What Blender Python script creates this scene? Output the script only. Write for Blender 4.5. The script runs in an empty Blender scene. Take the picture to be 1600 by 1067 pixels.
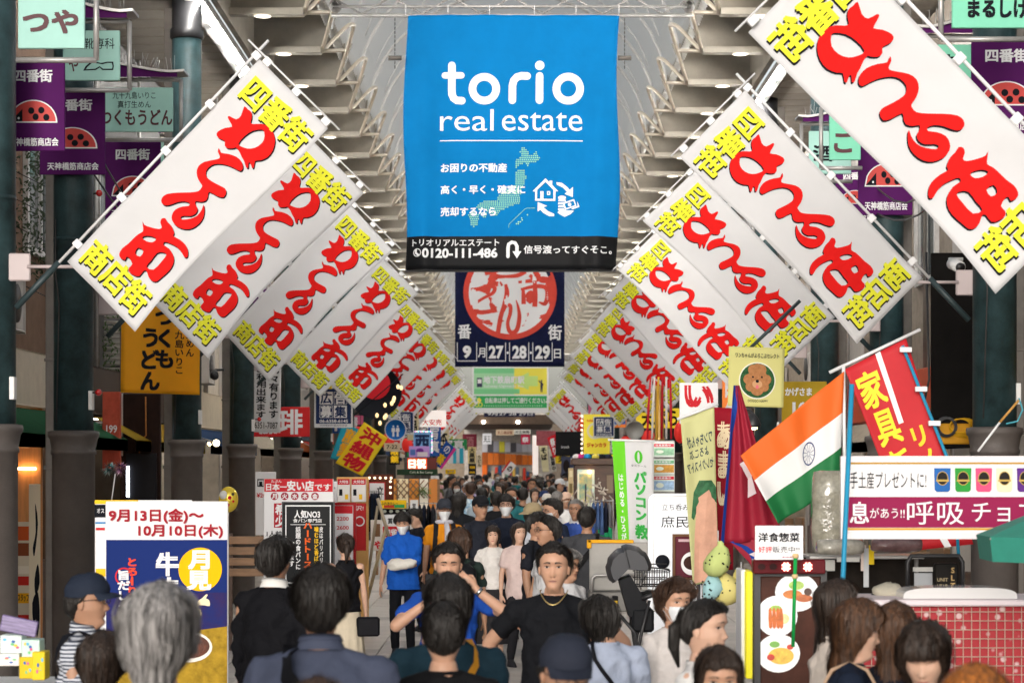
import bpy, bmesh, math, random
import numpy as np
from mathutils import Vector, Matrix, noise, geometry
random.seed(7)
SC = bpy.context.scene
COL = SC.collection
PI = math.pi
R = math.radians
# ---------------------------------------------------------------- camera, sky, sun, exposure
F, CX, HY, CH = 3500.0, 800.0, 727.0, 2.1      # focal (px of a 1600 px wide picture), vanishing point, eye height (m)
cam = bpy.data.cameras.new('camera'); camo = bpy.data.objects.new('camera', cam); COL.objects.link(camo)
camo.location = (0, 0, CH); camo.rotation_euler = (R(90), 0, 0)
cam.sensor_width = 36; cam.lens = 36*F/1600; cam.shift_y = (HY-533.5)/1600; cam.shift_x = 0
cam.clip_start = 0.3; cam.clip_end = 2000
cam.dof.use_dof = True; cam.dof.focus_distance = 20.5; cam.dof.aperture_fstop = 5.0
SC.camera = camo
w = bpy.data.worlds.new('World'); SC.world = w; w.use_nodes = True
nt = w.node_tree; nt.nodes.clear()
sky = nt.nodes.new('ShaderNodeTexSky'); sky.sky_type = 'NISHITA'; sky.sun_disc = False
SUN_EL, SUN_ROT = R(9), R(190)
sky.sun_elevation = SUN_EL; sky.sun_rotation = SUN_ROT; sky.air_density = 1.0; sky.dust_density = 3.0
hs = nt.nodes.new('ShaderNodeHueSaturation'); hs.inputs['Saturation'].default_value = 0.28
bg = nt.nodes.new('ShaderNodeBackground'); bg.inputs['Strength'].default_value = 0.15
wo = nt.nodes.new('ShaderNodeOutputWorld')
nt.links.new(sky.outputs[0], hs.inputs['Color']); nt.links.new(hs.outputs[0], bg.inputs[0]); nt.links.new(bg.outputs[0], wo.inputs[0])
sl = bpy.data.lights.new('sun', 'SUN'); so = bpy.data.objects.new('sun', sl); COL.objects.link(so)
sl.energy = 0.95; sl.angle = R(16); sl.color = (1, .96, .91)
so.rotation_euler = (R(90)-SUN_EL, 0, -SUN_ROT+PI); so.location = (0, 0, 30)
# direction check: the sun stands behind the camera, a little to its left
sd = Vector((math.sin(SUN_ROT)*math.cos(SUN_EL), math.cos(SUN_ROT)*math.cos(SUN_EL), math.sin(SUN_EL)))
so.rotation_euler = sd.to_track_quat('Z', 'Y').to_euler()
vs = SC.view_settings; vs.view_transform = 'Standard'; vs.look = 'None'; vs.exposure = 0.6; vs.gamma = 1; vs.use_curve_mapping = False
SC.cycles.max_bounces = 7; SC.cycles.diffuse_bounces = 4; SC.cycles.glossy_bounces = 3; SC.cycles.transmission_bounces = 6
SC.cycles.caustics_reflective = False; SC.cycles.caustics_refractive = False; SC.cycles.sample_clamp_indirect = 6

# ---------------------------------------------------------------- helpers
def at(px, py, Y):
    return Vector(((px-CX)*Y/F, Y, CH-(py-HY)*Y/F))
def tag(o, label=None, cat=None, group=None, kind=None):
    if label: o['label'] = label
    if cat: o['category'] = cat
    if group: o['group'] = group
    if kind: o['kind'] = kind
    return o
def empty(name, loc=(0, 0, 0), label=None, cat=None, group=None, rz=0, kind=None):
    o = bpy.data.objects.new(name, None); COL.objects.link(o); o.location = loc; o.rotation_euler = (0, 0, rz)
    o.empty_display_size = .1
    return tag(o, label, cat, group, kind)
def link(name, me, parent=None, mats=None, loc=None):
    o = bpy.data.objects.new(name, me); COL.objects.link(o)
    if parent is not None: o.parent = parent
    if loc is not None: o.location = loc
    return o
def copy_tree(o, parent=None):
    c = o.copy(); COL.objects.link(c); c.parent = parent
    for ch in o.children: copy_tree(ch, c)
    return c
_M = {}
def mat(name, col=(.5, .5, .5), rough=.6, metal=0., var=.0, vs_=6., bump=0., bs=40., emit=0., spec=.5, stretch=None, trans=0., alpha=1., coat=0., col2=None, sheen=0.):
    """procedural material: base colour with noise variation and bump"""
    if name in _M: return _M[name]
    m = bpy.data.materials.new(name); m.use_nodes = True; _M[name] = m
    t = m.node_tree; b = t.nodes['Principled BSDF']
    b.inputs['Base Color'].default_value = (*col, 1); b.inputs['Roughness'].default_value = rough; b.inputs['Metallic'].default_value = metal
    b.inputs['Specular IOR Level'].default_value = spec
    if coat: b.inputs['Coat Weight'].default_value = coat
    if sheen: b.inputs['Sheen Weight'].default_value = sheen
    if alpha < 1: b.inputs['Alpha'].default_value = alpha
    src = None
    if var or bump or col2:
        tc = t.nodes.new('ShaderNodeTexCoord'); mp = t.nodes.new('ShaderNodeMapping')
        if stretch: mp.inputs['Scale'].default_value = stretch
        t.links.new(tc.outputs['Object'], mp.inputs['Vector'])
    if var or col2:
        n = t.nodes.new('ShaderNodeTexNoise'); n.inputs['Scale'].default_value = vs_; n.inputs['Detail'].default_value = 5; n.inputs['Roughness'].default_value = .65
        t.links.new(mp.outputs[0], n.inputs['Vector'])
        cr = t.nodes.new('ShaderNodeValToRGB'); cr.color_ramp.elements[0].position = .32; cr.color_ramp.elements[1].position = .68
        c2 = col2 or tuple(max(0, c*(1-var)) for c in col); c1 = col if col2 else tuple(min(1, c*(1+var*.6)) for c in col)
        cr.color_ramp.elements[0].color = (*c2, 1); cr.color_ramp.elements[1].color = (*c1, 1)
        t.links.new(n.outputs['Fac'], cr.inputs[0]); t.links.new(cr.outputs[0], b.inputs['Base Color']); src = cr.outputs[0]
    if bump:
        n2 = t.nodes.new('ShaderNodeTexNoise'); n2.inputs['Scale'].default_value = bs; n2.inputs['Detail'].default_value = 3
        t.links.new(mp.outputs[0], n2.inputs['Vector'])
        bp = t.nodes.new('ShaderNodeBump'); bp.inputs['Strength'].default_value = bump; bp.inputs['Distance'].default_value = .02
        t.links.new(n2.outputs['Fac'], bp.inputs['Height']); t.links.new(bp.outputs[0], b.inputs['Normal'])
    if emit:
        b.inputs['Emission Strength'].default_value = emit
        if src: t.links.new(src, b.inputs['Emission Color'])
        else: b.inputs['Emission Color'].default_value = (*col, 1)
    if trans:
        tr = t.nodes.new('ShaderNodeBsdfTranslucent'); tr.inputs[0].default_value = (*col, 1)
        mx = t.nodes.new('ShaderNodeMixShader'); mx.inputs[0].default_value = trans
        t.links.new(b.outputs[0], mx.inputs[1]); t.links.new(tr.outputs[0], mx.inputs[2])
        t.links.new(mx.outputs[0], t.nodes['Material Output'].inputs[0])
    return m
def hexc(h):
    v = [int(h[i:i+2], 16)/255 for i in (0, 2, 4)]
    return tuple(c/12.92 if c <= .04045 else ((c+.055)/1.055)**2.4 for c in v)
def cm(h, rough=.6, **k):
    k.setdefault('spec', .12)
    """material from a screen colour name"""
    return mat('c_%s_%s_%s' % (h, rough, '_'.join('%s%s' % (a, b) for a, b in sorted(k.items()))), hexc(h), rough, **k)

class MB:
    """collects shapes into one mesh"""
    def __init__(s): s.v = []; s.f = []; s.mi = []; s.cur = 0; s.smooth = []
    def add(s, vs, fs, sm=False):
        o = len(s.v); s.v += [tuple(p) for p in vs]; s.f += [tuple(i+o for i in f) for f in fs]
        s.mi += [s.cur]*len(fs); s.smooth += [sm]*len(fs); return s
    def box(s, x0, y0, z0, x1, y1, z1):
        x0, x1 = min(x0, x1), max(x0, x1); y0, y1 = min(y0, y1), max(y0, y1); z0, z1 = min(z0, z1), max(z0, z1)
        return s.add([(x0, y0, z0), (x1, y0, z0), (x1, y1, z0), (x0, y1, z0), (x0, y0, z1), (x1, y0, z1), (x1, y1, z1), (x0, y1, z1)],
              [(0, 3, 2, 1), (4, 5, 6, 7), (0, 1, 5, 4), (1, 2, 6, 5), (2, 3, 7, 6), (3, 0, 4, 7)])
    def bbox(s, x0, y0, z0, x1, y1, z1, b=.01):
        """box with chamfered edges"""
        bm = bmesh.new(); bmesh.ops.create_cube(bm, size=1)
        for v in bm.verts: v.co = Vector(((x0+x1)/2+v.co.x*(x1-x0), (y0+y1)/2+v.co.y*(y1-y0), (z0+z1)/2+v.co.z*(z1-z0)))
        bmesh.ops.bevel(bm, geom=bm.edges[:], offset=b, segments=1, affect='EDGES')
        bm.verts.ensure_lookup_table()
        for i, v in enumerate(bm.verts): v.index = i
        s.add([v.co[:] for v in bm.verts], [tuple(v.index for v in f.verts) for f in bm.faces]); bm.free(); return s
    def tube(s, pts, r, n=8, caps=True, sm=True):
        pts = [Vector(p) for p in pts]; rs = r if isinstance(r, (list, tuple)) else [r]*len(pts)
        rings = []; up = None
        for i, p in enumerate(pts):
            if i == 0: d = pts[1]-p
            elif i == len(pts)-1: d = p-pts[i-1]
            else: d = (pts[i+1]-p).normalized()+(p-pts[i-1]).normalized()
            d = d.normalized() if d.length > 1e-9 else Vector((0, 0, 1))
            if up is None: up = Vector((0, 0, 1)) if abs(d.z) < .9 else Vector((1, 0, 0))
            a = up.cross(d)
            if a.length < 1e-6: a = Vector((1, 0, 0)).cross(d)
            a.normalize(); b = d.cross(a); up = b
            rings.append([p+a*math.cos(2*PI*k/n)*rs[i]+b*math.sin(2*PI*k/n)*rs[i] for k in range(n)])
        vs = [q for rg in rings for q in rg]; fs = []
        for i in range(len(pts)-1):
            for k in range(n):
                fs.append((i*n+k, i*n+(k+1) % n, (i+1)*n+(k+1) % n, (i+1)*n+k))
        if caps: fs += [tuple(range(n-1, -1, -1)), tuple((len(pts)-1)*n+k for k in range(n))]
        return s.add(vs, fs, sm)
    def lathe(s, prof, n=24, c=(0, 0, 0), sm=True, axis='z'):
        vs = []
        for (r, z) in prof:
            for k in range(n):
                a = 2*PI*k/n
                if axis == 'z': vs.append((c[0]+r*math.cos(a), c[1]+r*math.sin(a), c[2]+z))
                else: vs.append((c[0]+r*math.cos(a), c[1]+z, c[2]+r*math.sin(a)))
        fs = []
        for i in range(len(prof)-1):
            for k in range(n):
                q = (i*n+k, i*n+(k+1) % n, (i+1)*n+(k+1) % n, (i+1)*n+k)
                fs.append(q if axis == 'z' else q[::-1])
        fs += [tuple(range(n-1, -1, -1)), tuple((len(prof)-1)*n+k for k in range(n))]
        return s.add(vs, fs, sm)
    def ell(s, c, r, n=12, m=8, sm=True):
        vs = [(c[0], c[1], c[2]-r[2])]
        for i in range(1, m):
            p = -PI/2+PI*i/m
            for k in range(n): vs.append((c[0]+r[0]*math.cos(p)*math.cos(2*PI*k/n), c[1]+r[1]*math.cos(p)*math.sin(2*PI*k/n), c[2]+r[2]*math.sin(p)))
        vs.append((c[0], c[1], c[2]+r[2])); L = len(vs)-1; fs = []
        for k in range(n):
            fs.append((0, 1+(k+1) % n, 1+k)); fs.append((L, L-n+k, L-n+(k+1) % n))
        for i in range(m-2):
            for k in range(n): fs.append((1+i*n+k, 1+i*n+(k+1) % n, 1+(i+1)*n+(k+1) % n, 1+(i+1)*n+k))
        return s.add(vs, fs, sm)
    def mesh(s, name, mats):
        me = bpy.data.meshes.new(name); me.from_pydata(s.v, [], s.f)
        for m in (mats if isinstance(mats, (list, tuple)) else [mats]): me.materials.append(m)
        me.polygons.foreach_set('material_index', s.mi); me.polygons.foreach_set('use_smooth', s.smooth); me.update()
        return me
    def build(s, name, mats, parent=None, loc=None):
        return link(name, s.mesh(name, mats), parent, loc=loc)

# ---------------------------------------------------------------- text and prints on flat or waving sheets
_T = {}
def text2d(st, bold=0.):
    """glyph outlines of a string as triangles: verts (x,y), faces, bounding box"""
    k = (st, bold)
    if k in _T: return _T[k]
    cu = bpy.data.curves.new('lettering', 'FONT'); cu.body = st; cu.size = 1; cu.offset = bold; cu.resolution_u = 3; cu.fill_mode = 'FRONT'
    ob = bpy.data.objects.new('lettering', cu)
    me = bpy.data.meshes.new_from_object(ob)
    n = len(me.vertices); co = np.zeros(n*3); me.vertices.foreach_get('co', co); co = co.reshape(-1, 3)
    fs = [tuple(p.vertices) for p in me.polygons]
    bpy.data.objects.remove(ob); bpy.data.curves.remove(cu); bpy.data.meshes.remove(me)
    r = (co[:, :2].copy(), fs)
    _T[k] = r; return r

class Sheet:
    """a flat or waving rectangle: A top-left, B top-right, C bottom-left in the world"""
    def __init__(s, A, B, C, wave=0., seed=0, freq=2.2, sag=0., folds=None, D=None):
        s.X = (Vector(D)-Vector(B)-Vector(C)+Vector(A)) if D is not None else None
        s.A, s.U, s.V = Vector(A), Vector(B)-Vector(A), Vector(C)-Vector(A)
        s.N = s.V.cross(s.U).normalized()
        if s.N.y > 0: s.N = -s.N
        s.wave, s.seed, s.freq, s.sag, s.folds = wave, seed, freq, sag, folds
        s.w, s.h = s.U.length, s.V.length
    def p(s, u, v, off=0.):
        d = off
        if s.wave:
            a, b = u*s.w, v*s.h
            d += s.wave*(noise.noise(Vector((a*s.freq, b*s.freq*.6, s.seed*7.3)))*1.5+.5*noise.noise(Vector((a*s.freq*2.4, b*s.freq*1.1, s.seed*3.1+9))))
        if s.folds: d += s.folds[0]*math.sin(u*s.folds[1]*2*PI+v*1.3+s.seed)*(.35+.65*v)
        q = s.A+s.U*u+s.V*v+s.N*d
        if s.X is not None: q = q+s.X*(u*v)
        if s.sag: q = q+s.V.normalized()*0-Vector((0, 0, 1))*s.sag*math.sin(PI*u)*(1-v)
        return q
def conform(name, sh, verts, faces, m, root, off, maxlen=.12, lay=None):
    """print a 2-D mesh given in u,v on the sheet, a few mm proud of it"""
    if sh.wave or sh.folds:
        bm = bmesh.new(); vv = [bm.verts.new((x*sh.w, y*sh.h, (lay[i]*.0004 if lay else 0))) for i, (x, y) in enumerate(verts)]
        for f in faces:
            try: bm.faces.new([vv[i] for i in f])
            except ValueError: pass
        bmesh.ops.triangulate(bm, faces=[f for f in bm.faces if len(f.verts) > 3])
        for _ in range(3):
            ed = [e for e in bm.edges if e.calc_length() > maxlen]
            if not ed: break
            bmesh.ops.subdivide_edges(bm, edges=ed, cuts=1)
            bmesh.ops.triangulate(bm, faces=[f for f in bm.faces if len(f.verts) > 3])
        bm.verts.ensure_lookup_table()
        for i, v in enumerate(bm.verts): v.index = i
        verts = [(v.co.x/sh.w, v.co.y/sh.h) for v in bm.verts]; lz = [v.co.z for v in bm.verts]; faces = [tuple(v.index for v in f.verts) for f in bm.faces]; bm.free()
    else: lz = [q*.0004 for q in lay] if lay else [0]*len(verts)
    o = Vector(root.location) if root is not None else Vector()
    me = bpy.data.meshes.new(name)
    me.from_pydata([sh.p(x, y, off+z)-o for (x, y), z in zip(verts, lz)], [], faces); me.materials.append(m); me.update()
    return link(name, me, root)
def isb(st): return bool(st) and all(ord(c) < 0x2000 for c in st)
def heavy(V, Fc, b, sh, box, n):
    """thicken thin strokes: copies a hair apart (fraction of an em)"""
    if b < .012: return [(V, Fc)]
    out = []
    for dx, dy in ((-1, -1), (1, -1), (-1, 1), (1, 1)):
        out.append(([(x+dx*b*n[0]*.75, y+dy*b*n[1]*.75) for x, y in V], Fc))
    return out
def put_text(sh, st, box, m, root, off=.004, bold=.02, vert=False, mirror=False, skew=0., shadow=None, name='lettering', rot=0):
    """fit a string into the box (u0,v0,u1,v1) of a sheet"""
    u0, v0, u1, v1 = box; V = []; Fc = []; hb = 0 if isb(st) else bold; bold = bold if isb(st) else 0
    em = ((u1-u0), (v1-v0)/max(1, len(st))) if vert else ((u1-u0)/max(1, len(st)), (v1-v0))
    if vert:
        n = len(st); ch = (v1-v0)/n
        for i, c in enumerate(st):
            if c == ' ': continue
            if c == 'ー': co, fs = text2d('|', bold); k = (0, 0)
            else: co, fs = text2d(c, bold)
            if not len(co): continue
            mn = co.min(0); mx = co.max(0); cx, cy = (mn+mx)/2
            if c == 'ー': q = (co-(cx, cy))/(mx-mn+1e-9)*(.12, .8)
            else: q = (co-(cx, cy))
            o = len(V)
            for x, y in q: V.append((u0+(u1-u0)*(.5+x*1.02), v0+ch*(i+.5)-y*ch*.98))
            Fc += [tuple(j+o for j in f) for f in fs]
    else:
        co, fs = text2d(st, bold)
        if not len(co): return
        mn = co.min(0); mx = co.max(0); q = (co-mn)/(mx-mn+1e-9)
        for x, y in q: V.append((u0+(u1-u0)*x, v1-(v1-v0)*y))
        Fc = list(fs)
    P_ = heavy(V, Fc, hb, sh, box, em); V = []; Fc = []; lay = []
    for i, (a, b) in enumerate(P_):
        o = len(V); V += a; Fc += [tuple(j+o for j in f) for f in b]; lay += [i]*len(a)
    if skew: V = [(x+skew*(y-(v0+v1)/2), y) for x, y in V]
    if mirror: V = [(1-x, y) for x, y in V]
    if shadow:
        sx, sy, sm = shadow
        conform('lettering_shadow', sh, [(x+(sx if not mirror else -sx)/sh.w, y+sy/sh.h) for x, y in V], Fc, sm, root, off*.5, lay=lay)
    return conform(name, sh, V, Fc, m, root, off, lay=lay)
def smooth_loop(pts, k=3):
    n = len(pts); out = []
    for i in range(n):
        p0, p1, p2, p3 = [np.array(pts[(i+j-1) % n], float) for j in range(4)]
        for t in np.arange(k)/k:
            out.append(tuple(.5*((2*p1)+(-p0+p2)*t+(2*p0-5*p1+4*p2-p3)*t*t+(-p0+3*p1-3*p2+p3)*t**3)))
    return out
def put_poly(sh, loops, m, root, off=.004, name='print', smooth=0):
    """print an outline (first loop) with holes (the others), points in u,v"""
    L = [smooth_loop(l, smooth) if smooth else l for l in loops]
    tris = geometry.tessellate_polygon([[Vector((x, y, 0)) for x, y in l] for l in L])
    V = [p for l in L for p in l]
    return conform(name, sh, V, tris, m, root, off)
def disc(cu, cv, ru, rv, n=28, a0=0, a1=2*PI):
    return [(cu+ru*math.cos(a0+(a1-a0)*k/n), cv+rv*math.sin(a0+(a1-a0)*k/n)) for k in range(n+(0 if abs(a1-a0-2*PI) < .01 else 1))]
def rect(u0, v0, u1, v1): return [(u0, v0), (u1, v0), (u1, v1), (u0, v1)]
def cloth(sh, m, root, nu=10, nv=16, name='cloth', thick=.002, regions=None):
    """the sheet itself with thickness; regions = [(v_limit, material), ...] colour bands down the sheet"""
    o = Vector(root.location); vs = []; fs = []; mi = []
    for side in (0, 1):
        for j in range(nv+1):
            for i in range(nu+1): vs.append(sh.p(i/nu, j/nv, -thick*side)-o)
    K = (nu+1)*(nv+1)
    mats_ = [m] if not regions else [r[1] for r in regions]
    def band(v):
        if not regions: return 0
        for k, r in enumerate(regions):
            if v <= r[0]: return k
        return len(regions)-1
    for j in range(nv):
        for i in range(nu):
            a = j*(nu+1)+i
            fs.append((a, a+nu+1, a+nu+2, a+1)); fs.append((K+a, K+a+1, K+a+nu+2, K+a+nu+1)); mi += [band((j+.5)/nv)]*2
    for i in range(nu):
        fs.append((i, i+1, K+i+1, K+i)); b = nv*(nu+1)+i; fs.append((b+1, b, K+b, K+b+1)); mi += [0, len(mats_)-1]
    for j in range(nv):
        a = j*(nu+1); fs.append((a+nu+1, a, K+a, K+a+nu+1)); b = a+nu; fs.append((b, b+nu+1, K+b+nu+1, K+b)); mi += [band((j+.5)/nv)]*2
    me = bpy.data.meshes.new(name); me.from_pydata(vs, [], fs)
    for q in mats_: me.materials.append(q)
    me.polygons.foreach_set('material_index', mi); me.polygons.foreach_set('use_smooth', [True]*len(fs)); me.update()
    return link(name, me, root)
def pxsheet(x0, y0, x1, y1, Y, **k):
    return Sheet(at(x0, y0, Y), at(x1, y0, Y), at(x0, y1, Y), **k)
def qbanner(name, cat, label, q, Y, m, texts=(), polys=(), wave=.015, freq=2., folds=None, regions=None, seed=1, dz=(0, 0, 0, 0), nu=14, nv=20, group=None, rod=None):
    """hanging cloth with four picture corners (top-left, top-right, bottom-left, bottom-right) at depth Y (+dz)"""
    c = [at(p[0], p[1], Y+d) for p, d in zip(q, dz)]
    root = empty(name, c[0], label, cat, group); sh = Sheet(c[0], c[1], c[2], wave=wave, seed=seed, freq=freq, folds=folds, D=c[3])
    cloth(sh, m, root, nu, nv, 'cloth', .002, regions)
    for i, (loops, pm, nm) in enumerate(polys): put_poly(sh, loops, pm, root, .006+.002*i, nm)
    for i, t in enumerate(texts): put_text(sh, t[0], t[1], t[2], root, .007+.002*len(polys), t[4] if len(t) > 4 else .03, vert=(len(t) > 3 and 'v' in t[3]), mirror=(len(t) > 3 and 'm' in t[3]))
    if rod:
        o = c[0]; MB().tube([at(*rod[0], Y)-o, at(*rod[1], Y)-o], rod[2] if len(rod) > 2 else .012, 8).build('rod', K_pole, root)
    return root, sh
def sign(name, cat, label, x0, y0, x1, y1, Y, base, texts=(), frame=None, fw=.02, thick=.05, group=None, rects=(), post=False, bev=.006, hang=None):
    """upright board facing the street; every coordinate inside is a picture coordinate at its depth"""
    a, b = at(x0, y1, Y), at(x1, y0, Y)
    root = empty(name, ((a.x+b.x)/2, Y, 0 if post else a.z), label, cat, group); o = root.location
    w_, h_ = b.x-a.x, b.z-a.z
    MB().bbox(-w_/2, 0, a.z-o.z, w_/2, thick, b.z-o.z, min(bev, thick/3, w_/6)).build('panel', base, root)
    sh = Sheet(at(x0, y0, Y), at(x1, y0, Y), at(x0, y1, Y))
    U = lambda x: (x-x0)/(x1-x0); V_ = lambda y: (y-y0)/(y1-y0)
    for i, r in enumerate(rects):
        rx0, ry0, rx1, ry1, m = r[:5]; nm = r[5] if len(r) > 5 else 'print'
        if len(r) > 6 and r[6] == 'disc': L = disc(U((rx0+rx1)/2), V_((ry0+ry1)/2), (U(rx1)-U(rx0))/2, (V_(ry1)-V_(ry0))/2)
        else: L = rect(U(rx0), V_(ry0), U(rx1), V_(ry1))
        put_poly(sh, [L], m, root, .002+.0012*i, nm)
    for i, t in enumerate(texts):
        st, tx0, ty0, tx1, ty1, m = t[:6]; vert = 'v' in (t[6] if len(t) > 6 else ''); bold = t[7] if len(t) > 7 else .02
        put_text(sh, st, (U(tx0), V_(ty0), U(tx1), V_(ty1)), m, root, .004+.0012*len(rects)+.0004*i, bold, vert)
    if frame:
        z0, z1 = a.z-o.z, b.z-o.z
        f = MB(); e = .012
        f.box(-w_/2-fw, -e, z1, w_/2+fw, thick+e, z1+fw); f.box(-w_/2-fw, -e, z0-fw, w_/2+fw, thick+e, z0)
        f.box(-w_/2-fw, -e, z0, -w_/2, thick+e, z1); f.box(w_/2, -e, z0, w_/2+fw, thick+e, z1)
        f.build('frame', frame, root)
    if post:
        f = MB()
        for sx in (-1, 1): f.tube([(sx*w_*.42, thick+.03, 0), (sx*w_*.42, thick+.03, a.z-o.z+.1)], .015)
        f.build('leg', cm('55565a', .4), root)
    if hang:
        f = MB()
        for sx in (-.4, .4): f.tube([(sx*w_, thick/2, b.z-o.z), (sx*w_, thick/2, b.z-o.z+hang)], .006, 6)
        f.build('hanger', cm('777777', .4, metal=.6), root)
    return root, sh, U, V_
# ---------------------------------------------------------------- materials of the place
M_teal = mat('painted_teal_steel', (.028, .060, .066), .5, spec=.35, var=.6, vs_=3.2, bump=.12, bs=50)
M_brown = mat('cast_brown_grey', (.105, .09, .083), .6, var=.22, vs_=3, bump=.12, bs=70)
M_post = mat('post_grey_brown', (.15, .135, .12), .6, var=.3, vs_=2, bump=.1, bs=50)
M_cream = mat('cream_enamel_panel', (.47, .43, .36), .45, var=.22, vs_=1.5, bump=.05, bs=8)
M_chrome = mat('brass_chrome_tube', (.78, .70, .58), .3, metal=.45, var=.12)
M_steel = mat('grey_steel', (.42, .41, .40), .4, metal=.4, var=.2, bump=.05)
M_white = mat('white_plastic', (.78, .78, .77), .45, var=.04)
M_vault = mat('translucent_corrugated_sheet', (.95, .94, .91), .4, var=.08, vs_=3, trans=.88)
M_soffit = mat('soffit_board', (.30, .27, .23), .6, var=.2, vs_=2, bump=.06)
M_tube = mat('lit_fluorescent', (1, .97, .92), .5, emit=115)
M_wood = mat('warm_wood', (.30, .16, .075), .5, var=.3, vs_=3, stretch=(1, 1, 6), bump=.08)
M_dwood = mat('dark_wood', (.09, .045, .028), .5, var=.35, vs_=3, stretch=(1, 1, 6), bump=.08)
M_black = mat('black_paint', (.02, .02, .022), .45, var=.2)
M_dark = mat('dark_cladding', (.045, .043, .042), .6, var=.35, vs_=2.5, bump=.1)
M_warm = mat('warm_bulb', (1, .62, .28), .5, emit=14)
M_lamp = mat('lit_lamp_white', (1, .93, .82), .5, emit=22)
M_glass = mat('window_glass', (.10, .12, .13), .08, spec=.8)
M_conc = mat('pale_render', (.46, .43, .40), .7, var=.18, vs_=2, bump=.1)

# ---------------------------------------------------------------- ground
def ground():
    m = mat('paving', (.36, .33, .30), .5, var=.14, vs_=1.4, bump=.04)
    t = m.node_tree; b = t.nodes['Principled BSDF']
    br = t.nodes.new('ShaderNodeTexBrick'); br.offset = 0; br.inputs['Scale'].default_value = 1
    br.inputs['Brick Width'].default_value = .6; br.inputs['Row Height'].default_value = .6; br.inputs['Mortar Size'].default_value = .008
    br.inputs['Color1'].default_value = (.40, .37, .34, 1); br.inputs['Color2'].default_value = (.30, .28, .26, 1); br.inputs['Mortar'].default_value = (.12, .11, .10, 1)
    tc = t.nodes.new('ShaderNodeTexCoord'); t.links.new(tc.outputs['Object'], br.inputs['Vector'])
    t.links.new(br.outputs[0], b.inputs['Base Color'])
    g = MB().box(-60, -30, -.3, 60, 500, -.02).build('ground', m); tag(g, kind='structure')
    s = MB().box(-5.4, -10, -.018, 5.4, 260, -.004).build('street_paving', m); tag(s, kind='structure')
    tm = [mat('tile_pale', (.44, .41, .38), .42, var=.12, vs_=3, bump=.05), mat('tile_grey', (.30, .28, .27), .45, var=.12, vs_=3, bump=.05)]
    me = [MB().bbox(-.296, -.296, -.012, .296, .296, .012, .004).mesh('tile', q) for q in tm]
    for i in range(7):
        for j in range(36):
            k = 1 if (i == 2 and j % 2 == 0) or random.random() < .12 else 0
            link('tile', me[k], s, loc=(-2.4+i*.6, 20.4+j*.6, random.uniform(-.001, .001)))
ground()

# ---------------------------------------------------------------- columns
LX, RX = -4.13, 4.13
LY = [17.8, 21.1, 28.45, 34.25, 41.8, 49.2, 56, 63, 70, 90, 97, 104, 111, 118]
RY = [13.4, 19.17, 24.7, 29.6, 36.4, 43, 50, 57, 64, 70.5, 90, 97, 104, 111, 118]
def column_proto():
    r = empty('arcade_column')
    tag(r, 'x', 'column', 'round teal columns carrying the arcade roof')
    MB().lathe([(.185, 2.43), (.185, 7.55)], 28).build('shaft', M_teal, r)
    MB().lathe([(.19, 0), (.2, .02), (.2, 2.2), (.212, 2.205), (.212, 2.235), (.203, 2.245), (.214, 2.30), (.222, 2.35), (.238, 2.365), (.242, 2.39), (.238, 2.42), (.2, 2.428)], 28).build('base', M_brown, r)
    MB().lathe([(.19, 7.5), (.215, 7.52), (.215, 7.62), (.19, 7.64), (.19, 8.1)], 28).build('collar', M_black, r)
    MB().lathe([(.188, 4.2), (.188, 4.24)], 28).build('band', M_teal, r)
    MB().bbox(.16, -.12, 2.62, .20, -.02, 2.80, .004).build('white_plate', M_white, r)
    MB().tube([(.12, .17, 0), (.12, .17, 7.6)], .014, 6).build('cable_pipe', M_steel, r)
    MB().tube([(-.14, -.15, 4.4), (-.14, -.15, 3.9), (-.10, -.18, 3.6), (-.13, -.16, 2.5)], .007, 5).build('cable', M_dark, r)
    return r
cp = column_proto()
ordn = ['first', 'second', 'third', 'fourth', 'fifth', 'sixth', 'seventh', 'eighth', 'ninth', 'tenth', 'eleventh', 'twelfth', 'thirteenth', 'fourteenth', 'fifteenth']
used = False
for side, ys in (('left', LY), ('right', RY)):
    for i, y in enumerate(ys):
        o = cp if not used else copy_tree(cp); used = True
        o.location = (LX if side == 'left' else RX, y, 0)
        n = i if side == 'right' else i+1
        o['label'] = ('round teal column with brown base, %s from the camera on the %s side' % (ordn[n-1 if side == 'left' else i], side))
        # square post standing beside the column
        px = .30+.0*i
        sx = -1 if side == 'left' else 1
for side, ys in ((-1, LY[:9]), (1, RY[1:9])):
    for i, y in enumerate(ys):
        p = empty('roof_post', (side*4.42, y+.55, 0), 'square grey-brown post behind the %s %s column' % (ordn[i], 'left' if side < 0 else 'right'), 'post', 'square posts behind the columns')
        MB().bbox(-.075, -.075, 0, .075, .075, 8.0, .008).build('shaft', M_post, p)
        MB().tube([(side*-.1, -.06, 0), (side*-.1, -.06, 8)], .012, 6).build('cable_pipe', M_white if i % 2 else M_steel, p)
        MB().bbox(-.09, -.09, 2.06, .09, .09, 2.1, .004).bbox(-.085, -.085, 3.1, .085, .085, 3.13, .004).build('band', M_post, p)

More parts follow.
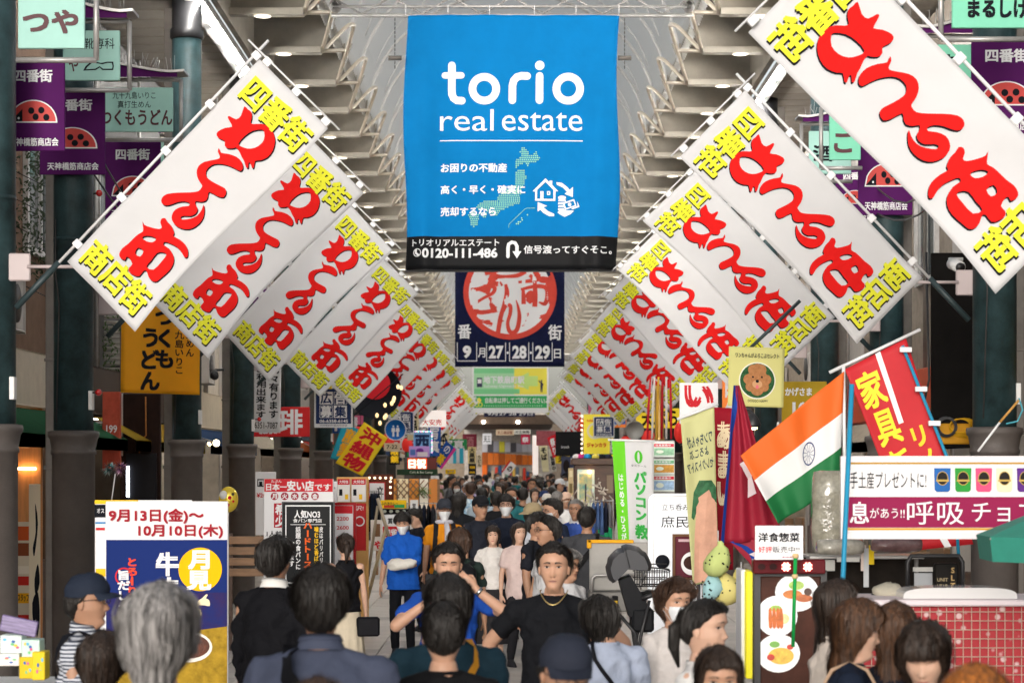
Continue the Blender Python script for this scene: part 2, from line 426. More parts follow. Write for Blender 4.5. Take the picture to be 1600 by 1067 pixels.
# ---------------------------------------------------------------- roof
def roof():
    H = CH
    r = empty('arcade_roof', (0, 23.5, 0), 'arcade roof of cream transverse panels, bent metal tubes and pale glazed vault', 'roof')
    o = Vector((0, 23.5, 0))
    sp = 2.78; n = 39
    Y0 = 24.62
    fin = []
    for hgt, dy in ((.62, .28), (.62, .34), (.62, .22)):
        # transverse panel: tilted face, lower lip, end cut on a slant
        m = MB()
        for sx in (-1, 1):
            pass
        fin.append((hgt, dy))
    def fin_mesh(sx, dy, hgt):
        m = MB()
        xi, xo = 2.80*sx, 3.88*sx; xt = 2.55*sx
        z0, z1 = H+6.08, H+6.08+hgt
        # front face
        pts = [(xi, 0, z0), (xo, 0, z0), (xo, dy, z1), (xt, dy, z1), (xi, .05, z0-.0), (xo, .05, z0), (xo, dy+.05, z1), (xt, dy+.05, z1)]
        m.add(pts, [(0, 1, 2, 3) if sx > 0 else (3, 2, 1, 0), (4, 7, 6, 5) if sx > 0 else (5, 6, 7, 4), (0, 4, 5, 1), (3, 2, 6, 7), (0, 3, 7, 4), (1, 5, 6, 2)])
        # lip
        m.box(xi, -.16, z0-.035, xo, .06, z0-.005)
        m.box(xi, -.16, z0-.005, xo, -.14, z0+.05)
        return m.mesh('roof_panel', M_cream)
    fm = {(sx, k): fin_mesh(sx, *[(.20, .66), (.36, .62), (.08, .66)][k]) for sx in (-1, 1) for k in range(3)}
    def hoop_mesh(sx):
        m = MB(); P = []
        a = Vector((2.80*sx, 0, H+6.08)); b = Vector((2.80*sx, sp, H+6.08))
        c1 = Vector((2.46*sx, sp*.10, H+6.50)); c2 = Vector((2.40*sx, sp*.30, H+6.56))
        m.tube([Vector(q) for q in _open([a, a.lerp(c1, .5), c1, (c1+c2)/2+Vector((-.05*sx, 0, .06)), c2, c2.lerp(b, .5), b], 4)], .032, 7)
        m.tube([a+Vector((0, 0, .01)), a+Vector((-.34*sx, .05, .03))], .03, 7)
        return m.mesh('bent_tube', M_chrome)
    def _open(c, k):
        out = []; c = [np.array(q) for q in c]; e = [2*c[0]-c[1]]+c+[2*c[-1]-c[-2]]
        for i in range(1, len(e)-2):
            p0, p1, p2, p3 = e[i-1:i+3]
            for t in np.arange(k)/k: out.append(tuple(.5*((2*p1)+(-p0+p2)*t+(2*p0-5*p1+4*p2-p3)*t*t+(-p0+3*p1-3*p2+p3)*t**3)))
        out.append(tuple(c[-1])); return out
    hm = {sx: hoop_mesh(sx) for sx in (-1, 1)}
    # vault: corrugated half cylinder
    def vault_mesh():
        m = MB(); na = 16; ny = 30; vs = []; 
        for j in range(ny+1):
            rr = 2.72+(.035 if j % 2 else -.0)
            for i in range(na+1):
                a = PI*i/na; vs.append((rr*math.cos(a), sp*j/ny, H+6.45+rr*.86*math.sin(a)))
        fs = [(j*(na+1)+i, j*(na+1)+i+1, (j+1)*(na+1)+i+1, (j+1)*(na+1)+i) for j in range(ny) for i in range(na)]
        m.add(vs, fs, False); return m.mesh('vault_panel', M_vault)
    vm = vault_mesh()
    rib = MB()
    for rr, w_ in ((2.66, .03),):
        rib.tube([(rr*math.cos(PI*i/20), 0, H+6.42+rr*.86*math.sin(PI*i/20)) for i in range(21)], w_, 7)
    rib.tube([(2.45*math.cos(PI*(.08+.84*i/20)), .5, H+6.42+2.45*.86*math.sin(PI*(.08+.84*i/20))) for i in range(21)], .012, 6)
    rm = rib.mesh('rib', M_white)
    for i in range(n):
        y = Y0+sp*i-o.y
        for sx in (-1, 1):
            link('roof_panel', fm[(sx, [2, 0, 1, 2, 2, 0][i % 6])], r, loc=(0, y, 0)-Vector((0, 0, 0)) if False else (0, y, 0))
            link('bent_tube', hm[sx], r, loc=(0, y, 0))
        link('vault_panel', vm, r, loc=(0, y, 0)); link('rib', rm, r, loc=(0, y, 0))
    # ring beam, soffit boards, light strips
    L = sp*n
    for sx in (-1, 1):
        MB().box(3.80*sx, .6, H+5.98, 3.88*sx, L, H+6.9).build('beam', M_cream, r)
        MB().box(2.70*sx, .6, H+6.66, 3.8*sx, L, H+6.72).build('deck', M_soffit, r)
        MB().box(4.16*sx, .2, H+5.99, 9*sx, L, H+6.12).build('deck', M_soffit, r)
        MB().bbox(3.90*sx, .4, H+5.86, 4.12*sx, L, H+5.96, .01).build('light_channel', M_steel, r)
    pl = MB().bbox(0, .01, 0, 2.6, .59, .03, .012).mesh('soffit_board', M_soffit)
    for i in range(84):
        for sx in (-1, 1):
            link('soffit_board', pl, r, loc=(4.18*sx if sx > 0 else -6.78, .4+.6*i, H+5.95))
    tb = MB().tube([(0, 0, 0), (0, 1.15, 0)], .018, 8).mesh('light_tube', M_tube)
    for i in range(68):
        for sx in (-1, 1): link('light_tube', tb, r, loc=(3.97*sx, .8+1.45*i, H+5.83))
    # recessed oval lamps on the panel lips
    M_dl = mat('dim_downlight', (1, .93, .8), .5, emit=1.0)
    ov = MB().lathe([(.001, -.012), (.10, -.006), (.115, 0), (.10, .006), (.001, .012)], 18).mesh('downlight', M_dl)
    for i in range(20):
        for sx in (-1, 1): link('downlight', ov, r, loc=(3.35*sx, Y0+sp*i-o.y-.06, H+6.03))
    return r
roof()
# pipe drops and speaker cones under the soffit
for i, (x, y) in enumerate([(-4.62, 30.2), (-4.75, 36), (4.6, 27.8), (4.7, 34.5)]):
    p = empty('ceiling_fitting', (x, y, CH+3.9), 'grey cone fitting on a pipe under the soffit, %s of its side' % ['near left one', 'farther left one', 'near right one', 'farther right one'][i], 'fitting')
    MB().tube([(0, 0, 2.02), (0, 0, .9)], .03, 8).build('pipe', M_steel, p)
    MB().lathe([(.05, .55), (.10, .9), (.11, .93), (.04, .94)], 16).build('cone', M_conc, p)
    MB().tube([(0, 0, .55), (0, 0, -.8)], .025, 8).build('stem', M_wood, p)

# trusses over the street
def truss(Y, h, half, label):
    t = empty('roof_truss', (0, Y, CH+h), label, 'truss', 'tubular trusses across the arcade')
    MB().tube([(-half, 0, .16), (half, 0, .16)], .055, 10).build('top_tube', M_steel, t)
    MB().tube([(-half, 0, -.12), (half, 0, -.12)], .028, 8).tube([(-half, 0, .0), (half, 0, .0)], .022, 8).build('bottom_tube', M_steel, t)
    w_ = MB(); n = 6
    for i in range(n):
        x0 = -half+2*half*i/n; x1 = -half+2*half*(i+1)/n; xm = (x0+x1)/2
        w_.tube([(x0, 0, .13), (xm, 0, -.1)], .014, 6).tube([(xm, 0, -.1), (x1, 0, .13)], .014, 6)
    w_.build('bracing', M_steel, t)
    for sx in (-1, 1):
        MB().lathe([(.05, -.02), (.085, 0), (.085, .1), (.05, .12)], 14, axis='y').build('end_plate', M_steel, t, loc=(sx*half*.98, 0, .02))
truss(30.4, 6.22, 2.45, 'grey tubular truss carrying the big blue banner')
truss(59.6, 6.3, 2.5, 'grey tubular truss carrying the navy festival banner')
truss(99.6, 4.75, 2.6, 'farthest tubular truss, above the green station banner')

# ---------------------------------------------------------------- buildings along both sides
def facade(side, y0, y1, idx, wall, fascia, inner, label, fh=(2.75, 3.35), glow=1.2, win=True):
    s_ = -1 if side == 'l' else 1
    X = 5.5
    b = empty('shop_building', (s_*X, (y0+y1)/2, 0), label, 'building', 'shops lining the arcade')
    w_ = (y1-y0)/2-.01
    def bx(name, xa, ya, za, xb, yb, zb, m): return MB().bbox(s_*xa, ya, za, s_*xb, yb, zb, .01).build(name, m, b)
    bx('upper_wall', 0, -w_, fh[1]+.004, .3, w_, 8.0, wall)
    bx('fascia', -.22, -w_+.1, fh[0], .28, w_-.1, fh[1], fascia)
    bx('back_wall', 2.6, -w_, 0, 2.8, w_, fh[0], inner)
    bx('ceiling', .3, -w_, fh[0]+.2, 2.6, w_, fh[0]+.3, M_conc)
    bx('side_wall', .0, -w_, 0, 2.6, -w_+.12, fh[0]-.003, wall); bx('side_wall', .0, w_-.12, 0, 2.6, w_, fh[0]-.003, wall)
    rq = random.Random(idx+77)
    for k in range(3):
        yy = rq.uniform(-w_+.4, w_-.4); MB().tube([(s_*-.06, yy, fh[1]), (s_*-.06, yy, 8)], rq.uniform(.02, .045), 8).build('wall_pipe', M_post if k % 2 else M_steel, b)
    ay = rq.uniform(-w_*.3, w_*.3); ac = MB().bbox(s_*-.36, ay-.38, 3.5, s_*-.02, ay+.38, 4.05, .02).build('air_conditioner', M_conc, b)
    MB().lathe([(.001, -.01), (.2, -.01), (.2, .01), (.001, .012)], 20, (0, 0, 0)).build('fan_grille', M_dark, ac, loc=(s_*-.37, ay, 3.78)).rotation_euler = (0, R(90), 0)
    aw = MB(); cA = ['b8342c', '2f6a4a', 'c8a83a', '34507a', 'd8d0c0', 'a85a2c'][idx % 6]
    aw.add([(s_*-.2, -w_+.3, 2.72), (s_*-.2, w_-.3, 2.72), (s_*-.75, w_-.3, 2.42), (s_*-.75, -w_+.3, 2.42), (s_*-.75, w_-.3, 2.28), (s_*-.75, -w_+.3, 2.28)], [(0, 1, 2, 3), (3, 2, 4, 5), (3, 2, 1, 0), (5, 4, 2, 3)]); aw.build('awning', cm(cA, .8, var=.15), b)
    # lamps in the shop
    lm = MB()
    for k in range(3): lm.tube([(s_*1.2, -w_+.8+k*(2*w_-1.6)/2-.4, fh[0]+.12), (s_*1.2, -w_+.8+k*(2*w_-1.6)/2+.4, fh[0]+.12)], .03, 8)
    lm.build('lamp', M_lamp if glow < 1.5 else M_warm, b)
    # shelves with goods
    rnd = random.Random(idx*13+5)
    sh_ = MB()
    for k in range(4): sh_.box(s_*1.9, -w_+.3, .5+k*.5, s_*2.55, w_-.3, .53+k*.5)
    sh_.build('shelf', M_wood if idx % 2 else M_white, b)
    pal = ['b03a2e', 'e8c84a', 'd8d4cc', '2e6f8e', '4c8c4a', 'd07a30', 'f0ece4', '8a3a5a', '333a44']
    g = [MB() for _ in pal]
    for k in range(4):
        y = -w_+.35
        while y < w_-.5:
            ww = rnd.uniform(.12, .32); hh = rnd.uniform(.14, .38)
            g[rnd.randrange(len(pal))].box(s_*1.95, y, .535+k*.5, s_*2.3, y+ww*.9, .535+k*.5+hh); y += ww
    for q, c in zip(g, pal):
        if q.v: tag(q.build('goods', cm(c, .5, var=.2), b), kind='stuff')
    # counter at the front
    ct = MB()
    y = -w_+.5
    while y < w_-1.2:
        ct.bbox(s_*.0, y, 0, s_*-.75 if False else s_*.5, y+1.0, rnd.uniform(.7, 1.1), .01); y += 1.3
    ct.build('counter', M_dwood if idx % 2 else M_wood, b)
    if win:
        fr = MB(); 
        for wy in (-w_*.55, w_*.45):
            wf = MB()
            for (ya, yb, za, zb) in ((-.75, .75, 4.5, 4.58), (-.75, .75, 6.0, 6.08), (-.75, -.67, 4.58, 6.0), (.67, .75, 4.58, 6.0), (-.03, .03, 4.58, 6.0)):
                wf.box(s_*-.06, wy+ya, za, s_*.02, wy+yb, zb)
            f_ = wf.build('window', M_steel, b)
            MB().box(s_*-.02, wy-.67, 4.58, s_*-.01, wy+.67, 6.0).build('pane', M_glass, f_)
    return b
walls = [M_dark, cm('6d5646', .7, var=.2), M_dark, cm('cfc6b8', .7, var=.15), M_conc, cm('8d8378', .7, var=.2), M_conc, cm('a59a8c', .7, var=.2)]
fasc = ['8a3324', 'c9bfae', '40342c', 'd8ccb4', 'b88a3a', '70402c', '2f4858', 'c05030']
inn = ['c87a3a', '5a3a2c', 'b08a60', 'd0c0a0', 'a0643a', 'c8b090', '906040', 'd8c8a8']
lab_l = ['nearest left shop with a warm lit interior', 'left shop with dark cladding beside the yellow noren', 'brown-walled left shop behind the spotlight', 'cream-walled left shop beside the white text banner',
         'left shop behind the red and white price stall', 'left shop behind the yellow flag', 'left shop behind the marquee sign', 'left shop beside the second navy notice', 'far left shop before the gap', 'first left shop past the gap', 'second left shop past the gap', 'third left shop past the gap', 'fourth left shop past the gap']
lab_r = ['nearest right shop behind the maroon banner', 'dark right shop under the white camera', 'right shop behind the red furniture flag', 'right shop behind the flags', 'right shop behind the pale hanging banner',
         'right shop behind the poster column', 'right shop behind the green banner', 'right shop behind the dark kiosk', 'far right shop before the gap', 'first right shop past the gap', 'second right shop past the gap', 'third right shop past the gap', 'fourth right shop past the gap']
ybs = [13, 20.5, 28, 35, 42, 49, 56, 63, 72, 88, 97, 106, 116, 128]
for i in range(13):
    if i == 9: pass
    a, b_ = ybs[i], ybs[i+1]
    if i == 8: a, b_ = 72, 80
    if i == 8: b_ = 80
    facade('l', a, b_, i, walls[i % 8], cm(fasc[i % 8], .5, var=.1), cm(inn[i % 8], .6, var=.2), lab_l[i], glow=2 if i in (0, 2) else 1)
    facade('r', a, b_, i+20, walls[(i+3) % 8] if i else M_dark, cm(fasc[(i+5) % 8], .5, var=.1), cm(inn[(i+3) % 8], .6, var=.2), lab_r[i])

# ---------------------------------------------------------------- the far end
def far_end():
    e = empty('far_canopy', (0, 150, 0), 'low brown canopy closing the view over the far crossing', 'canopy')
    MB().bbox(-3.6, 0, CH+2.75, 2.9, 22, CH+3.4, .02).build('soffit', cm('5c4c40', .6, var=.2), e)
    MB().bbox(-5.5, 0, 0, -3.2, .5, 6, .02).build('wall', cm('9a8a78', .7, var=.2), e)
    MB().bbox(2.7, 0, 0, 5.5, .5, 6, .02).build('wall', cm('a09080', .7, var=.2), e)
    for x in (-1.9, .4): MB().ell((x, -.1, CH+2.9), (.11, .05, .11)).build('lamp', M_lamp, e)
    d = empty('orange_shopfront', (0, 172, 0), 'long shopfront with orange panels under pale windows at the far end', 'building')
    orange = cm('d8722a', .5, var=.2)
    n = 9
    for i in range(n):
        x0 = -2.3+i*.44; MB().bbox(x0, 0, CH+.05, x0+.42, .3, CH+1.0-.028*i, .01).build('panel', orange if i % 3 else cm('a8541c', .5, var=.2), d)
        MB().bbox(x0, .05, CH+1.03, x0+.42, .3, CH+1.95-.04*i, .01).build('window', cm(['c8c8d0', '58565c', 'a8a8b4', 'e0d84a'][i % 4 if i < 7 else 0], .3), d)
    MB().bbox(-2.3, -.02, 0, -1.9, .3, CH+.04, .01).build('pillar', cm('e06a1e', .5), d)
    MB().bbox(-4.6, .6, 0, 4.8, .8, 7.5, .01).build('back_wall', cm('b4aca4', .8, var=.3), d)
    pl = ['6a7a8a', 'c8b49a', 'd84a3a', '3a5a8a', 'e8e0d4', '7a9a8a', 'c83a5a', 'e8c060']
    for i in range(14):
        x0 = -1.85+i*.27; MB().bbox(x0, .35, 0, x0+.2, .5, random.uniform(1.6, 2.1), .01).build('stall_front', cm(pl[i % 8], .6), d)
far_end()
# ---------------------------------------------------------------- festival banners on slanted poles
K_cloth = mat('white_banner_cloth', (.82, .82, .83), .75, var=.03, vs_=3, bump=.45, bs=4.5, trans=.38)
K_red = mat('print_red', hexc('d81e1c'), .8, spec=.08, var=.06, vs_=8)
K_ink = mat('print_black', hexc('1c1e24'), .8, spec=.08)
K_yel = mat('print_yellow', hexc('dcdc3a'), .8, spec=.08)
K_white = mat('print_white', (.82, .82, .84), .7)
K_navy = mat('print_navy', hexc('1d2146'), .6)
K_pole = mat('white_pole', (.75, .75, .76), .35, var=.05)
K_sleeve = mat('dark_pole_sleeve', (.03, .05, .055), .5, var=.2)
def z2(p): return (160+p[0]/3.556, 160+p[1]/3.556)
G_wa = [[(795,33),(815,50),(836,68),(838,100),(832,126),(850,134),(890,132),(930,148),(958,182),(968,228),(955,280),(925,318),(885,335),(858,338),(852,372),(842,378),(832,350),(822,348),(820,376),(808,372),(798,340),(785,318),(770,285),(752,262),(738,266),(705,266),(688,250),(688,225),(662,212),(643,195),(648,172),(690,152),(728,146),(716,118),(703,92),(714,86),(750,105),(778,85)],
        [(764,242),(800,198),(845,170),(892,164),(908,178),(906,222),(876,256),(835,270),(796,264)]]
G_gon = [[(655,263),(668,290),(710,298),(755,315),(785,345),(791,378),(776,394),(740,376),(700,360),(650,352),(612,362),(586,392),(590,425),(618,450),(662,474),(694,492),(702,515),(688,542),(655,536),(606,510),(600,538),(588,560),(560,566),(532,562),(532,582),(545,606),(536,632),(508,646),(470,644),(450,652),(462,666),(505,662),(545,645),(568,612),(578,583),(584,612),(580,655),(558,692),(520,718),(478,722),(432,704),(404,670),(402,638),(420,608),(458,592),(494,588),(498,573),(470,562),(430,566),(398,578),(364,584),(342,568),(343,542),(370,520),(430,513),(500,512),(545,506),(562,488),(566,472),(545,442),(533,402),(542,364),(575,340),(625,330),(658,322),(660,306),(650,284)]]
G_ichi = [[(236,668),(246,690),(285,706),(330,716),(346,706),(337,680),(344,658),(364,656),(378,678),(402,702),(418,742),(412,758),(450,780),(488,815),(503,852),(502,884),(484,884),(464,852),(436,822),(396,800),(366,790),(358,806),(392,830),(418,872),(420,915),(398,955),(356,990),(326,1012),(300,1008),(276,984),(264,950),(246,948),(222,976),(190,970),(163,950),(164,928),(182,908),(166,876),(150,868),(140,886),(115,872),(109,850),(126,820),(160,794),(190,764),(215,742),(240,728),(240,700)],
          [(236,762),(262,752),(300,760),(316,774),(296,790),(262,784)],
          [(214,818),(246,838),(226,868),(198,850)],
          [(322,852),(352,848),(378,862),(350,900),(304,944),(262,926),(290,892)]]
def luv(p):   # picture point of the first left banner -> its u,v
    d = np.array(p, float)-(407, 95); U_ = np.array((108, 110.)); V_ = np.array((-299, 315.))
    s = np.linalg.solve(np.array([U_, V_]).T, d); return tuple(s)
GLY = [[[luv(z2(p)) for p in loop] for loop in g] for g in (G_wa, G_gon, G_ichi)]
side_word = {-1: 'left', 1: 'right'}
def nobori(side, k, label, detail=3, seed=0, tear=0, cut=None):
    Y = 17.7*k
    def w(px, py):   # template point (first left banner, unit depth) to world
        X = (px-800)/197.0; Z = (727-py)/197.0
        return Vector((X if side < 0 else -X, Y, CH+Z))
    A, B, C, D = w(407, 95), w(515, 205), w(108, 410), w(216, 520)
    root = empty('festival_banner', w(30, 478), label, 'banner', 'white festival banners on slanted poles')
    o = Vector(root.location)
    # pole, sleeve, crossbar, rings, bracket arm
    P0, P1 = w(28, 482), w(421, 66)
    d = (P1-P0)
    MB().tube([P0-o, P0+d*.17-o], .026, 10).build('pole_sleeve', K_sleeve, root)
    MB().tube([P0+d*.165-o, P1-o], .0125, 8).build('pole', K_pole, root)
    MB().tube([w(390, 66)-o+Vector((0, -.02, 0)), w(532, 206)-o+Vector((0, -.02, 0))], .008, 8).build('crossbar', K_pole, root)
    rg = MB().bbox(-.035, -.022, -.03, .035, .022, .03, .006).mesh('cloth_loop', K_pole)
    for t in (.0, .24, .47, .7, .93):
        q = P0.lerp(P1, .17+.80*(1-t)) if False else (A.lerp(C, t)+(-(B-A).normalized()*.035))
        r_ = link('cloth_loop', rg, root, loc=q-o); r_.rotation_euler = (0, (PI/4)*-side, 0)
    for t in (.08, .5, .92):
        q = A.lerp(B, t)-(C-A).normalized()*.03; r_ = link('cloth_loop', rg, root, loc=q-o); r_.rotation_euler = (0, (PI/4)*-side, 0)
    MB().tube([w(45, 418)-o, w(118, 418)-o], .014, 8).bbox(*(w(10, 440)-o if side < 0 else w(50, 440)-o), *((w(50, 397)-o if side < 0 else w(10, 397)-o)+Vector((0, .03, 0))), .01).build('bracket', mat('pinkish_bracket', (.5, .42, .42), .5), root)
    # cloth with a billow; a tug towards the lower corner
    rv = random.Random(seed*3+(7 if side > 0 else 0)); dA = rv.uniform(-.05, .05) if seed > 1 else 0; B = B+(C-A)*dA*.4; A = A; swing = rv.uniform(-.16, .16)
    sh = Sheet(A, B, C, wave=.032, seed=seed+(50 if side > 0 else 0), freq=1.4)
    _p = sh.p
    def pw(u, v, off=0.):
        dC = math.hypot((u)*.8, (1-v)*2.2); dAx = math.hypot(u*.8, v*2.2)
        e = off+swing*u*u*.8+.016*math.sin((u*1.0-(1-v)*1.7)*11+seed)*math.exp(-dC*1.5)+.012*math.sin((u*1.3+v*1.2)*13+seed*2)*math.exp(-dAx*1.8)+.010*math.sin(v*9+seed)*u*u
        q = _p(u, v, e); return q+sh.U.normalized()*(.018*math.sin(v*PI*2+seed)*u*u-.03*math.sin(PI*v)*u**3)
    sh.p = pw
    cloth(sh, K_cloth, root, 22, 48)
    mir = False
    for gi, g in enumerate(GLY):
        put_poly(sh, [[(u+9/3.556/153.7*1.0, v+0.6/434) for u, v in l] for l in g], K_ink, root, .005, 'brush_shadow', 2 if detail > 1 else 1)
        put_poly(sh, g, K_red, root, .010, 'brush_letter', 2 if detail > 1 else 1)
    for st, box in (('四番街', (.10, .045, .93, .15)), ('商店街', (.07, .86, .90, .965))):
        put_text(sh, st, box, K_yel, root, .011, .045, mirror=mir, skew=-.0, shadow=(.012, .012, K_ink))
    # stitched hem line
    hm = MB()
    for u in (.045,):
        pass
    return root
LB = [(1, 'white festival banner nearest on the left, its pole on the first left column'),
      (1.225, 'second white festival banner from the left edge, just behind the nearest one'),
      (1.55, 'third white festival banner on the left, above the vertical text banner'),
      (1.95, 'fourth white festival banner on the left, above the navy notice'),
      (2.39, 'fifth white festival banner on the left, over the round yellow sign'),
      (2.78, 'sixth white festival banner on the left row'), (3.14, 'seventh white festival banner on the left row'),
      (3.5, 'eighth white festival banner on the left row'), (3.85, 'ninth white festival banner, last of the nearer left row'),
      (5.07, 'first small white banner of the far left row'), (5.4, 'second small white banner of the far left row'), (5.75, 'third small white banner of the far left row'), (6.1, 'fourth small white banner of the far left row')]
RB = [(.773, 'huge white festival banner cut off by the top right corner'), (1.085, 'large white festival banner right, second from the right edge'),
      (1.377, 'third white festival banner from the right edge, above the dog flag'), (1.72, 'fourth white festival banner from the right edge'),
      (2.0, 'fifth white festival banner on the right, half hidden by the fourth'), (2.41, 'sixth white festival banner on the right, clear of its neighbours'),
      (2.75, 'seventh white festival banner on the right row'), (3.1, 'eighth white festival banner on the right row'), (3.45, 'ninth white festival banner on the right row'), (3.78, 'tenth white festival banner, last of the nearer right row'),
      (5.07, 'first small white banner of the far right row'), (5.4, 'second small white banner of the far right row'), (5.75, 'third small white banner of the far right row'), (6.1, 'fourth small white banner of the far right row')]
for i, (k, l) in enumerate(LB): nobori(-1, k, l, 3 if k < 3 else 1, i)
for i, (k, l) in enumerate(RB): nobori(1, k, l, 3 if k < 3 else 1, i)

# ---------------------------------------------------------------- big blue banner
def big_banner():
    Y = 30.4-.09
    T = mat('blue_banner_cloth', hexc('0a72b2'), .8, spec=.06, var=.10, vs_=1.2, bump=.5, bs=3.5)
    Kb = mat('black_banner_cloth', hexc('101114'), .6, spec=.15, var=.15, vs_=3, bump=.05, bs=30)
    P = lambda x, y: at(x, y, Y)
    root = empty('hanging_banner', P(800, 22), 'huge blue real estate banner with white lettering and black bottom strip', 'banner')
    sh = Sheet(P(634, 24), P(968, 24), P(631, 421), wave=.03, seed=4, freq=1.3, folds=None)
    _p = sh.p
    def p2(u, v, off=0.):
        q = _p(u, v, off)
        e = min(u, 1-u)                      # the sides curl back and sway
        q = q+sh.N*(-.16*math.exp(-e*22)*(.4+.6*v)+.045*math.exp(-((e-.09)/.035)**2)*min(1, v*2.2)-.03*math.exp(-((e-.17)/.03)**2)*v)
        q = q+sh.N*(.018*math.sin((u-.5)*38+v*5)*max(0, (.25-v))*2.5+.012*math.sin(v*16+u*9)*math.exp(-e*7))
        s = (1 if u > .5 else -1)
        return q-sh.U.normalized()*s*.03*math.exp(-e*30)*math.sin(v*7+(0 if s > 0 else 2))
    sh.p = p2
    vb = (369-24)/397
    cloth(sh, T, root, 60, 46, 'cloth', .003, regions=[(vb, T), (1, Kb)])
    tube = MB().tube([sh.p(0, 1, 0)-root.location, sh.p(1, 1, 0)-root.location], .022, 8).build('bottom_rod', mat('grey_rod', (.16, .16, .17), .35), root)
    U = lambda x: (x-633)/335; V_ = lambda y: (y-24)/397
    K_w = mat('banner_white', (.80, .82, .86), .7)
    def tx(st, x0, y0, x1, y1, m=K_w, bold=.02, off=.006): return put_text(sh, st, (U(x0), V_(y0), U(x1), V_(y1)), m, root, off, bold)
    def ribbon(pts, r, m=K_w, off=.006, name='logo_letter'):
        """stroke of constant width with round ends, in picture coordinates"""
        pts = [np.array(p, float) for p in pts]; Lp, Rp = [], []
        for i, p in enumerate(pts):
            d = (pts[min(i+1, len(pts)-1)]-pts[max(i-1, 0)]); d /= np.hypot(*d); n = np.array((-d[1], d[0]))
            Lp.append(p+n*r); Rp.append(p-n*r)
        d = pts[-1]-pts[-2]; a = math.atan2(d[1], d[0]); cap1 = [pts[-1]+r*np.array((math.cos(a+PI/2-PI*k/6), math.sin(a+PI/2-PI*k/6))) for k in range(1, 6)]
        d = pts[0]-pts[1]; a = math.atan2(d[1], d[0]); cap0 = [pts[0]+r*np.array((math.cos(a+PI/2-PI*k/6), math.sin(a+PI/2-PI*k/6))) for k in range(1, 6)]
        loop = Lp+cap1+Rp[::-1]+cap0
        put_poly(sh, [[(U(x), V_(y)) for x, y in loop]], m, root, off, name)
    def ring(cx, cy, ro, ri, m=K_w, off=.006, ky=1.0, name='logo_letter'):
        put_poly(sh, [[(U(cx+ro*math.cos(t)), V_(cy+ro*ky*math.sin(t))) for t in np.linspace(0, 2*PI, 36)[:-1]], [(U(cx+ri*math.cos(t)), V_(cy+ri*ky*math.sin(t))) for t in np.linspace(0, 2*PI, 28)[:-1]]], m, root, off, name)
    def dot(cx, cy, r, m=K_w, off=.006, name='logo_letter'):
        put_poly(sh, [[(U(cx+r*math.cos(t)), V_(cy+r*math.sin(t))) for t in np.linspace(0, 2*PI, 20)[:-1]]], m, root, off, name)
    # wordmark: t o r i o
    ribbon([(706, 103)]+[(706, y) for y in (115, 130, 140)]+[(706.5, 148), (709, 154), (714, 157.5), (722, 158)], 5.9)
    ribbon([(695, 118.5), (706, 118.5), (721, 118.5)], 5.0, off=.0065)
    for cx in (757.0, 888.5): ring(cx, 139, 24.6, 12.6, ky=1.0)
    ribbon([(801, 157), (801, 145), (801, 134), (803, 126), (808, 120.5), (815, 118.5), (824, 119)], 5.9)
    ribbon([(843.5, 119), (843.5, 138), (843.5, 157)], 5.9); dot(843.5, 102.5, 7.4)
    tx('real', 688, 171, 772, 205, bold=-.002); tx('estate', 785, 176, 911, 205, bold=-.002)
    put_poly(sh, [rect(U(688), V_(219.6), U(912), V_(221))], K_w, root, .006, 'rule')
    # dotted map of the islands
    K_dot = mat('print_pale_green', hexc('8fd4a0'), .7)
    spans = {233: (815, 829), 236: (815, 835), 0: 0}
    rows = [(232, [(817, 820)]), (235, [(817, 824)]), (238, [(814, 827), (839, 840)]), (241, [(817, 828), (836, 840)]), (244, [(817, 842)]), (247, [(814, 846)]), (250, [(809, 842)]), (253, [(808, 838)]), (256, [(808, 818), (824, 828)]), (259, [(808, 812), (826, 827)]), (262, [(808, 809)]),
            (267, [(811, 820)]), (270, [(808, 820)]), (273, [(808, 822)]), (276, [(808, 823)]), (279, [(808, 823)]), (282, [(808, 822)]), (285, [(808, 822)]), (288, [(808, 822)]), (291, [(803, 820)]), (294, [(797, 817)]), (297, [(794, 815)]), (300, [(788, 815)]), (303, [(785, 815)]),
            (306, [(782, 814)]), (309, [(780, 814)]), (312, [(780, 813)]), (315, [(758, 780), (783, 813)]), (318, [(752, 813)]), (321, [(749, 805)]), (324, [(747, 796)]), (327, [(750, 790)]), (330, [(764, 784)]), (333, [(737, 748), (752, 762), (768, 780)]), (336, [(734, 749), (754, 762), (772, 778)]), (339, [(736, 749), (757, 760)]),
            (342, [(737, 749)]), (345, [(738, 748)]), (348, [(738, 748)]), (351, [(738, 748)]), (354, [(742, 744)]), (341, [(817, 818)]), (344, [(818, 820)]), (347, [(812, 815)]), (350, [(809, 812)]), (336, [(826, 827)])]
    V, Fc = [], []
    for y, ss in rows:
        for a, b in ss:
            x = a
            while x <= b+.5:
                o = len(V); r = 1.15
                V += [(U(x+r*math.cos(PI*k/3)), V_(y+r*math.sin(PI*k/3))) for k in range(6)]; Fc.append(tuple(range(o, o+6))); x += 3.0
    tag(conform('map_dots', sh, V, Fc, K_dot, root, .0045), kind='stuff')
    ribbon([(797, 356), (797, 351), (822, 327), (826, 325.5), (838, 325.5)], .3, K_dot, .0046, 'map_line')
    tx('お困りの不動産', 690, 256, 793, 269.5, bold=.03); tx('高く・早く・確実に', 690, 290, 822, 303, bold=.03); tx('売却するなら', 690, 324, 776, 337.5, bold=.03)
    # house, coins, notes in a hand, two arrows
    H = lambda L, name='logo', off=.006: put_poly(sh, [[(U(x), V_(y)) for x, y in l] for l in L], K_w, root, off, name)
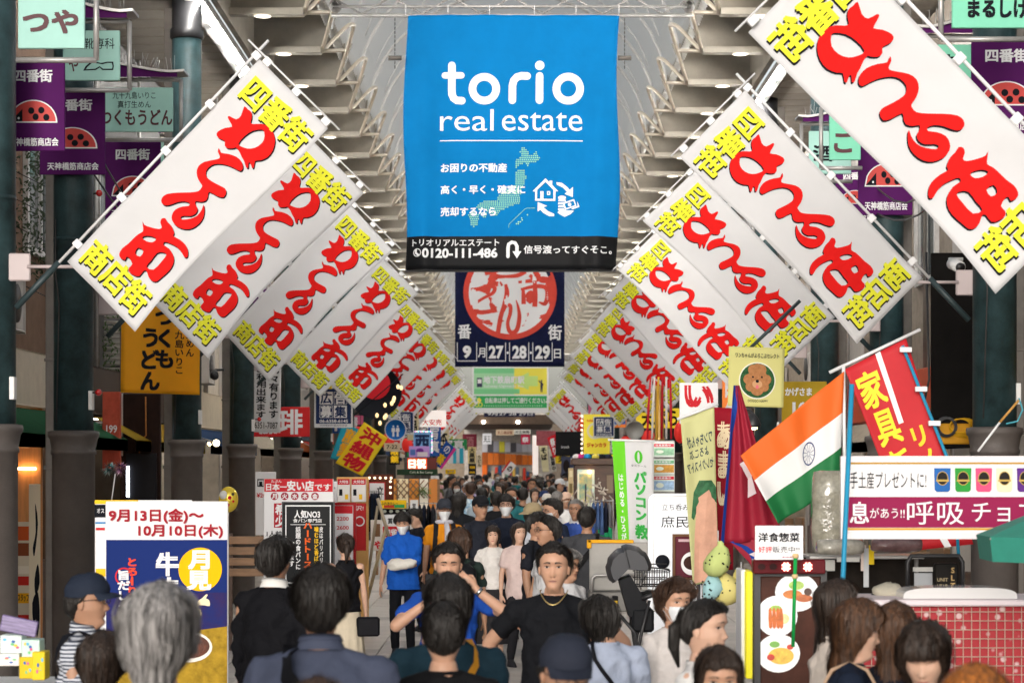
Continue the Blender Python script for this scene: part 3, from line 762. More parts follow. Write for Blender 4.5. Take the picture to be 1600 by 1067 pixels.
    H([[(834, 299), (854, 279), (860, 285), (860, 282.5), (864.5, 282.5), (864.5, 289), (874, 299), (870, 299), (869.5, 314), (838, 314), (838, 300)], [(841, 311), (866.5, 311), (866.5, 297), (854, 284.5), (841, 297)]])
    H([rect(846, 299, 851, 311.2)]); H([rect(856.5, 299, 861.5, 305), rect(858, 300.6, 860, 303.4)])
    H([[(871, 285), (880, 286), (889, 293), (892, 297), (897, 292), (897, 308), (884, 303), (888, 300), (881, 293), (872, 289)]])
    H([[(868, 338), (860, 338), (851, 333), (846, 328), (842, 331), (842, 316), (857, 322), (851, 324), (858, 330), (868, 334.5)]])
    for i in range(5): H([[(874+.4*(i % 2), 311.5+4.6*i-4), (886-2.6*(i > 1), 311.5+4.6*i-4), (886-2.6*(i > 1), 314.4+4.6*i-4), (874+.4*(i % 2), 314.4+4.6*i-4)]], 'coin')
    ring(880, 309, 6.3, 3.9, ky=.5, name='coin', off=.0066)
    H([[(881, 317), (899, 311), (903, 322), (885, 328)], [(884, 318.5), (898, 313.5), (900.6, 320.6), (886.5, 325.6)]], 'bank_note'); dot(892, 319.6, 2.8, name='bank_note')
    H([[(904, 314), (907.5, 323), (896, 327.5), (895, 325.8), (904.8, 322)]], 'bank_note')
    H([[(873, 332), (880, 326), (888, 329), (895, 329), (899, 329.5), (893, 335), (884, 339), (876, 334.5)]], 'hand_icon')
    # bottom strip
    K_s = mat('banner_grey_white', (.72, .73, .75), .7)
    tx('トリオリアルエステート', 645, 374, 782, 384.5, K_s, .02); 
    ring(653, 394.5, 6.4, 5.2, K_s, name='phone_ring'); ribbon([(651, 391), (650.8, 395), (655, 398.5)], 1.7, K_s, name='phone_icon')
    tx('0120-111-486', 661, 387.5, 779.5, 403, K_s, .035)
    ribbon([(796, 401), (796, 388), (797, 382), (802, 378.8), (807, 380), (810, 385), (810, 394)], 2.7, K_s, name='turn_arrow'); H([[(803, 393), (817, 393), (810, 404)]], 'turn_arrow', .0066)
    tx('信号渡ってすぐそこ', 821, 384, 951, 396.5, K_s, .02); ring(957, 394, 2.4, 1.2, K_s, name='lettering')
    # ties up to the truss
    for x in (634, 700, 765, 835, 900, 967):
        MB().tube([P(x, 24)-root.location, P(x, 8)-root.location], .006, 6).build('tie', K_pole, root)
    return root
big_banner()
# little dangling turnbuckles at both sides of the blue banner
for x, wd in ((617, 'left'), (976, 'right')):
    q = at(x, 25, 30.3); r = empty('chain', at(x, 105, 30.3), 'thin hanging chain with a bar end just %s of the big blue banner' % wd, 'chain')
    m = MB(); o = r.location
    for i in range(12): m.ell((0, 0, .0+i*.058), (.008, .008, .03), 6, 4)
    m.build('links', M_dark, r)
    MB().tube([(-.09, 0, .12), (.09, 0, .12)], .032, 8).build('bar', M_post, r)
# ---------------------------------------------------------------- navy festival banner
def navy_banner():
    Y = 59.5; P = lambda x, y: at(x, y, Y)
    T = mat('navy_cloth', hexc('141a3c'), .7, spec=.1, var=.25, vs_=5, bump=.3, bs=9)
    K_r = mat('festival_red', hexc('d8402e'), .65, var=.1)
    root = empty('hanging_banner', P(796, 372), 'navy festival banner with a red ringed circle and dates, behind the blue one', 'banner')
    sh = Sheet(P(711, 372), P(882, 372), P(711, 573), wave=.03, seed=8, freq=2.4)
    cloth(sh, T, root, 20, 24)
    U = lambda x: (x-711)/171; V_ = lambda y: (y-372)/201
    q = lambda x, y: (U(700+x/6.275), V_(410+y/6.275))
    cx, cy = 797, 457.5
    put_poly(sh, [[(U(cx+73*math.cos(t)), V_(cy+73*math.sin(t))) for t in np.linspace(0, 2*PI, 49)[:-1]]], K_r, root, .006, 'ring')
    put_poly(sh, [[(U(cx+64.5*math.cos(t)), V_(cy+64.5*math.sin(t))) for t in np.linspace(0, 2*PI, 49)[:-1]]], K_white, root, .010, 'disc')
    def stroke(pts, rs, nm='brush_letter'):
        pts = _open3(pts, 4); n = len(pts); rr = np.interp(np.linspace(0, 1, n), np.linspace(0, 1, len(rs)), rs); L, Rr = [], []
        for i, p in enumerate(pts):
            d = np.array(pts[min(i+1, n-1)])-np.array(pts[max(i-1, 0)]); d = d/(np.hypot(*d)+1e-9); nn = np.array((-d[1], d[0]))
            L.append(np.array(p)+nn*rr[i]); Rr.append(np.array(p)-nn*rr[i])
        V = [q(*p) for p in L+Rr]; Fc = [(i, i+1, n+i+1, n+i) for i in range(n-1)]
        stroke.k += 1; conform(nm, sh, V, Fc, K_r, root, .013+.0006*stroke.k)
    stroke.k = 0
    def _open3(c, k):
        out = []; c = [np.array(x, float) for x in c]; e = [2*c[0]-c[1]]+c+[2*c[-1]-c[-2]]
        for i in range(1, len(e)-2):
            p0, p1, p2, p3 = e[i-1:i+3]
            for t in np.arange(k)/k: out.append(tuple(.5*((2*p1)+(-p0+p2)*t+(2*p0-5*p1+4*p2-p3)*t*t+(-p0+3*p1-3*p2+p3)*t**3)))
        out.append(tuple(c[-1])); return out
    stroke([(225, 268), (300, 262), (380, 235), (455, 245), (440, 300), (350, 350), (245, 420), (240, 470), (330, 490), (480, 468)], [16, 20, 18, 20, 18, 14, 14, 16, 22, 18])
    stroke([(465, 195), (485, 235)], [8, 12]); stroke([(510, 190), (532, 230)], [8, 12])
    stroke([(565, 215), (578, 300), (550, 420), (515, 540), (490, 690)], [14, 24, 20, 22, 22])
    stroke([(545, 480), (570, 425), (610, 425), (610, 500), (585, 590), (600, 670), (640, 690), (680, 650), (700, 540), (690, 450), (668, 370)], [12, 18, 18, 18, 16, 20, 22, 22, 20, 14, 4])
    stroke([(800, 125), (835, 155)], [16, 22]); stroke([(690, 195), (820, 180), (920, 160), (1010, 165)], [12, 20, 22, 14])
    stroke([(735, 255), (740, 330), (742, 410)], [14, 20, 22]); stroke([(715, 265), (860, 235), (960, 250), (975, 330), (950, 405), (890, 390)], [12, 20, 22, 22, 22, 6])
    stroke([(850, 180), (855, 320), (850, 435)], [18, 24, 24])
    stroke([(360, 105), (430, 95), (470, 135), (560, 140), (680, 130), (760, 90)], [24, 28, 24, 14, 20, 22]); stroke([(470, 100), (480, 60), (560, 20), (700, 20), (760, 80)], [20, 18, 16, 18, 20])
    K = K_white
    def tx(st, x0, y0, x1, y1, b=.03, skew=0):
        a, c = q(x0, y0), q(x1, y1); put_text(sh, st, (a[0], a[1], c[0], c[1]), K, root, .007, b)
    tx('番', 98, 610, 225, 745); tx('街', 985, 615, 1112, 760)
    tx('9', 145, 815, 228, 940, .05); tx('月', 295, 840, 365, 930); tx('27', 400, 815, 545, 945, .04); tx('28', 630, 815, 770, 945, .04); tx('29', 855, 815, 1000, 950, .04); tx('日', 1040, 850, 1105, 940)
    for x0, x1 in ((88, 285), (375, 568), (600, 795), (828, 1025)):
        for r in ((x0, 785, x0+7, 970), (x1-7, 785, x1, 970), (x0, 962, x1, 970)):
            a, b = q(r[0], r[1]), q(r[2], r[3]); put_poly(sh, [rect(a[0], a[1], b[0], b[1])], K, root, .0075, 'box_line')
    for x in (585, 812):
        a = q(x, 885); put_poly(sh, [disc(a[0], a[1], .011, .010, 10)], K, root, .007, 'dot')
    MB().tube([P(711, 372)-root.location, P(882, 372)-root.location], .03, 8).build('top_rod', M_steel, root)
    for x in (720, 796, 872): MB().tube([P(x, 372)-root.location, P(x, 357)-root.location], .01, 6).build('tie', K_pole, root)
navy_banner()
r_, sh, U, V_ = sign('hanging_banner', 'banner', 'pale green and yellow station guide banner with an arrow and cyclist notice', 738, 573, 857, 645, 99.5, K_white, hang=.35)
g1, g2, g3, yl = cm('a8dcae', .6), cm('3aa860', .6), cm('7fcf92', .6), cm('f4e85a', .6)
put_poly(sh, [rect(.02, .03, .98, .60)], yl, r_, .004, 'print'); put_poly(sh, [rect(.02, .03, .55, .60)], g1, r_, .008, 'print')
put_poly(sh, [rect(.02, .03, .55, .14)], g3, r_, .012, 'print'); put_poly(sh, [rect(.02, .48, .62, .585)], g3, r_, .012, 'print')
put_poly(sh, [[(.74, .12), (.50, .32), (.74, .50), (.74, .42), (.86, .42), (.86, .2), (.74, .2)]], cm('c8e88a', .6), r_, .012, 'arrow')
put_poly(sh, [rect(.02, .63, .98, .89)], g2, r_, .004, 'print')
put_text(sh, '地下鉄扇町駅', (.15, .20, .68, .36), K_white, r_, .018, .04); put_text(sh, '自転車は押してご通行ください', (.17, .67, .95, .79), K_white, r_, .010, .02)
put_text(sh, 'Subway Ogimachi Sta.', (.15, .39, .68, .46), K_white, r_, .018, .01)
put_poly(sh, [rect(.06, .24, .13, .44)], K_navy, r_, .014, 'train_icon'); put_poly(sh, [rect(.07, .27, .12, .36)], K_white, r_, .018, 'train_icon')
put_poly(sh, [disc(.105, .82, .03, .05), disc(.105, .82, .02, .034)], yl, r_, .008, 'bicycle_icon'); put_poly(sh, [disc(.06, .82, .03, .05), disc(.06, .82, .02, .034)], yl, r_, .009, 'bicycle_icon')
put_poly(sh, [[(.06, .70), (.09, .66), (.12, .72), (.10, .80), (.08, .78)]], yl, r_, .010, 'bicycle_icon')
put_poly(sh, [[(.895, .36), (.865, .30), (.87, .29), (.90, .33), (.915, .33), (.935, .38), (.925, .42), (.92, .55), (.91, .55), (.905, .45), (.90, .55), (.893, .55)]], K_navy, r_, .012, 'man_icon')
put_poly(sh, [disc(.908, .305, .011, .02)], K_navy, r_, .013, 'man_icon')
for i in range(26): put_poly(sh, [disc(.16+i*.03, .845, .006, .011, 6)], K_white, r_, .008, 'dot')
sign('hanging_banner', 'banner', 'navy strip of a farther festival banner under the green station banner', 756, 632, 836, 651, 116, cm('1b2040', .6), [('9月27 28 29日', 762, 644, 832, 649, K_white)], hang=.3)

# ---------------------------------------------------------------- purple ladybird plates and mint shop plates on the columns
K_pur = mat('purple_plate', hexc('52195a'), .7, spec=.1, var=.06, vs_=6)
K_mint = mat('mint_plate', hexc('a4d2c8'), .6, spec=.15, var=.05); K_mint2 = mat('green_mint_plate', hexc('7fd0b2'), .6, spec=.15, var=.05)
K_maroon = mat('plate_maroon_letter', hexc('4a1722'), .6)
K_lred = mat('ladybird_red', hexc('c83a34'), .6)
def purple(x0, y0, x1, y1, Y, lbl, face=-1):
    w_, h_ = x1-x0, y1-y0
    r, sh, U, V_ = sign('ladybird_plate', 'sign', lbl, x0, y0, x1, y1, Y, K_pur, thick=.03, group='purple plates with a ladybird')
    put_text(sh, '四番街', (.20, .09, .80, .225), K_white, r, .004, .045)
    put_text(sh, '天神橋筋商店会', (.12, .855, .90, .945), K_white, r, .004, .03)
    # half-round ladybird facing left
    body = [(.14, .67)]+[(.50+.36*math.cos(t), .67-.23*math.sin(t)) for t in np.linspace(PI*.86, .0, 16)]+[(.86, .67)]
    put_poly(sh, [[(.5+(x-.5)*1.07, .675+(y-.67)*1.08+ (0 if y < .67 else .01)) for x, y in body]], K_white, r, .003, 'ladybird_outline')
    put_poly(sh, [body], K_lred, r, .005, 'ladybird')
    put_poly(sh, [[(.14, .67), (.33, .53), (.33, .67)]], K_ink, r, .0062, 'ladybird_head'); put_poly(sh, [disc(.27, .635, .018, .014, 10)], K_white, r, .0074, 'ladybird_eye')
    for cx, cy in ((.47, .55), (.63, .545), (.54, .62), (.71, .625)): put_poly(sh, [disc(cx, cy, .05, .038, 14)], K_ink, r, .0066, 'ladybird_spot')
    for sy in (.12, .88):
        MB().tube([(0, .03, h_*Y/F*(1-sy)), (0, .16, h_*Y/F*(1-sy))], .012, 6).build('bracket', M_steel, r)
    return r
purple(3, 97, 101, 236, 18.25, 'purple ladybird plate at the left edge, cut by the first column')
purple(62, 144, 164, 273, 20.8, 'purple ladybird plate on the second left column')
purple(164, 222, 251, 346, 24.6, 'purple ladybird plate just left of the nearest white banner')
purple(395, 452, 440, 512, 33.9, 'small purple ladybird plate peeking between left banners')
purple(1518, 64, 1628, 212, 18.9, 'purple ladybird plate at the right edge on the nearest right column')
purple(1341, 196, 1426, 336, 24.4, 'purple ladybird plate on the second right column')
purple(1306, 262, 1366, 345, 29.2, 'purple ladybird plate half hidden behind its nearer twin on the right')
def mint(x0, y0, x1, y1, Y, lbl, texts, m=K_mint, capx=None, roofl=True, side=-1, extra=None):
    r, sh, U, V_ = sign('shop_plate', 'sign', lbl, x0, y0, x1, y1, Y, m, [], thick=.04)
    for t in texts: put_text(sh, t[0], (U(t[1]), V_(t[2]), U(t[3]), V_(t[4])), t[5] if len(t) > 5 else K_maroon, r, .005, t[6] if len(t) > 6 else .03)
    s = F/Y; o = r.location; w2 = (x1-x0)/s/2; zt = at(x0, y0, Y).z-o.z; zb = 0
    e = .085
    f = MB(); f.tube([(-w2-e*.2 if side < 0 else -w2-e, .02, zb-e), (w2+e if side < 0 else w2+e*.2, .02, zb-e)], .022, 8)
    ox = w2+e if side < 0 else -w2-e
    f.tube([(ox, .02, zb-e), (ox, .02, zt+e)], .022, 8); f.tube([(-w2, .02, zt+e), (w2+e*(side < 0), .02, zt+e)], .022, 8) if side < 0 else f.tube([(-w2-e, .02, zt+e), (w2, .02, zt+e)], .022, 8)
    f.build('frame', M_steel, r)
    if roofl:   # curved roof cap with bird spikes
        c = MB(); n = 12; xs = np.linspace(-w2, w2+.14, n) if side < 0 else np.linspace(w2, -w2-.14, n)
        zz = [zt+e+.05+.10*(.5+.5*math.cos(PI*i/(n-1)))**1.3+.02*max(0, (i-9)/3) for i in range(n)]
        for i in range(n-1): c.add([(xs[i], -.14, zz[i]), (xs[i+1], -.14, zz[i+1]), (xs[i+1], .2, zz[i+1]), (xs[i], .2, zz[i]), (xs[i], -.14, zz[i]+.025), (xs[i+1], -.14, zz[i+1]+.025), (xs[i+1], .2, zz[i+1]+.025), (xs[i], .2, zz[i]+.025)], [(0, 3, 2, 1), (4, 5, 6, 7), (0, 1, 5, 4), (3, 7, 6, 2), (0, 4, 7, 3), (1, 2, 6, 5)])
        c.build('roof_cap', M_steel, r)
        g = MB()
        for i in range(n-2):
            g.add([(xs[i], -.1, zt+e+.01), (xs[i+1], -.1, zt+e+.01), (xs[i+1], -.1, zz[i+1]), (xs[i], -.1, zz[i])], [(0, 1, 2, 3)])
        g.build('gable', K_pur, r)
        sp = MB(); rd = random.Random(int(x0))
        for i in range(26):
            t = rd.random()*.85; x = np.interp(t, np.linspace(0, 1, n), xs) if True else 0; z = np.interp(t, np.linspace(0, 1, n), zz)
            sp.tube([(x, rd.uniform(-.1, .15), z), (x+rd.uniform(-.05, .05), rd.uniform(-.15, .15), z+rd.uniform(.12, .2))], .0035, 3)
        tag(sp.build('bird_spikes', M_steel, r), kind='stuff')
    if extra: extra(r, sh, U, V_)
    return r
mint(28, -22, 132, 76, 16.9, 'mint plate with two large maroon letters in the top left corner', [('つや', 37, 17, 121, 52, K_maroon, .05)])
def shoe(r, sh, U, V_):
    L = [(130, 111), (134, 104), (141, 98), (146, 95), (150, 97), (158, 99), (168, 97), (177, 97), (178, 104), (177, 110), (160, 110), (156, 106), (150, 110)]
    I = [(134, 109), (137, 105), (143, 99.5), (147, 97.5), (151, 99.5), (160, 101), (168, 99), (175, 99), (176, 104), (175.5, 108), (161, 108), (156, 104), (149, 108)]
    put_poly(sh, [[(U(x), V_(y)) for x, y in L], [(U(x), V_(y)) for x, y in I]], K_ink, r, .005, 'shoe_outline')
mint(98, 48, 187, 126, 20.2, 'mint plate with a shoe outline, second mint plate on the left', [('靴専科', 132, 60, 179, 77, K_ink, .0), ('や', 108, 90, 122, 112, K_maroon, .03)], extra=shoe)
mint(163, 137, 270, 206, 24.0, 'mint plate of the udon shop with three lines of brush writing', [('九十九島いりこ', 176, 144, 243, 155, K_ink, .0), ('真打生めん', 184, 158, 236, 169, K_ink, .0), ('つくもうどん', 158, 172, 269, 196, K_maroon, .03)])
mint(249, 221, 312, 275, 30, 'mint plate half hidden behind the nearest white banner', [('ギャラリー', 256, 224, 300, 233, K_ink, .02), ('と上', 258, 244, 290, 262, K_maroon, .03)])
mint(1488, -30, 1612, 44, 17.4, 'green mint plate with black letters in the top right corner', [('まるしげ', 1513, 0, 1606, 28, K_ink, .06)], K_mint2, side=1)
mint(1264, 205, 1330, 272, 26, 'mint plate with a liquor shop word behind the right banners', [('酒', 1271, 228, 1300, 252, K_ink, .04), ('プ', 1308, 220, 1328, 238, K_ink, .04)], K_mint, side=1)
mint(1296, 180, 1345, 250, 23.6, 'green mint plate with brush letters between two right banners', [('こ', 1304, 210, 1330, 238, K_maroon, .06)], K_mint2, side=1, roofl=False)
mint(1452, 70, 1522, 122, 22, 'plain green mint plate beside the right purple plate', [('も', 1470, 86, 1500, 104, K_ink, .05)], K_mint2, side=1)
# ================================================================ signs, flags, stalls along the street
W_ = K_white; I_ = K_ink; RD = cm('c8202c', .5); YE = cm('f2c419', .5); BL = cm('1f4f9a', .5); GN = cm('2f9a54', .5)
# ---- left side
r_, sh = qbanner('shop_curtain', 'banner', 'golden yellow cloth with black brush writing hanging under the two nearest left banners', [(190, 478), (313, 478), (188, 613), (312, 617)], 26.2, mat('gold_cloth', hexc('f8bc1c'), .7, var=.08, vs_=5, trans=.45), rod=((186, 476), (318, 476)),
    texts=[('つくも', (.42, .02, .68, .72), I_, 'v', .05), ('うどん', (.24, .24, .50, .98), I_, 'v', .05), ('九十九島いりこ', (.68, .08, .80, .78), I_, 'v', .02), ('真打生めん', (.82, .06, .93, .58), I_, 'v', .02)], wave=.03)
qbanner('vertical_banner', 'banner', 'white vertical banner with two columns of black brush writing between left columns', [(397, 540), (440, 540), (396, 675), (438, 676)], 38, K_cloth, rod=((394, 540), (442, 540)),
    texts=[('色々有ります', (.55, .22, .92, .84), I_, 'v', .03), ('救ご利用出来ます', (.08, .14, .46, .84), I_, 'v', .03), ('6351-7087', (.04, .88, .9, .955), I_, '', .01), ('し', (.62, .06, .88, .2), RD, 'v', .04)], wave=.01)
def notice(x0, y0, x1, y1, Y, lbl):
    r, sh, U, V_ = sign('notice_board', 'sign', lbl, x0, y0, x1, y1, Y, mat('notice_white', (.72, .74, .76), .4), group='navy advertising notices')
    nv = cm('22335e', .5); wt = W_
    put_poly(sh, [[(.04, .06), (.12, .015), (.88, .015), (.96, .06), (.96, .90), (.04, .90)]], nv, r, .003, 'print')
    for i, (c, a, b, dark) in enumerate((('広', .14, .10, 0), ('告', .51, .10, 1), ('募', .14, .44, 1), ('集', .51, .44, 0))):
        if not dark: put_poly(sh, [rect(a, b, a+.34, b+.31)], wt, r, .0045, 'print')
        else: put_poly(sh, [rect(a, b, a+.34, b+.31), rect(a+.01, b+.01, a+.33, b+.30)], wt, r, .0045, 'print')
        put_text(sh, c, (a+.03, b+.02, a+.31, b+.29), nv if not dark else wt, r, .006, .04)
    put_text(sh, '06-6358-6145', (.14, .795, .88, .875), wt, r, .0045, .02); put_text(sh, '天神橋筋四番街商店会', (.14, .92, .86, .965), nv, r, .003, .01)
    return r
notice(491, 606, 551, 668, 43, 'navy notice with four large characters on the left, under the third white banner')
notice(607, 643, 647, 679, 57, 'smaller navy notice on the left near the blue round sign')
notice(927, 651, 960, 684, 60, 'navy notice on the right overlapping the yellow karaoke sign')
sign('wall_sign', 'sign', 'terracotta sign with pale marks left of the gold cloth', 160, 612, 187, 735, 27.2, cm('b8503e', .5, var=.3), [('199', 166, 664, 183, 676, W_)], thick=.12)
# slatted shutter with climbing leaves
q = at(168, 610, 30.2); r_ = empty('slatted_shutter', q, 'pale slatted shutter with climbing leaves behind the second left column', 'shutter')
sl_ = MB().bbox(-.17, 0, -.018, .17, .03, .018, .004).mesh('slat', cm('a8a49c', .6, var=.2))
for i in range(26): o = link('slat', sl_, r_, loc=(0, 0, .07*i)); o.rotation_euler = (.5, 0, 0)
MB().bbox(.17, -.02, -.05, .21, .04, 1.9, .005).bbox(-.21, -.02, -.05, -.17, .04, 1.9, .005).build('frame', M_post, r_)
lf = MB(); rd = random.Random(3)
for i in range(260):
    x, z = rd.gauss(0, .11), rd.uniform(-.1, 1.9); a = rd.uniform(0, 6); s_ = rd.uniform(.02, .04); y = -.05-rd.uniform(0, .08)
    lf.add([(x, y, z), (x+s_*math.cos(a), y-.015, z+s_*math.sin(a)), (x+2*s_*math.cos(a+.3), y, z+2*s_*math.sin(a+.3)), (x+s_*math.cos(a+.8), y-.01, z+s_*math.sin(a+.8))], [(0, 1, 2, 3)])
tag(lf.build('leaves', mat('ivy', (.06, .11, .03), .5, var=.5), r_), kind='stuff')
# ivy wall and dark trellis further up by the first column
q = at(58, 410, 24.5); r_ = empty('ivy_plant', q, 'dark ivy climbing a trellis between the first two left columns', 'plant')
lf = MB()
for i in range(700):
    x, z = rd.gauss(0, .13), rd.uniform(-.2, 1.7); a = rd.uniform(0, 6); s_ = rd.uniform(.015, .035); y = -.05-rd.uniform(0, .1)
    lf.add([(x, y, z), (x+s_*math.cos(a), y-.015, z+s_*math.sin(a)), (x+2*s_*math.cos(a+.3), y, z+2*s_*math.sin(a+.3)), (x+s_*math.cos(a+.8), y-.01, z+s_*math.sin(a+.8))], [(0, 1, 2, 3)])
tag(lf.build('leaves', mat('ivy2', (.035, .06, .025), .5, var=.5), r_), kind='stuff')
t = MB()
for i in range(6): t.tube([(-.25, 0, .3*i-.2), (.25, 0, .3*i-.45)], .006, 5)
t.build('trellis', M_black, r_)
# warm shop interior seen between the first columns
q = at(44, 1000, 25.5); r_ = empty('lit_wood_partition', q, 'orange-lit wooden partition with menu sheets at the far left', 'partition'); s_ = F/25.5
MB().bbox(-.16, .0, 0, .155, .06, 440/s_, .01).build('panel', mat('lit_orange_wood', (.62, .26, .08), .45, var=.3, vs_=3, stretch=(4, 4, .4)), r_)
MB().bbox(-.10, -.03, 300/s_, .02, .0, 440/s_, .01).build('trim', mat('pale_orange_wood', (.72, .42, .2), .5, var=.2), r_)
MB().tube([(-.12, -.06, 268/s_), (.10, -.06, 268/s_)], .014, 8).build('lamp', M_warm, r_)
pp = MB(); 
r2, sh2, U, V_ = sign('menu_sheets', 'poster', 'column of menu sheets with red prices and a yellow strip at the far left', 26, 815, 47, 1000, 24.2, cm('d8cdb8', .6), thick=.01)
for i, (y, h, c) in enumerate(((822, 22, 'c85a2a'), (848, 20, '8a4a2c'), (884, 12, 'e8e0d0'), (900, 14, 'c83028'), (926, 16, 'f0b020'), (960, 8, 'c83028'), (976, 12, 'e8c060'))): put_poly(sh2, [rect(U(27), V_(y), U(46), V_(y+h))], cm(c, .6), r2, .003, 'print')
put_text(sh2, 'スタッフ', (.1, .61, .9, .67), I_, r2, .006, .03)
r2, sh2, U, V_ = sign('vertical_banner', 'banner', 'cream vertical banner with thick black brush strokes at the far left', 45, 756, 63, 1004, 23.6, cm('e4d6bc', .7), thick=.01)
for l in ([(.55, .12), (.8, .25), (.5, .45), (.35, .40), (.6, .3)], [(.8, .5), (.95, .62), (.6, .7), (.5, .6)], [(.3, .75), (.8, .68), (.95, .85), (.7, .97), (.6, .85), (.45, .92)]): put_poly(sh2, [l], I_, r2, .003, 'brush_stroke', 3)
# dark opening with a lit tube, spotlight, camera
q = at(222, 790, 29.5); r_ = empty('dark_shop_bay', q, 'dark brown shop bay with a bright vertical tube left of the third column', 'bay'); s_ = F/29.5
MB().bbox(-.29, .0, 0, .24, .1, 175/s_, .01).build('back_panel', cm('2a1a16', .6, var=.3), r_); MB().bbox(-.2, -.08, 8/s_, .2, -.01, 82/s_, .01).build('dark_box', cm('202024', .5), r_)
MB().bbox(-.29, -.03, 78/s_, -.25, .0, 175/s_, .004).build('frame', M_steel, r_); MB().tube([(-.17, -.1, 14/s_), (-.17, -.1, 62/s_)], .02, 8).build('lit_tube', mat('tube_bluish', (.85, .9, 1), .5, emit=6), r_)
MB().tube([(.05, -.02, 170/s_), (.06, -.05, 110/s_), (-.04, -.05, 95/s_), (.0, -.05, 60/s_), (.12, -.04, 40/s_)], .009, 6).build('cable', cm('b0743a', .5), r_)
q = at(338, 692, 33.2); r_ = empty('spotlight', q, 'glowing round spotlight on a bracket between the third and fourth left columns', 'lamp')
MB().lathe([(.001, 0), (.055, .0), (.06, .02), (.035, .09), (.02, .12)], 16, axis='y').build('shade', M_black, r_); MB().lathe([(.001, -.012), (.047, -.008), (.05, 0)], 16, axis='y').build('bulb', mat('spot_glow', (1, .8, .5), .5, emit=8), r_)
MB().tube([(0, .1, 0), (-.12, .1, .04), (-.25, .12, .08)], .012, 6).build('arm', M_steel, r_); MB().tube([(-.09, -.02, -.03), (-.11, -.04, .0)], .02, 8).build('lamp', M_warm, r_)
def cctv(px, py, Y, lbl, sx=1, col=None):
    q = at(px, py, Y); r = empty('security_camera', q, lbl, 'camera'); m = col or M_white
    b = MB().tube([(0, 0, 0), (sx*.03, -.20, -.05)], .055, 14).build('housing', m, r); MB().tube([(sx*.03, -.198, -.05), (sx*.032, -.215, -.054)], .042, 14).build('lens', M_black, r)
    MB().tube([(0, .02, 0), (0, .12, .05), (sx*.12, .12, .05)], .018, 8).build('arm', m, r); return r
cctv(335, 583, 31, 'black security camera beside the fourth left column', 1, M_black)
cctv(1488, 412, 20.4, 'white security camera near the nearest right column', 1)
# tinsel ball, fish-like balloon
q = at(180, 731, 20.2); r_ = empty('tinsel_ball', q, 'silver and pink tinsel pompom above the left poster', 'decoration'); a, b = MB(), MB()
for i in range(420):
    v = Vector((rd.gauss(0, 1), rd.gauss(0, 1), rd.gauss(0, 1))).normalized(); L = rd.uniform(.05, .095); c = Vector((rd.choice((-.05, .05)), 0, 0)); w_ = v.cross(Vector((.3, .5, .8))).normalized()*.004
    (a if c.x < 0 else b).add([tuple(c+v*.02-w_), tuple(c+v*.02+w_), tuple(c+v*L+w_*.5+Vector((0, 0, -.01)))], [(0, 1, 2)])
tag(a.build('tinsel', mat('tinsel_silver', (.6, .8, .8), .15, metal=1), r_), kind='stuff'); tag(b.build('pink_tinsel', mat('tinsel_pink', (.85, .6, .8), .15, metal=1), r_), kind='stuff')
MB().tube([(0, 0, -.05), (-.04, 0, -.35)], .006, 5).build('stick', K_pole, r_)
q = at(357, 780, 25); r_ = empty('balloon', q, 'yellow spotted foil balloon behind the left poster', 'balloon')
MB().ell((0, 0, 0), (.11, .06, .145), 18, 12).build('body', mat('foil_yellow', (.8, .6, .06), .2, metal=.3), r_); bx = MB().ell((-.05, -.045, .05), (.045, .03, .05), 12, 8).build('white_patch', M_white, r_)
for x, z, rr in ((.02, .02, .022), (.0, -.06, .02), (.06, -.02, .014)): MB().lathe([(rr, 0), (rr, .01)], 14, (x, -.064+abs(z)*.12, z), axis='y').build('spot', RD, r_)
MB().lathe([(.018, 0), (.018, .01)], 12, (.055, -.05, .06), axis='y').build('eye', M_black, r_); MB().tube([(0, 0, -.14), (0, 0, -1.4)], .004, 4).build('string', K_pole, r_)
# moon festival poster board
r_, sh, U, V_ = sign('poster_board', 'poster', 'tall navy and gold moon viewing beef poster under a white date card, left foreground', 165, 783, 356, 1075, 17.6, W_, thick=.03, post=True)
def pr(loops, m, off, nm='print', smooth=0): put_poly(sh, [[(U(x), V_(y)) for x, y in l] for l in loops], m, r_, off, nm, smooth)
pr([rect(166, 843, 355, 1075)], cm('1c2f6e', .8), .003); pr([rect(166, 925, 355, 1075)], cm('3a2852', .8, col2=hexc('1c2f6e'), vs_=5), .005)
pr([[(166, 985), (200, 990), (240, 1000), (300, 985), (355, 978), (355, 1075), (166, 1075)]], cm('a8882c', .8, var=.35, vs_=14), .007)
pr([disc(U(313)*0+313, 889, 34, 34, 36)], cm('f4b80e', .8), .009, 'moon')
for (cx, cy) in ((296, 1010), (250, 1030)): pr([disc(cx, cy, 36, 24, 24)], cm('e8e4dc', .3), .010, 'bowl'); pr([disc(cx, cy-1, 32, 19, 24)], cm('5a2c18', .3, var=.5, vs_=30), .012, 'bowl')
for (x, y) in ((318, 940), (305, 955)): pr([[(x-9, y+4), (x-8, y-2), (x-2, y-6), (x+4, y-12), (x+7, y-11), (x+4, y-6), (x+9, y-3), (x+10, y+6), (x+2, y+5)]], cm('f0e0b8', .5), .011, 'rabbit', 2)
def pt(st, x0, y0, x1, y1, m, bold=.03, vert=False, off=.014): put_text(sh, st, (U(x0), V_(y0), U(x1), V_(y1)), m, r_, off, bold, vert)
cr = cm('9c1c2c', .6)
pt('9月13日(金)〜', 171, 795, 318, 817, cr, .05); pt('10月10日(木)', 217, 819, 348, 840, cr, .05)
pt('月見', 292, 858, 330, 922, W_, .06, True); pt('牛すき', 244, 862, 280, 975, W_, .06, True); pt('とろーり', 198, 870, 216, 930, cm('e0452c', .5), .05, True)
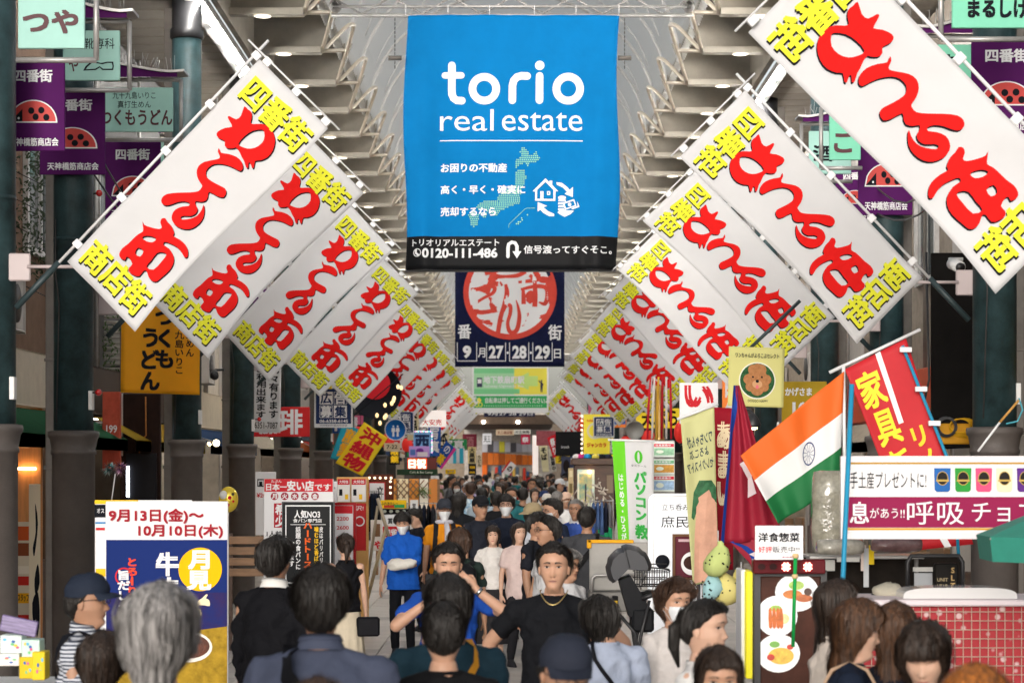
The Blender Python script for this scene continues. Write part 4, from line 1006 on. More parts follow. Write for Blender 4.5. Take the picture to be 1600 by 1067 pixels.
pr([disc(194, 900, 14, 14, 24), disc(194, 900, 11.5, 11.5, 24)], RD, .011, 'ring'); pt('旨だしタレ', 184, 890, 204, 970, W_, .05, True)
r_, sh, U, V_ = sign('poster_board', 'poster', 'white notice board with a yellow top strip, just behind the moon viewing poster', 148, 781, 300, 1060, 18.2, W_, rects=[(148, 781, 216, 787, YE), (148, 788, 165, 808, I_), (149, 815, 165, 818, cm('4a90c8')), (150, 824, 164, 828, RD), (150, 888, 165, 900, YE)], texts=[('オス', 152, 794, 163, 801, W_)], thick=.02)
# product rack bottom left
q = at(30, 1075, 11.2); r_ = empty('display_table', (q.x, 11.2, 0), 'white display table with stacked boxes at the bottom left corner', 'table')
MB().bbox(-.25, 0, .96, .17, .5, 1.0, .006).build('top', M_white, r_); MB().bbox(-.22, .03, 0, .14, .47, .955, .01).build('cabinet', cm('8fb8c8', .5), r_)
rd2 = random.Random(2)
for i, (x0, x1, y0, y1, c, l) in enumerate(((0, 34, 992, 1020, 'dce8e4', 'white box with pastel print at the left edge'), (-6, 30, 1021, 1040, 'e8e4e0', 'flat white box under the pastel one'), (34, 62, 999, 1030, 'c8e4d8', 'mint green box beside the white ones'), (30, 52, 1026, 1060, 'd8b820', 'yellow and blue packet standing in front'), (50, 70, 1018, 1062, 'e0c428', 'second yellow packet, right of the first'))):
    a, b = at(x0, y1, 11.1-i*.02), at(x1, y0, 11.1-i*.02); o = empty('product_box', ((a.x+b.x)/2, 11.1-i*.02, a.z), l, 'box')
    w2 = (b.x-a.x)/2; MB().bbox(-w2, 0, 0, w2, .12, b.z-a.z, .004).build('carton', cm(c, .5), o)
    s3 = Sheet(at(x0, y0, 11.1-i*.02), at(x1, y0, 11.1-i*.02), at(x0, y1, 11.1-i*.02))
    for k in range(5): u = rd2.uniform(.1, .75); v = rd2.uniform(.2, .7); put_poly(s3, [disc(u+.08, v, .09, .08, 10)], cm(['d86a8a', '6ab8d8', 'e8c84a', '3a68b0', '78c088'][(k+i) % 5], .5), o, .002+.0005*k, 'print')
q = at(36, 992, 11.0); r_ = empty('striped_packet', q, 'purple striped packet leaning on the boxes at the bottom left', 'packet'); o = MB().bbox(-.12, 0, 0, .06, .02, .08, .004).build('wrapper', mat('purple_stripe', hexc('8a7aa8'), .4, col2=hexc('3a2a5a'), vs_=20, stretch=(.3, 1, 4)), r_); o.rotation_euler = (0, .2, 0)
# wooden shelf fence, price signs
def crate(x0, y0, x1, y1, Y, lbl, n=4, m=None):
    a, b = at(x0, y1, Y), at(x1, y0, Y); r = empty('wooden_rack', ((a.x+b.x)/2, Y, 0), lbl, 'rack'); w2 = (b.x-a.x)/2; h = (b.z-a.z)/n
    for i in range(n): MB().bbox(-w2, 0, a.z+i*h, w2, .03, a.z+(i+.72)*h, .004).build('board', m or M_wood, r)
    for x in (-w2+.02, w2-.02): MB().bbox(x-.02, .035, 0, x+.02, .07, b.z, .004).build('leg', M_dwood, r)
    return r
crate(357, 833, 441, 900, 25.4, 'wooden slatted rack left of the price sign')
r_, sh, U, V_ = sign('price_sign', 'sign', 'white sign with red header and five red weekday discs on the left', 412, 748, 521, 905, 24.6, W_, rects=[(413, 748, 520, 768, RD)], texts=[('日本一', 416, 755, 448, 766, W_, '', .04), ('安い店', 449, 751, 490, 766, W_, '', .05), ('です', 492, 756, 517, 766, W_, '', .03), ('たぶん', 424, 749.5, 440, 753.5, W_), ('1人前', 417, 829, 440, 838, I_, '', .03)], post=True)
for i, c in enumerate('月火水木金'):
    x = 429+i*15.8; put_poly(sh, [disc(U(x), V_(775), 6/109, 6/157, 18)], cm('a01c34', .5), r_, .004, 'disc'); put_text(sh, c, (U(x-3.8), V_(771.2), U(x+3.8), V_(778.8)), W_, r_, .006, .05)
put_poly(sh, [rect(U(428), V_(786), U(446), V_(824))], cm('b01c2c', .5), r_, .004, 'print'); put_text(sh, '希少', (U(430), V_(787), U(444), V_(823)), W_, r_, .006, .05, vert=True)
r_, sh, U, V_ = sign('blackboard', 'sign', 'black bakery board with chalk border and white and orange writing', 442, 785, 521, 915, 23.4, cm('17191c', .5), frame=M_black, fw=.01, post=True,
    texts=[('人気NO3', 460, 797, 500, 809, W_, '', .04), ('食パン専門店', 458, 810, 503, 816, W_, '', .02), ('ハードトースト', 474, 815, 488, 900, cm('e8641c', .5), 'v', .05), ('噛むほど香ばしい', 491, 822, 498, 895, YE, 'v', .03), ('皮はパリパリ', 499, 822, 505, 880, W_, 'v', .02), ('話題の食パンに', 462, 822, 470, 890, W_, 'v', .03), ('惚れます', 452, 845, 460, 885, W_, 'v', .03)])
put_poly(sh, [rect(.05, .03, .95, .97), rect(.07, .045, .93, .955)], W_, r_, .004, 'chalk_line'); put_poly(sh, [rect(.15, .26, .85, .266)], W_, r_, .004, 'chalk_line')
r_, sh, U, V_ = sign('price_sign', 'sign', 'red framed white price list reading 2200 and 2600', 520, 789, 552, 900, 25.4, W_, frame=cm('a01c22', .5), fw=.03, rects=[(521, 790, 551, 802, RD)], texts=[('2200', 526, 807, 545, 813, cm('c8202c'), '', .02), ('2600', 526, 821, 545, 827, cm('c8202c'), '', .02), ('1800', 526, 838, 545, 844, cm('c8202c'), '', .02)], post=True)
for j, (x0, x1, y0, y1, l) in enumerate(((527, 547, 748, 784, 'left menu sheet with red header on the price stall'), (549, 572, 748, 784, 'right menu sheet with red header on the price stall'))):
    r_, sh, U, V_ = sign('menu_sheet', 'poster', l, x0, y0, x1, y1, 27.5, cm('e8e6e2', .5), rects=[(x0+.5, y0, x1-.5, y0+9, RD), (x0+3, y0+16, x0+8, y0+26, I_), (x0+12, y0+24, x0+17, y0+32, YE)], texts=[('大特価', x0+3, y0+2, x1-3, y0+7, W_)], thick=.02)
sign('red_sheet', 'poster', 'tall red poster with a white ring on the price stall', 551, 786, 572, 860, 27.2, cm('c22a2e', .5, var=.1), rects=[(554, 806, 570, 822, W_, 'print', 'disc'), (556, 808, 568, 820, cm('c22a2e', .5), 'print', 'disc')], texts=[('沢!', 556, 790, 568, 797, W_)], thick=.02)
MB_ = MB(); q = at(549, 905, 27.7); r_ = empty('price_stall', (q.x, 27.9, 0), 'pale orange board stall carrying the menu sheets', 'stall')
MB().bbox(-.2, 0, 0, .2, .05, 2.1-(745-HY)*27.9/F, .01).build('board', cm('d8a868', .6), r_)
sign('white_board', 'sign', 'white board with a house icon behind the red headed sign', 399, 737, 431, 836, 31, W_, rects=[(402, 748, 413, 760, I_), (403.5, 750, 411.5, 758, W_), (405, 752, 410, 758, I_)], texts=[('¥200', 401, 770, 420, 777, RD)])
sign('white_board', 'sign', 'narrow black on white sheet right of the red headed sign', 511, 752, 527, 800, 25.6, W_, texts=[('47', 513, 770, 522, 780, I_), ('Lunch', 513, 760, 524, 764, I_)])
# okinawa flags, round yellow sign, traffic discs
qbanner('slanted_flag', 'flag', 'yellow slanted flag with big red characters on the left', [(569, 659), (606, 684), (524, 723), (566, 744)], 46, mat('yellow_flag', hexc('f4d818'), .7, trans=.15), texts=[('沖縄物', (.12, .03, .88, .97), RD, 'v', .045)], wave=.015)
qbanner('slanted_flag', 'flag', 'sky blue slanted flag behind the yellow one', [(535, 662), (560, 670), (516, 716), (540, 722)], 47, cm('2a9ab8', .7), texts=[('産業', (.3, .05, .95, .9), cm('f0b030'), 'v', .06)], wave=.01)
q = at(586, 612, 48.5); r_ = empty('round_sign', q, 'round glowing yellow sign half hidden by the left banners', 'sign'); rr = 40*48.5/F
MB().lathe([(rr, 0), (rr, .12)], 40, axis='y').build('disc', mat('lit_yellow', hexc('f6dc2a'), .4, emit=.15), r_); MB().lathe([(rr+.02, -.01), (rr+.02, .14)], 40, axis='y').build('rim', I_, r_)
s5 = Sheet(at(546, 572, 48.48), at(626, 572, 48.48), at(546, 652, 48.48)); put_poly(s5, [disc(.5, .35, .3, .3, 24)], RD, r_, .004, 'print'); put_text(s5, '安い', (.6, .72, .85, .8), I_, r_, .004)
bm_ = MB()
for i in range(11): t = i/10; bm_.ell(tuple(at(586+40*t+5*math.sin(i*2.3), 668-62*t+7*math.cos(i*1.7), 47)-at(600, 640, 47)), (.035, .035, .05), 8, 6)
r_ = empty('string_of_bulbs', at(600, 640, 47), 'string of glowing warm bulbs under the round yellow sign', 'lights'); tag(bm_.build('bulbs', mat('bulb_warm', (1, .72, .35), .5, emit=.9), r_), kind='stuff')
MB().tube([(-.6, .03, -.1), (.4, .03, .75)], .012, 5).build('wire', I_, r_)
q = at(618, 671, 55); r_ = empty('road_sign', q, 'round blue road sign with white walking figures', 'sign'); rr = 17*55/F
MB().lathe([(rr, 0), (rr, .03)], 32, axis='y').build('disc', cm('1a62b0', .4), r_); s5 = Sheet(at(601, 654, 54.98), at(635, 654, 54.98), at(601, 688, 54.98))
put_poly(s5, [disc(.5, .5, .5, .5, 32), disc(.5, .5, .46, .46, 32)], W_, r_, .003, 'rim')
for u in (.4, .6): put_poly(s5, [disc(u, .35, .045, .045, 10)], W_, r_, .003, 'figure'); put_poly(s5, [[(u-.07, .42), (u+.07, .42), (u+.09, .6), (u+.04, .6), (u+.05, .82), (u-.05, .82), (u-.04, .6), (u-.09, .6)]], W_, r_, .004, 'figure')
sign('number_plate', 'sign', 'cream number plate reading 7 dash 22', 600, 692, 625, 704, 52, cm('e4d2b0', .5), [('7-22', 604, 695, 621, 701, I_)])
r_, sh, U, V_ = sign('lit_sign', 'sign', 'blue and white lit sign with one large character and coloured lights', 646, 676, 673, 708, 62, mat('lit_blue', hexc('6a9ccc'), .5, emit=.15), [('西', 649, 680, 670, 704, cm('22305a'), '', .06)])
for i in range(11):
    for (x, y) in ((646+i*2.7, 674), (675, 676+i*3.1)): put_poly(sh, [disc(U(x), V_(y), .035, .03, 8)], mat('led%d' % (i % 3), [(.3, .9, .9), (.9, .5, .9), (1, 1, .9)][i % 3], .5, emit=1.5), r_, .01, 'led')
sign('lit_sign', 'sign', 'pale purple illustrated lit sign under the blue one', 639, 697, 671, 714, 61, mat('lit_purple', hexc('b088c8'), .5, emit=.15), rects=[(650, 700, 662, 708, cm('7a3a9a'), 'print', 'disc'), (652, 706, 668, 713, cm('f0e8f0')), (641, 702, 649, 711, cm('5a80c8'))])
sign('lit_sign', 'sign', 'glowing red and white LED sign reading two characters', 636, 715, 682, 733, 50, mat('led_board', hexc('6a1c14'), .5), [('日祝', 639, 717.5, 665, 731, mat('led_text', (1, .8, .62), .5, emit=1.6), '', .06)], rects=[(637, 716, 667, 732, mat('led_red', (1, .10, .03), .5, emit=.6))])
qbanner('slanted_flag', 'flag', 'blue slanted flag with a yellow character and pink edge', [(697, 688), (713, 702), (677, 724), (690, 733)], 66, cm('2450a0', .7), polys=[([rect(.78, 0, 1, 1)], cm('d8409a'), 'print')], texts=[('楽', (.1, .5, .7, .9), YE, '', .06), ('の', (.2, .1, .65, .4), W_, '', .02)])
sign('striped_sign', 'sign', 'white panel with cyan vertical stripes', 701, 700, 726, 724, 70, W_, rects=[(708, 700, 713, 724, cm('3ab8d8')), (718, 700, 724, 724, cm('3ab8d8'))])
sign('lit_sign', 'sign', 'bright white lit shop sign behind the small left banners', 656, 641, 697, 667, 75, mat('lit_white_sign', (.95, .85, .8), .5, emit=.35), [('大安売', 660, 655, 690, 664, RD)])
sign('yellow_sign', 'sign', 'yellow shop sign over the far left crowd', 696, 733, 712, 740, 68, YE, [('カード', 699, 734.5, 709, 738.5, BL)])
sign('vertical_sign', 'sign', 'cream vertical sign with brush characters left of the orange shopfront', 731, 698, 744, 724, 105, cm('e8d49a', .6), [('大黒屋', 733, 699, 742, 723, I_, 'v', .04)])
sign('vertical_sign', 'sign', 'small pale vertical sign next to the cream one', 745, 710, 753, 730, 110, cm('ddd0b0', .6), [('うどん', 746, 711, 752, 729, I_, 'v', .04)])
sign('black_sign', 'sign', 'black sign with gold writing under the cream vertical sign', 732, 724, 744, 742, 100, cm('181416', .5), [('BAR', 734, 736, 742, 739, YE), ('居酒屋', 734, 728, 742, 732, YE)])
sign('maroon_sign', 'sign', 'maroon sign beside the far left banners', 723, 678, 745, 703, 112, cm('7a2a3c', .5), [('酒', 728, 682, 740, 698, cm('b87a80'))])
# stall with marquee bulbs, lattice and garments
r_, sh, U, V_ = sign('marquee_sign', 'sign', 'brown marquee frame with round bulbs over a white board', 574, 741, 615, 790, 39, cm('5a2a1c', .5), rects=[(576, 753, 602, 790, RD), (577.5, 754.5, 600.5, 790, W_)], texts=[('立', 589, 760, 599, 772, I_, '', .04)])
for i in range(5): MB().ell((at(577+i*8.5, 746.5, 38.95)-r_.location)[:], (.022, .02, .022), 8, 6).build('bulb', mat('bulb_small', (1, .8, .55), .5, emit=1.6), r_)
for i in range(3): MB().ell((at(610, 752+i*9, 38.95)-r_.location)[:], (.022, .02, .022), 8, 6).build('bulb', mat('bulb_small', (1, .8, .55), .5, emit=1.6), r_)
q = at(636, 790, 43); r_ = empty('lattice_stall', (q.x, 43, 0), 'small stall with orange panels and a crossed wooden lattice', 'stall'); zt = at(0, 748, 43).z; zb = at(0, 778, 43).z
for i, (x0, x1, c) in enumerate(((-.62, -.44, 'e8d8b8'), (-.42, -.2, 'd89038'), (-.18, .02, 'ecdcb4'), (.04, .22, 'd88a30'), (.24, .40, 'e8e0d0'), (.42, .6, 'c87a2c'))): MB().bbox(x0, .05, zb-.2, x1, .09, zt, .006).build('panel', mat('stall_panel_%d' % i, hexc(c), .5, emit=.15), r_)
lt = MB()
for i in range(6):
    x = -.45+i*.12; lt.tube([(x, 0, zb), (x+.3, 0, zt-.02)], .012, 5).tube([(x+.3, -.02, zb), (x, -.02, zt-.02)], .012, 5)
lt.build('lattice', M_wood, r_); MB().bbox(-.6, -.1, zb-.5, .6, .1, zb-.42, .01).build('shelf', M_dwood, r_)
for x in (-.6, .58): MB().bbox(x, 0, 0, x+.05, .05, zt, .006).build('post', M_wood, r_)
lf = MB()
for i in range(120):
    x, z = .32+rd.gauss(0, .06), zt-.25+rd.gauss(0, .04); a = rd.uniform(0, 6); s_ = .03; lf.add([(x, -.06, z), (x+s_*math.cos(a), -.09, z+s_*math.sin(a)), (x+2*s_*math.cos(a+.3), -.07, z+2*s_*math.sin(a+.3))], [(0, 1, 2)])
tag(lf.build('leaves', mat('plant_green', (.12, .3, .05), .5, var=.4), r_), kind='stuff')
sign('vertical_sign', 'sign', 'white vertical sign with small characters on the wooden stall', 673, 743, 686, 772, 45, W_, [('中川屋', 676, 747, 683, 769, I_, 'v', .03)])
sign('yellow_sign', 'sign', 'yellow sign with green hills and black writing above a row of lights', 594, 781, 635, 794, 33, YE, [('ふれあカレー', 596, 784, 622, 789, I_)], rects=[(612, 788, 632, 793, GN), (600, 789, 616, 793, cm('c8402c'))])
sign('black_box', 'sign', 'black light box with small round lamps under the yellow sign', 594, 795, 640, 803, 33.2, I_, rects=[(598+i*10, 796, 604+i*10, 801, cm('a8b0a8', .3), 'print', 'disc') for i in range(4)])
sign('white_board', 'sign', 'white and red sandwich board with black characters', 597, 804, 628, 840, 32.6, W_, [('賞卓', 606, 809, 622, 818, I_, '', .02), ('麻雀', 600, 826, 620, 836, W_, '', .05)], rects=[(598, 822, 627, 839, RD)])
sign('vertical_sign', 'sign', 'thin white vertical price list by the garments', 642, 782, 652, 832, 33.4, W_, [('営業中です', 644, 786, 650, 826, I_, 'v', .03)], frame=M_white, fw=.012)
sign('picture_board', 'sign', 'pale picture board with a brown figure and red writing', 579, 812, 597, 860, 31, cm('d8d0c8'), [('や', 585, 845, 596, 857, RD, '', .06)], rects=[(586, 818, 594, 838, cm('7a5a40'))])
sign('small_sign', 'sign', 'green framed awning sign over the left stall', 620, 733, 684, 742, 47, cm('28402e'), [('Cafe & Bar Lamp', 640, 736, 676, 740, cm('c8d0c0'))])
# leaning wooden A-frame
q = at(570, 900, 28.5); r_ = empty('folding_ladder', (q.x, 28.5, 0), 'pale wooden A-frame leaning beside the blue jacket man', 'ladder'); z_ = lambda y: at(0, y, 28.5).z; x_ = lambda x: at(x, 0, 28.5).x-q.x
MB().tube([(x_(590), 0, z_(778)), (x_(608), 0, z_(840))], .022, 4).build('rail', cm('b8ac98', .6), r_); MB().tube([(x_(604), .05, z_(820)), (x_(574), .05, z_(935))], .022, 4).build('rail', cm('c0b090', .6), r_)
MB().tube([(x_(590), .02, z_(790)), (x_(575), .02, z_(900))], .018, 4).build('rail', cm('a89c88', .6), r_)
def rack(x0, x1, yt, yb, Y, lbl, cols, seed):
    a, b = at(x0, yb, Y), at(x1, yt, Y); r = empty('garment_rack', ((a.x+b.x)/2, Y, 0), lbl, 'clothes rack'); w2 = (b.x-a.x)/2; rr = random.Random(seed)
    m = MB().tube([(-w2, 0, 0), (-w2, 0, b.z), (w2, 0, b.z), (w2, 0, 0)], .014, 8); m.build('rail', M_steel, r)
    n = max(5, int(2*w2/.075)); L = b.z-a.z
    for i in range(n):
        x = -w2+.05+(2*w2-.1)*i/(n-1); g = MB(); ww = .045; l = L*rr.uniform(.75, 1.0); c = rr.choice(cols)
        V = []
        for (z, d, t) in ((-.03, .03, .010), (-.06, .18, .02), (-.12, .23, .03), (-.5*l, .20, .032), (-l, .22, .036)):
            for k in range(8): aa = 2*PI*k/8; V.append((x+t*math.cos(aa)+.008*math.sin(z*30+k*2+i), d*math.sin(aa), b.z+z+.01*math.sin(k*3+i)))
        g.add(V, [(j*8+k, j*8+(k+1) % 8, (j+1)*8+(k+1) % 8, (j+1)*8+k) for j in range(4) for k in range(8)]+[tuple(range(7, -1, -1)), tuple(32+k for k in range(8))], True)
        g.tube([(x, 0, b.z-.03), (x, 0, b.z+.02)], .004, 4)
        g.build('garment', cm(c, .85, var=.2, bump=.2), r)
    return r
rack(636, 682, 786, 850, 34.5, 'rack of dark garments behind the orange T-shirt man', ['15161c', '1c2030', '22242a', '2a2a30'], 1)
rack(575, 596, 768, 830, 36, 'short rack of dark rain jackets left of the sandwich board', ['12151c', '1a2436', '20242c'], 2)
rack(640, 668, 757, 778, 44.5, 'small rack of brown bags and coats by the lattice', ['4a3424', '2a2c34', '1a1c22'], 3)
# ---- right side
r_, sh, U, V_ = sign('karaoke_sign', 'sign', 'bright yellow karaoke sign ringed by bulbs on the right', 912, 647, 953, 709, 61, mat('karaoke_yellow', hexc('f6e23a'), .5, emit=.15), [('ジャンカラ', 917, 692, 947, 698.5, cm('d8352c'), '', .06), ('KARAOKE', 917, 655, 934, 659, cm('d8352c'), '', .02)])
put_poly(sh, [disc(.42, .42, .30, .21, 24), disc(.42, .42, .22, .15, 24)], cm('f8f4d0'), r_, .004, 'print')
for i in range(9): MB().ell((at(909, 650+i*7.2, 60.9)-r_.location)[:], (.03, .03, .03), 8, 6).build('bulb', mat('bulb_small', (1, .8, .55), .5, emit=1.6), r_)
sign('black_sign', 'sign', 'black shop sign with small pale lettering left of the karaoke sign', 868, 674, 909, 712, 68, cm('1c1d20', .5), [('branch', 877, 696, 889, 700, W_)])
sign('dark_poster', 'poster', 'blue grey poster with a dark abstract figure beneath the black sign', 877, 713, 909, 760, 66, cm('4a5068', .5), rects=[(880, 718, 890, 738, cm('221a1c'), 'print', 'disc'), (876, 738, 896, 758, cm('1c1c24'), 'print', 'disc')])
qbanner('vertical_banner', 'banner', 'cream vertical banner with black brush characters over the far right crowd', [(842, 697), (855, 696), (848, 737), (858, 737)], 95, cm('d8d0a8', .7), texts=[('そば', (.1, .05, .9, .55), I_, 'v', .06)])
qbanner('vertical_banner', 'banner', 'narrow pale banner right of the cream one', [(857, 702), (865, 700), (862, 738), (870, 736)], 93, cm('c8c4b8', .7), texts=[('営業中', (.1, .3, .9, .95), I_, 'v', .04)])
qbanner('vertical_banner', 'banner', 'deep red banner over the far right crowd', [(855, 684), (868, 678), (864, 716), (872, 712)], 90, RD, texts=[('祭り', (.2, .1, .8, .9), W_, 'v', .04)])
sign('lit_sign', 'sign', 'thin bright white lit column sign at the far right', 832, 680, 841, 742, 120, mat('lit_white_sign', (.95, .85, .8), .5, emit=.35))
sign('maroon_sign', 'sign', 'faded pink shopfront above the far right crowd', 838, 673, 868, 696, 118, cm('a85a62', .6, var=.3))
qbanner('slanted_flag', 'flag', 'small white flag with red edge over the far crowd', [(796, 719), (807, 727), (783, 737), (795, 743)], 112, W_, polys=[([rect(0, 0, .18, 1)], RD, 'print')], texts=[('の', (.35, .3, .85, .7), I_, '', .06)])
for i, (x0, y0, x1, y1, c, t, tc, l) in enumerate(((775, 671, 803, 680, 'e0c8a8', '天三商店街', '8a3a2c', 'beige hanging sign over the far arcade entrance, left one'), (803, 671, 829, 678, 'f0ece0', '天王商館', '26282f', 'white hanging sign over the far arcade entrance, right one'), (814, 679, 828, 694, 'c8204a', '祭', 'ffffff', 'crimson hanging sign under the right white one'), (754, 677, 768, 694, 'f0f0f4', '天三', '26282f', 'white lit sign at the left of the far arcade entrance'))):
    sign('hanging_sign', 'sign', l, x0, y0, x1, y1, 146, cm(c, .5), [(t, x0+2, y0+(y1-y0)*.25, x1-2, y1-(y1-y0)*.2, cm(tc), '', .03)])
# green/white flag on its pole
qbanner('tall_flag', 'flag', 'tall green and white computer school flag on the right', [(956, 688), (1021, 690), (966, 846), (1022, 856)], 24, K_cloth, polys=[([rect(0, 0, .31, 1)], cm('6ccc2c', .6), 'print'), ([disc(.63, .15, .10, .062, 24), disc(.63, .15, .03, .05, 16)], cm('4cb828'), 'print')],
    texts=[('パソコン', (.50, .28, .82, .77), cm('3aa84a', .6), 'v', .06), ('教', (.50, .80, .84, .93), cm('3aa84a', .6), '', .05), ('はじめる・ひろが', (.10, .32, .24, .98), W_, 'v', .03), ('タスクール', (.44, .225, .82, .245), I_, '', .0)], wave=.02, folds=(.012, 2.2), rod=((950, 687), (1024, 689)))
# poster column
q = at(1036, 800, 25.2); r_ = empty('poster_pillar', (q.x, 25.3, 0), 'grey frame carrying three green and white flyers', 'stand'); MB().bbox(-.14, 0, 0, .14, .05, at(0, 688, 25.3).z, .01).build('board', M_steel, r_)
for i, (y0, y1, h1, c2, l) in enumerate(((691, 714, 'd84a5a', '9ccca8', 'top flyer of three, pale green photo under pink line'), (717, 741, '7ab88a', 'd8a04a', 'middle flyer of three, green with an orange patch'), (742, 768, 'd83a4a', 'a8c8e8', 'lowest flyer of three, white with blue lettering'))):
    sign('flyer', 'flyer', l, 1020.5, y0, 1054, y1, 25.15, cm('e0e8e0', .4), rects=[(1022, y0+2, 1053, y0+7, cm(h1)), (1022, y0+9, 1053, y1-3, cm(c2, .5, var=.3, vs_=30)), (1025, y0+12, 1037, y1-6, cm('e8f0e0'), 'print', 'disc')], texts=[('会員募集中', 1024, y0+3, 1048, y0+6, W_)], thick=.008)
# temple-like ribbons behind
q = at(1030, 690, 40); r_ = empty('ribbon_post', q, 'gold post hung with red and white ribbons behind the flyers', 'decoration')
MB().lathe([(.09, 0), (.1, .05), (.08, .1), (.08, .9), (.1, 1.0)], 14).build('post', mat('gold_paint', (.55, .35, .12), .35, metal=.5), r_)
for i, c in enumerate(('c8283a', 'e8e4e0', 'd8a83a', 'b01c2c', 'e8e4e0', 'c8283a')):
    MB().tube([(-.22+.085*i, -.12, .05), (-.20+.08*i, -.13, .6), (-.16+.07*i, -.1, 1.15)], [.02, .026, .018], 6).build('ribbon', cm(c, .6), r_)
# street lamp disc
q = at(992, 672, 50); r_ = empty('street_lamp_disc', q, 'pale oval disc fixed to a right column behind the green flag', 'disc'); MB().lathe([(.20, 0), (.21, .02), (.001, .06)], 28, axis='y').build('disc', cm('a8a8a4', .5), r_); MB().tube([(0, .03, 0), (.2, .1, 0)], .02, 6).build('arm', M_steel, r_)
# kiosk
q = at(930, 900, 42); Yk = 42; s_ = F/Yk; X_ = lambda x: (x-930)/s_; Z_ = lambda y: CH-(y-HY)/s_
r_ = empty('kiosk', (q.x, Yk, 0), 'dark brown kiosk with a warmly lit poster and caps on its roof', 'kiosk')
MB().bbox(X_(893), -.1, Z_(726), X_(962), .8, Z_(716), .01).build('roof', M_dwood, r_); MB().bbox(X_(898), 0, 0, X_(960), .7, Z_(726), .01).build('body', M_dwood, r_)
MB().bbox(X_(902), -.03, Z_(795), X_(929), .0, Z_(733), .01).build('window', mat('lit_window_warm', (.75, .62, .38), .4, emit=.35, col2=(.2, .4, .4), vs_=4), r_); MB().bbox(X_(905), -.045, Z_(785), X_(925), -.032, Z_(740), .004).build('poster', cm('5aa09a', .5, col2=hexc('e8d088'), vs_=7), r_)
MB().ell((X_(921), -.08, Z_(737)), (.035, .035, .03), 8, 6).build('bulb', M_warm, r_); MB().bbox(X_(948), -.03, Z_(770), X_(958), .0, Z_(742), .006).build('notice', cm('8a7a68'), r_)
sign('wood_panel', 'sign', 'tan wooden panel leaning at the left of the kiosk', 888, 731, 896, 778, 41.5, cm('c8b48a', .6), rects=[(889.5, 735, 894.5, 745, cm('e0d4b0')), (889.5, 755, 894.5, 770, cm('7a6a48'))])
for i, (x, c, l) in enumerate(((901, 'e0dcdc', 'white cap'), (907, 'd83a8a', 'magenta cap'), (918, '2a9ad0', 'sky blue cap'), (931, 'e8d860', 'yellow cap'), (942, '1c1e26', 'black cap'), (951, '26283a', 'second dark cap'))):
    o = empty('cap', (q.x+X_(x), Yk+.15, Z_(715.5)), '%s lying on the kiosk roof, %s from the left' % (l, ordn[i]), 'cap'); m = MB(); m.ell((0, 0, .02), (.075, .08, .06), 12, 8); m.build('crown', cm(c, .7), o); MB().ell((-.02, -.09, .01), (.06, .05, .008), 10, 5).build('brim', cm(c, .7), o)
rack(922, 958, 782, 835, 31.5, 'rack of denim and dark garments right of the kiosk', ['3a4a68', '22242c', '5a2028', '6a6a70', '1c2030', '48608a'], 5)
q = at(925, 790, 36); r_ = empty('hanger_pile', q, 'tangle of white and tan shoes and hangers on a rack beside the kiosk', 'rack'); m = MB()
for i in range(60):
    a = Vector((rd.gauss(0, .16), rd.gauss(0, .05), rd.gauss(0, .14)+.1)); b = a+Vector((rd.gauss(0, .06), rd.gauss(0, .03), rd.gauss(0, .06))); m.tube([a, b], rd.uniform(.006, .018), 5)
tag(m.build('goods', cm('c8beb0', .6, var=.5, vs_=9), r_), kind='stuff'); MB().tube([(-.12, 0, -.9), (-.1, 0, .35)], .015, 6).build('pole', M_black, r_)
# lit stand sign, picture, trolley, stroller, bicycle basket
Ys = 19.2; r_ = empty('lit_stand_sign', (at(1055, 0, Ys).x, Ys, 0), 'rounded white lit stand sign of a standing bar with thin black writing', 'sign'); s_ = F/Ys
bm = bmesh.new(); w2, h0, h1 = 42/s_, .55, Z_(0) if False else CH-(771-HY)/s_; rr = .06
L = [(w2-rr+rr*math.cos(a), h1-rr+rr*math.sin(a)) for a in np.linspace(0, PI/2, 7)]+[(-w2+rr+rr*math.cos(a), h1-rr+rr*math.sin(a)) for a in np.linspace(PI/2, PI, 7)]+[(-w2, h0), (w2, h0)]
MB().add([(x, 0, z) for x, z in L]+[(x, .12, z) for x, z in L], [tuple(range(len(L)))[::-1] if False else tuple(range(len(L))), tuple(range(2*len(L)-1, len(L)-1, -1))]+[((i+1) % len(L), i, len(L)+i, len(L)+(i+1) % len(L)) for i in range(len(L))]).build('panel', mat('lit_white', (.85, .88, .93), .4, emit=.08), r_)
s5 = Sheet(at(1013, 771, Ys-.01), at(1097, 771, Ys-.01), at(1013, 960, Ys-.01)); U = lambda x: (x-1013)/84; V_ = lambda y: (y-771)/189
put_text(s5, '立ち呑み', (U(1034), V_(787), U(1076), V_(797)), I_, r_, .002, .0); put_text(s5, '庶民', (U(1033), V_(806), U(1076), V_(824)), I_, r_, .002, .0)
put_poly(s5, [[(U(1020), V_(778)), (U(1022), V_(774)), (U(1090), V_(774)), (U(1092), V_(778)), (U(1092), V_(955)), (U(1020), V_(955))], [(U(1021), V_(778)), (U(1022.5), V_(775)), (U(1089.5), V_(775)), (U(1091), V_(778)), (U(1091), V_(954)), (U(1021), V_(954))]], M_steel, r_, .002, 'trim_line')
MB().bbox(-w2*.9, .0, 0, w2*.9, .14, .55, .01).build('base', M_dwood, r_)
MB().lathe([(.001, -.01), (.06, -.01), (.06, .02)], 18, (0, 0, 0), axis='y').build('badge', I_, r_, loc=(-.11, -.015, CH-(877-HY)/s_))
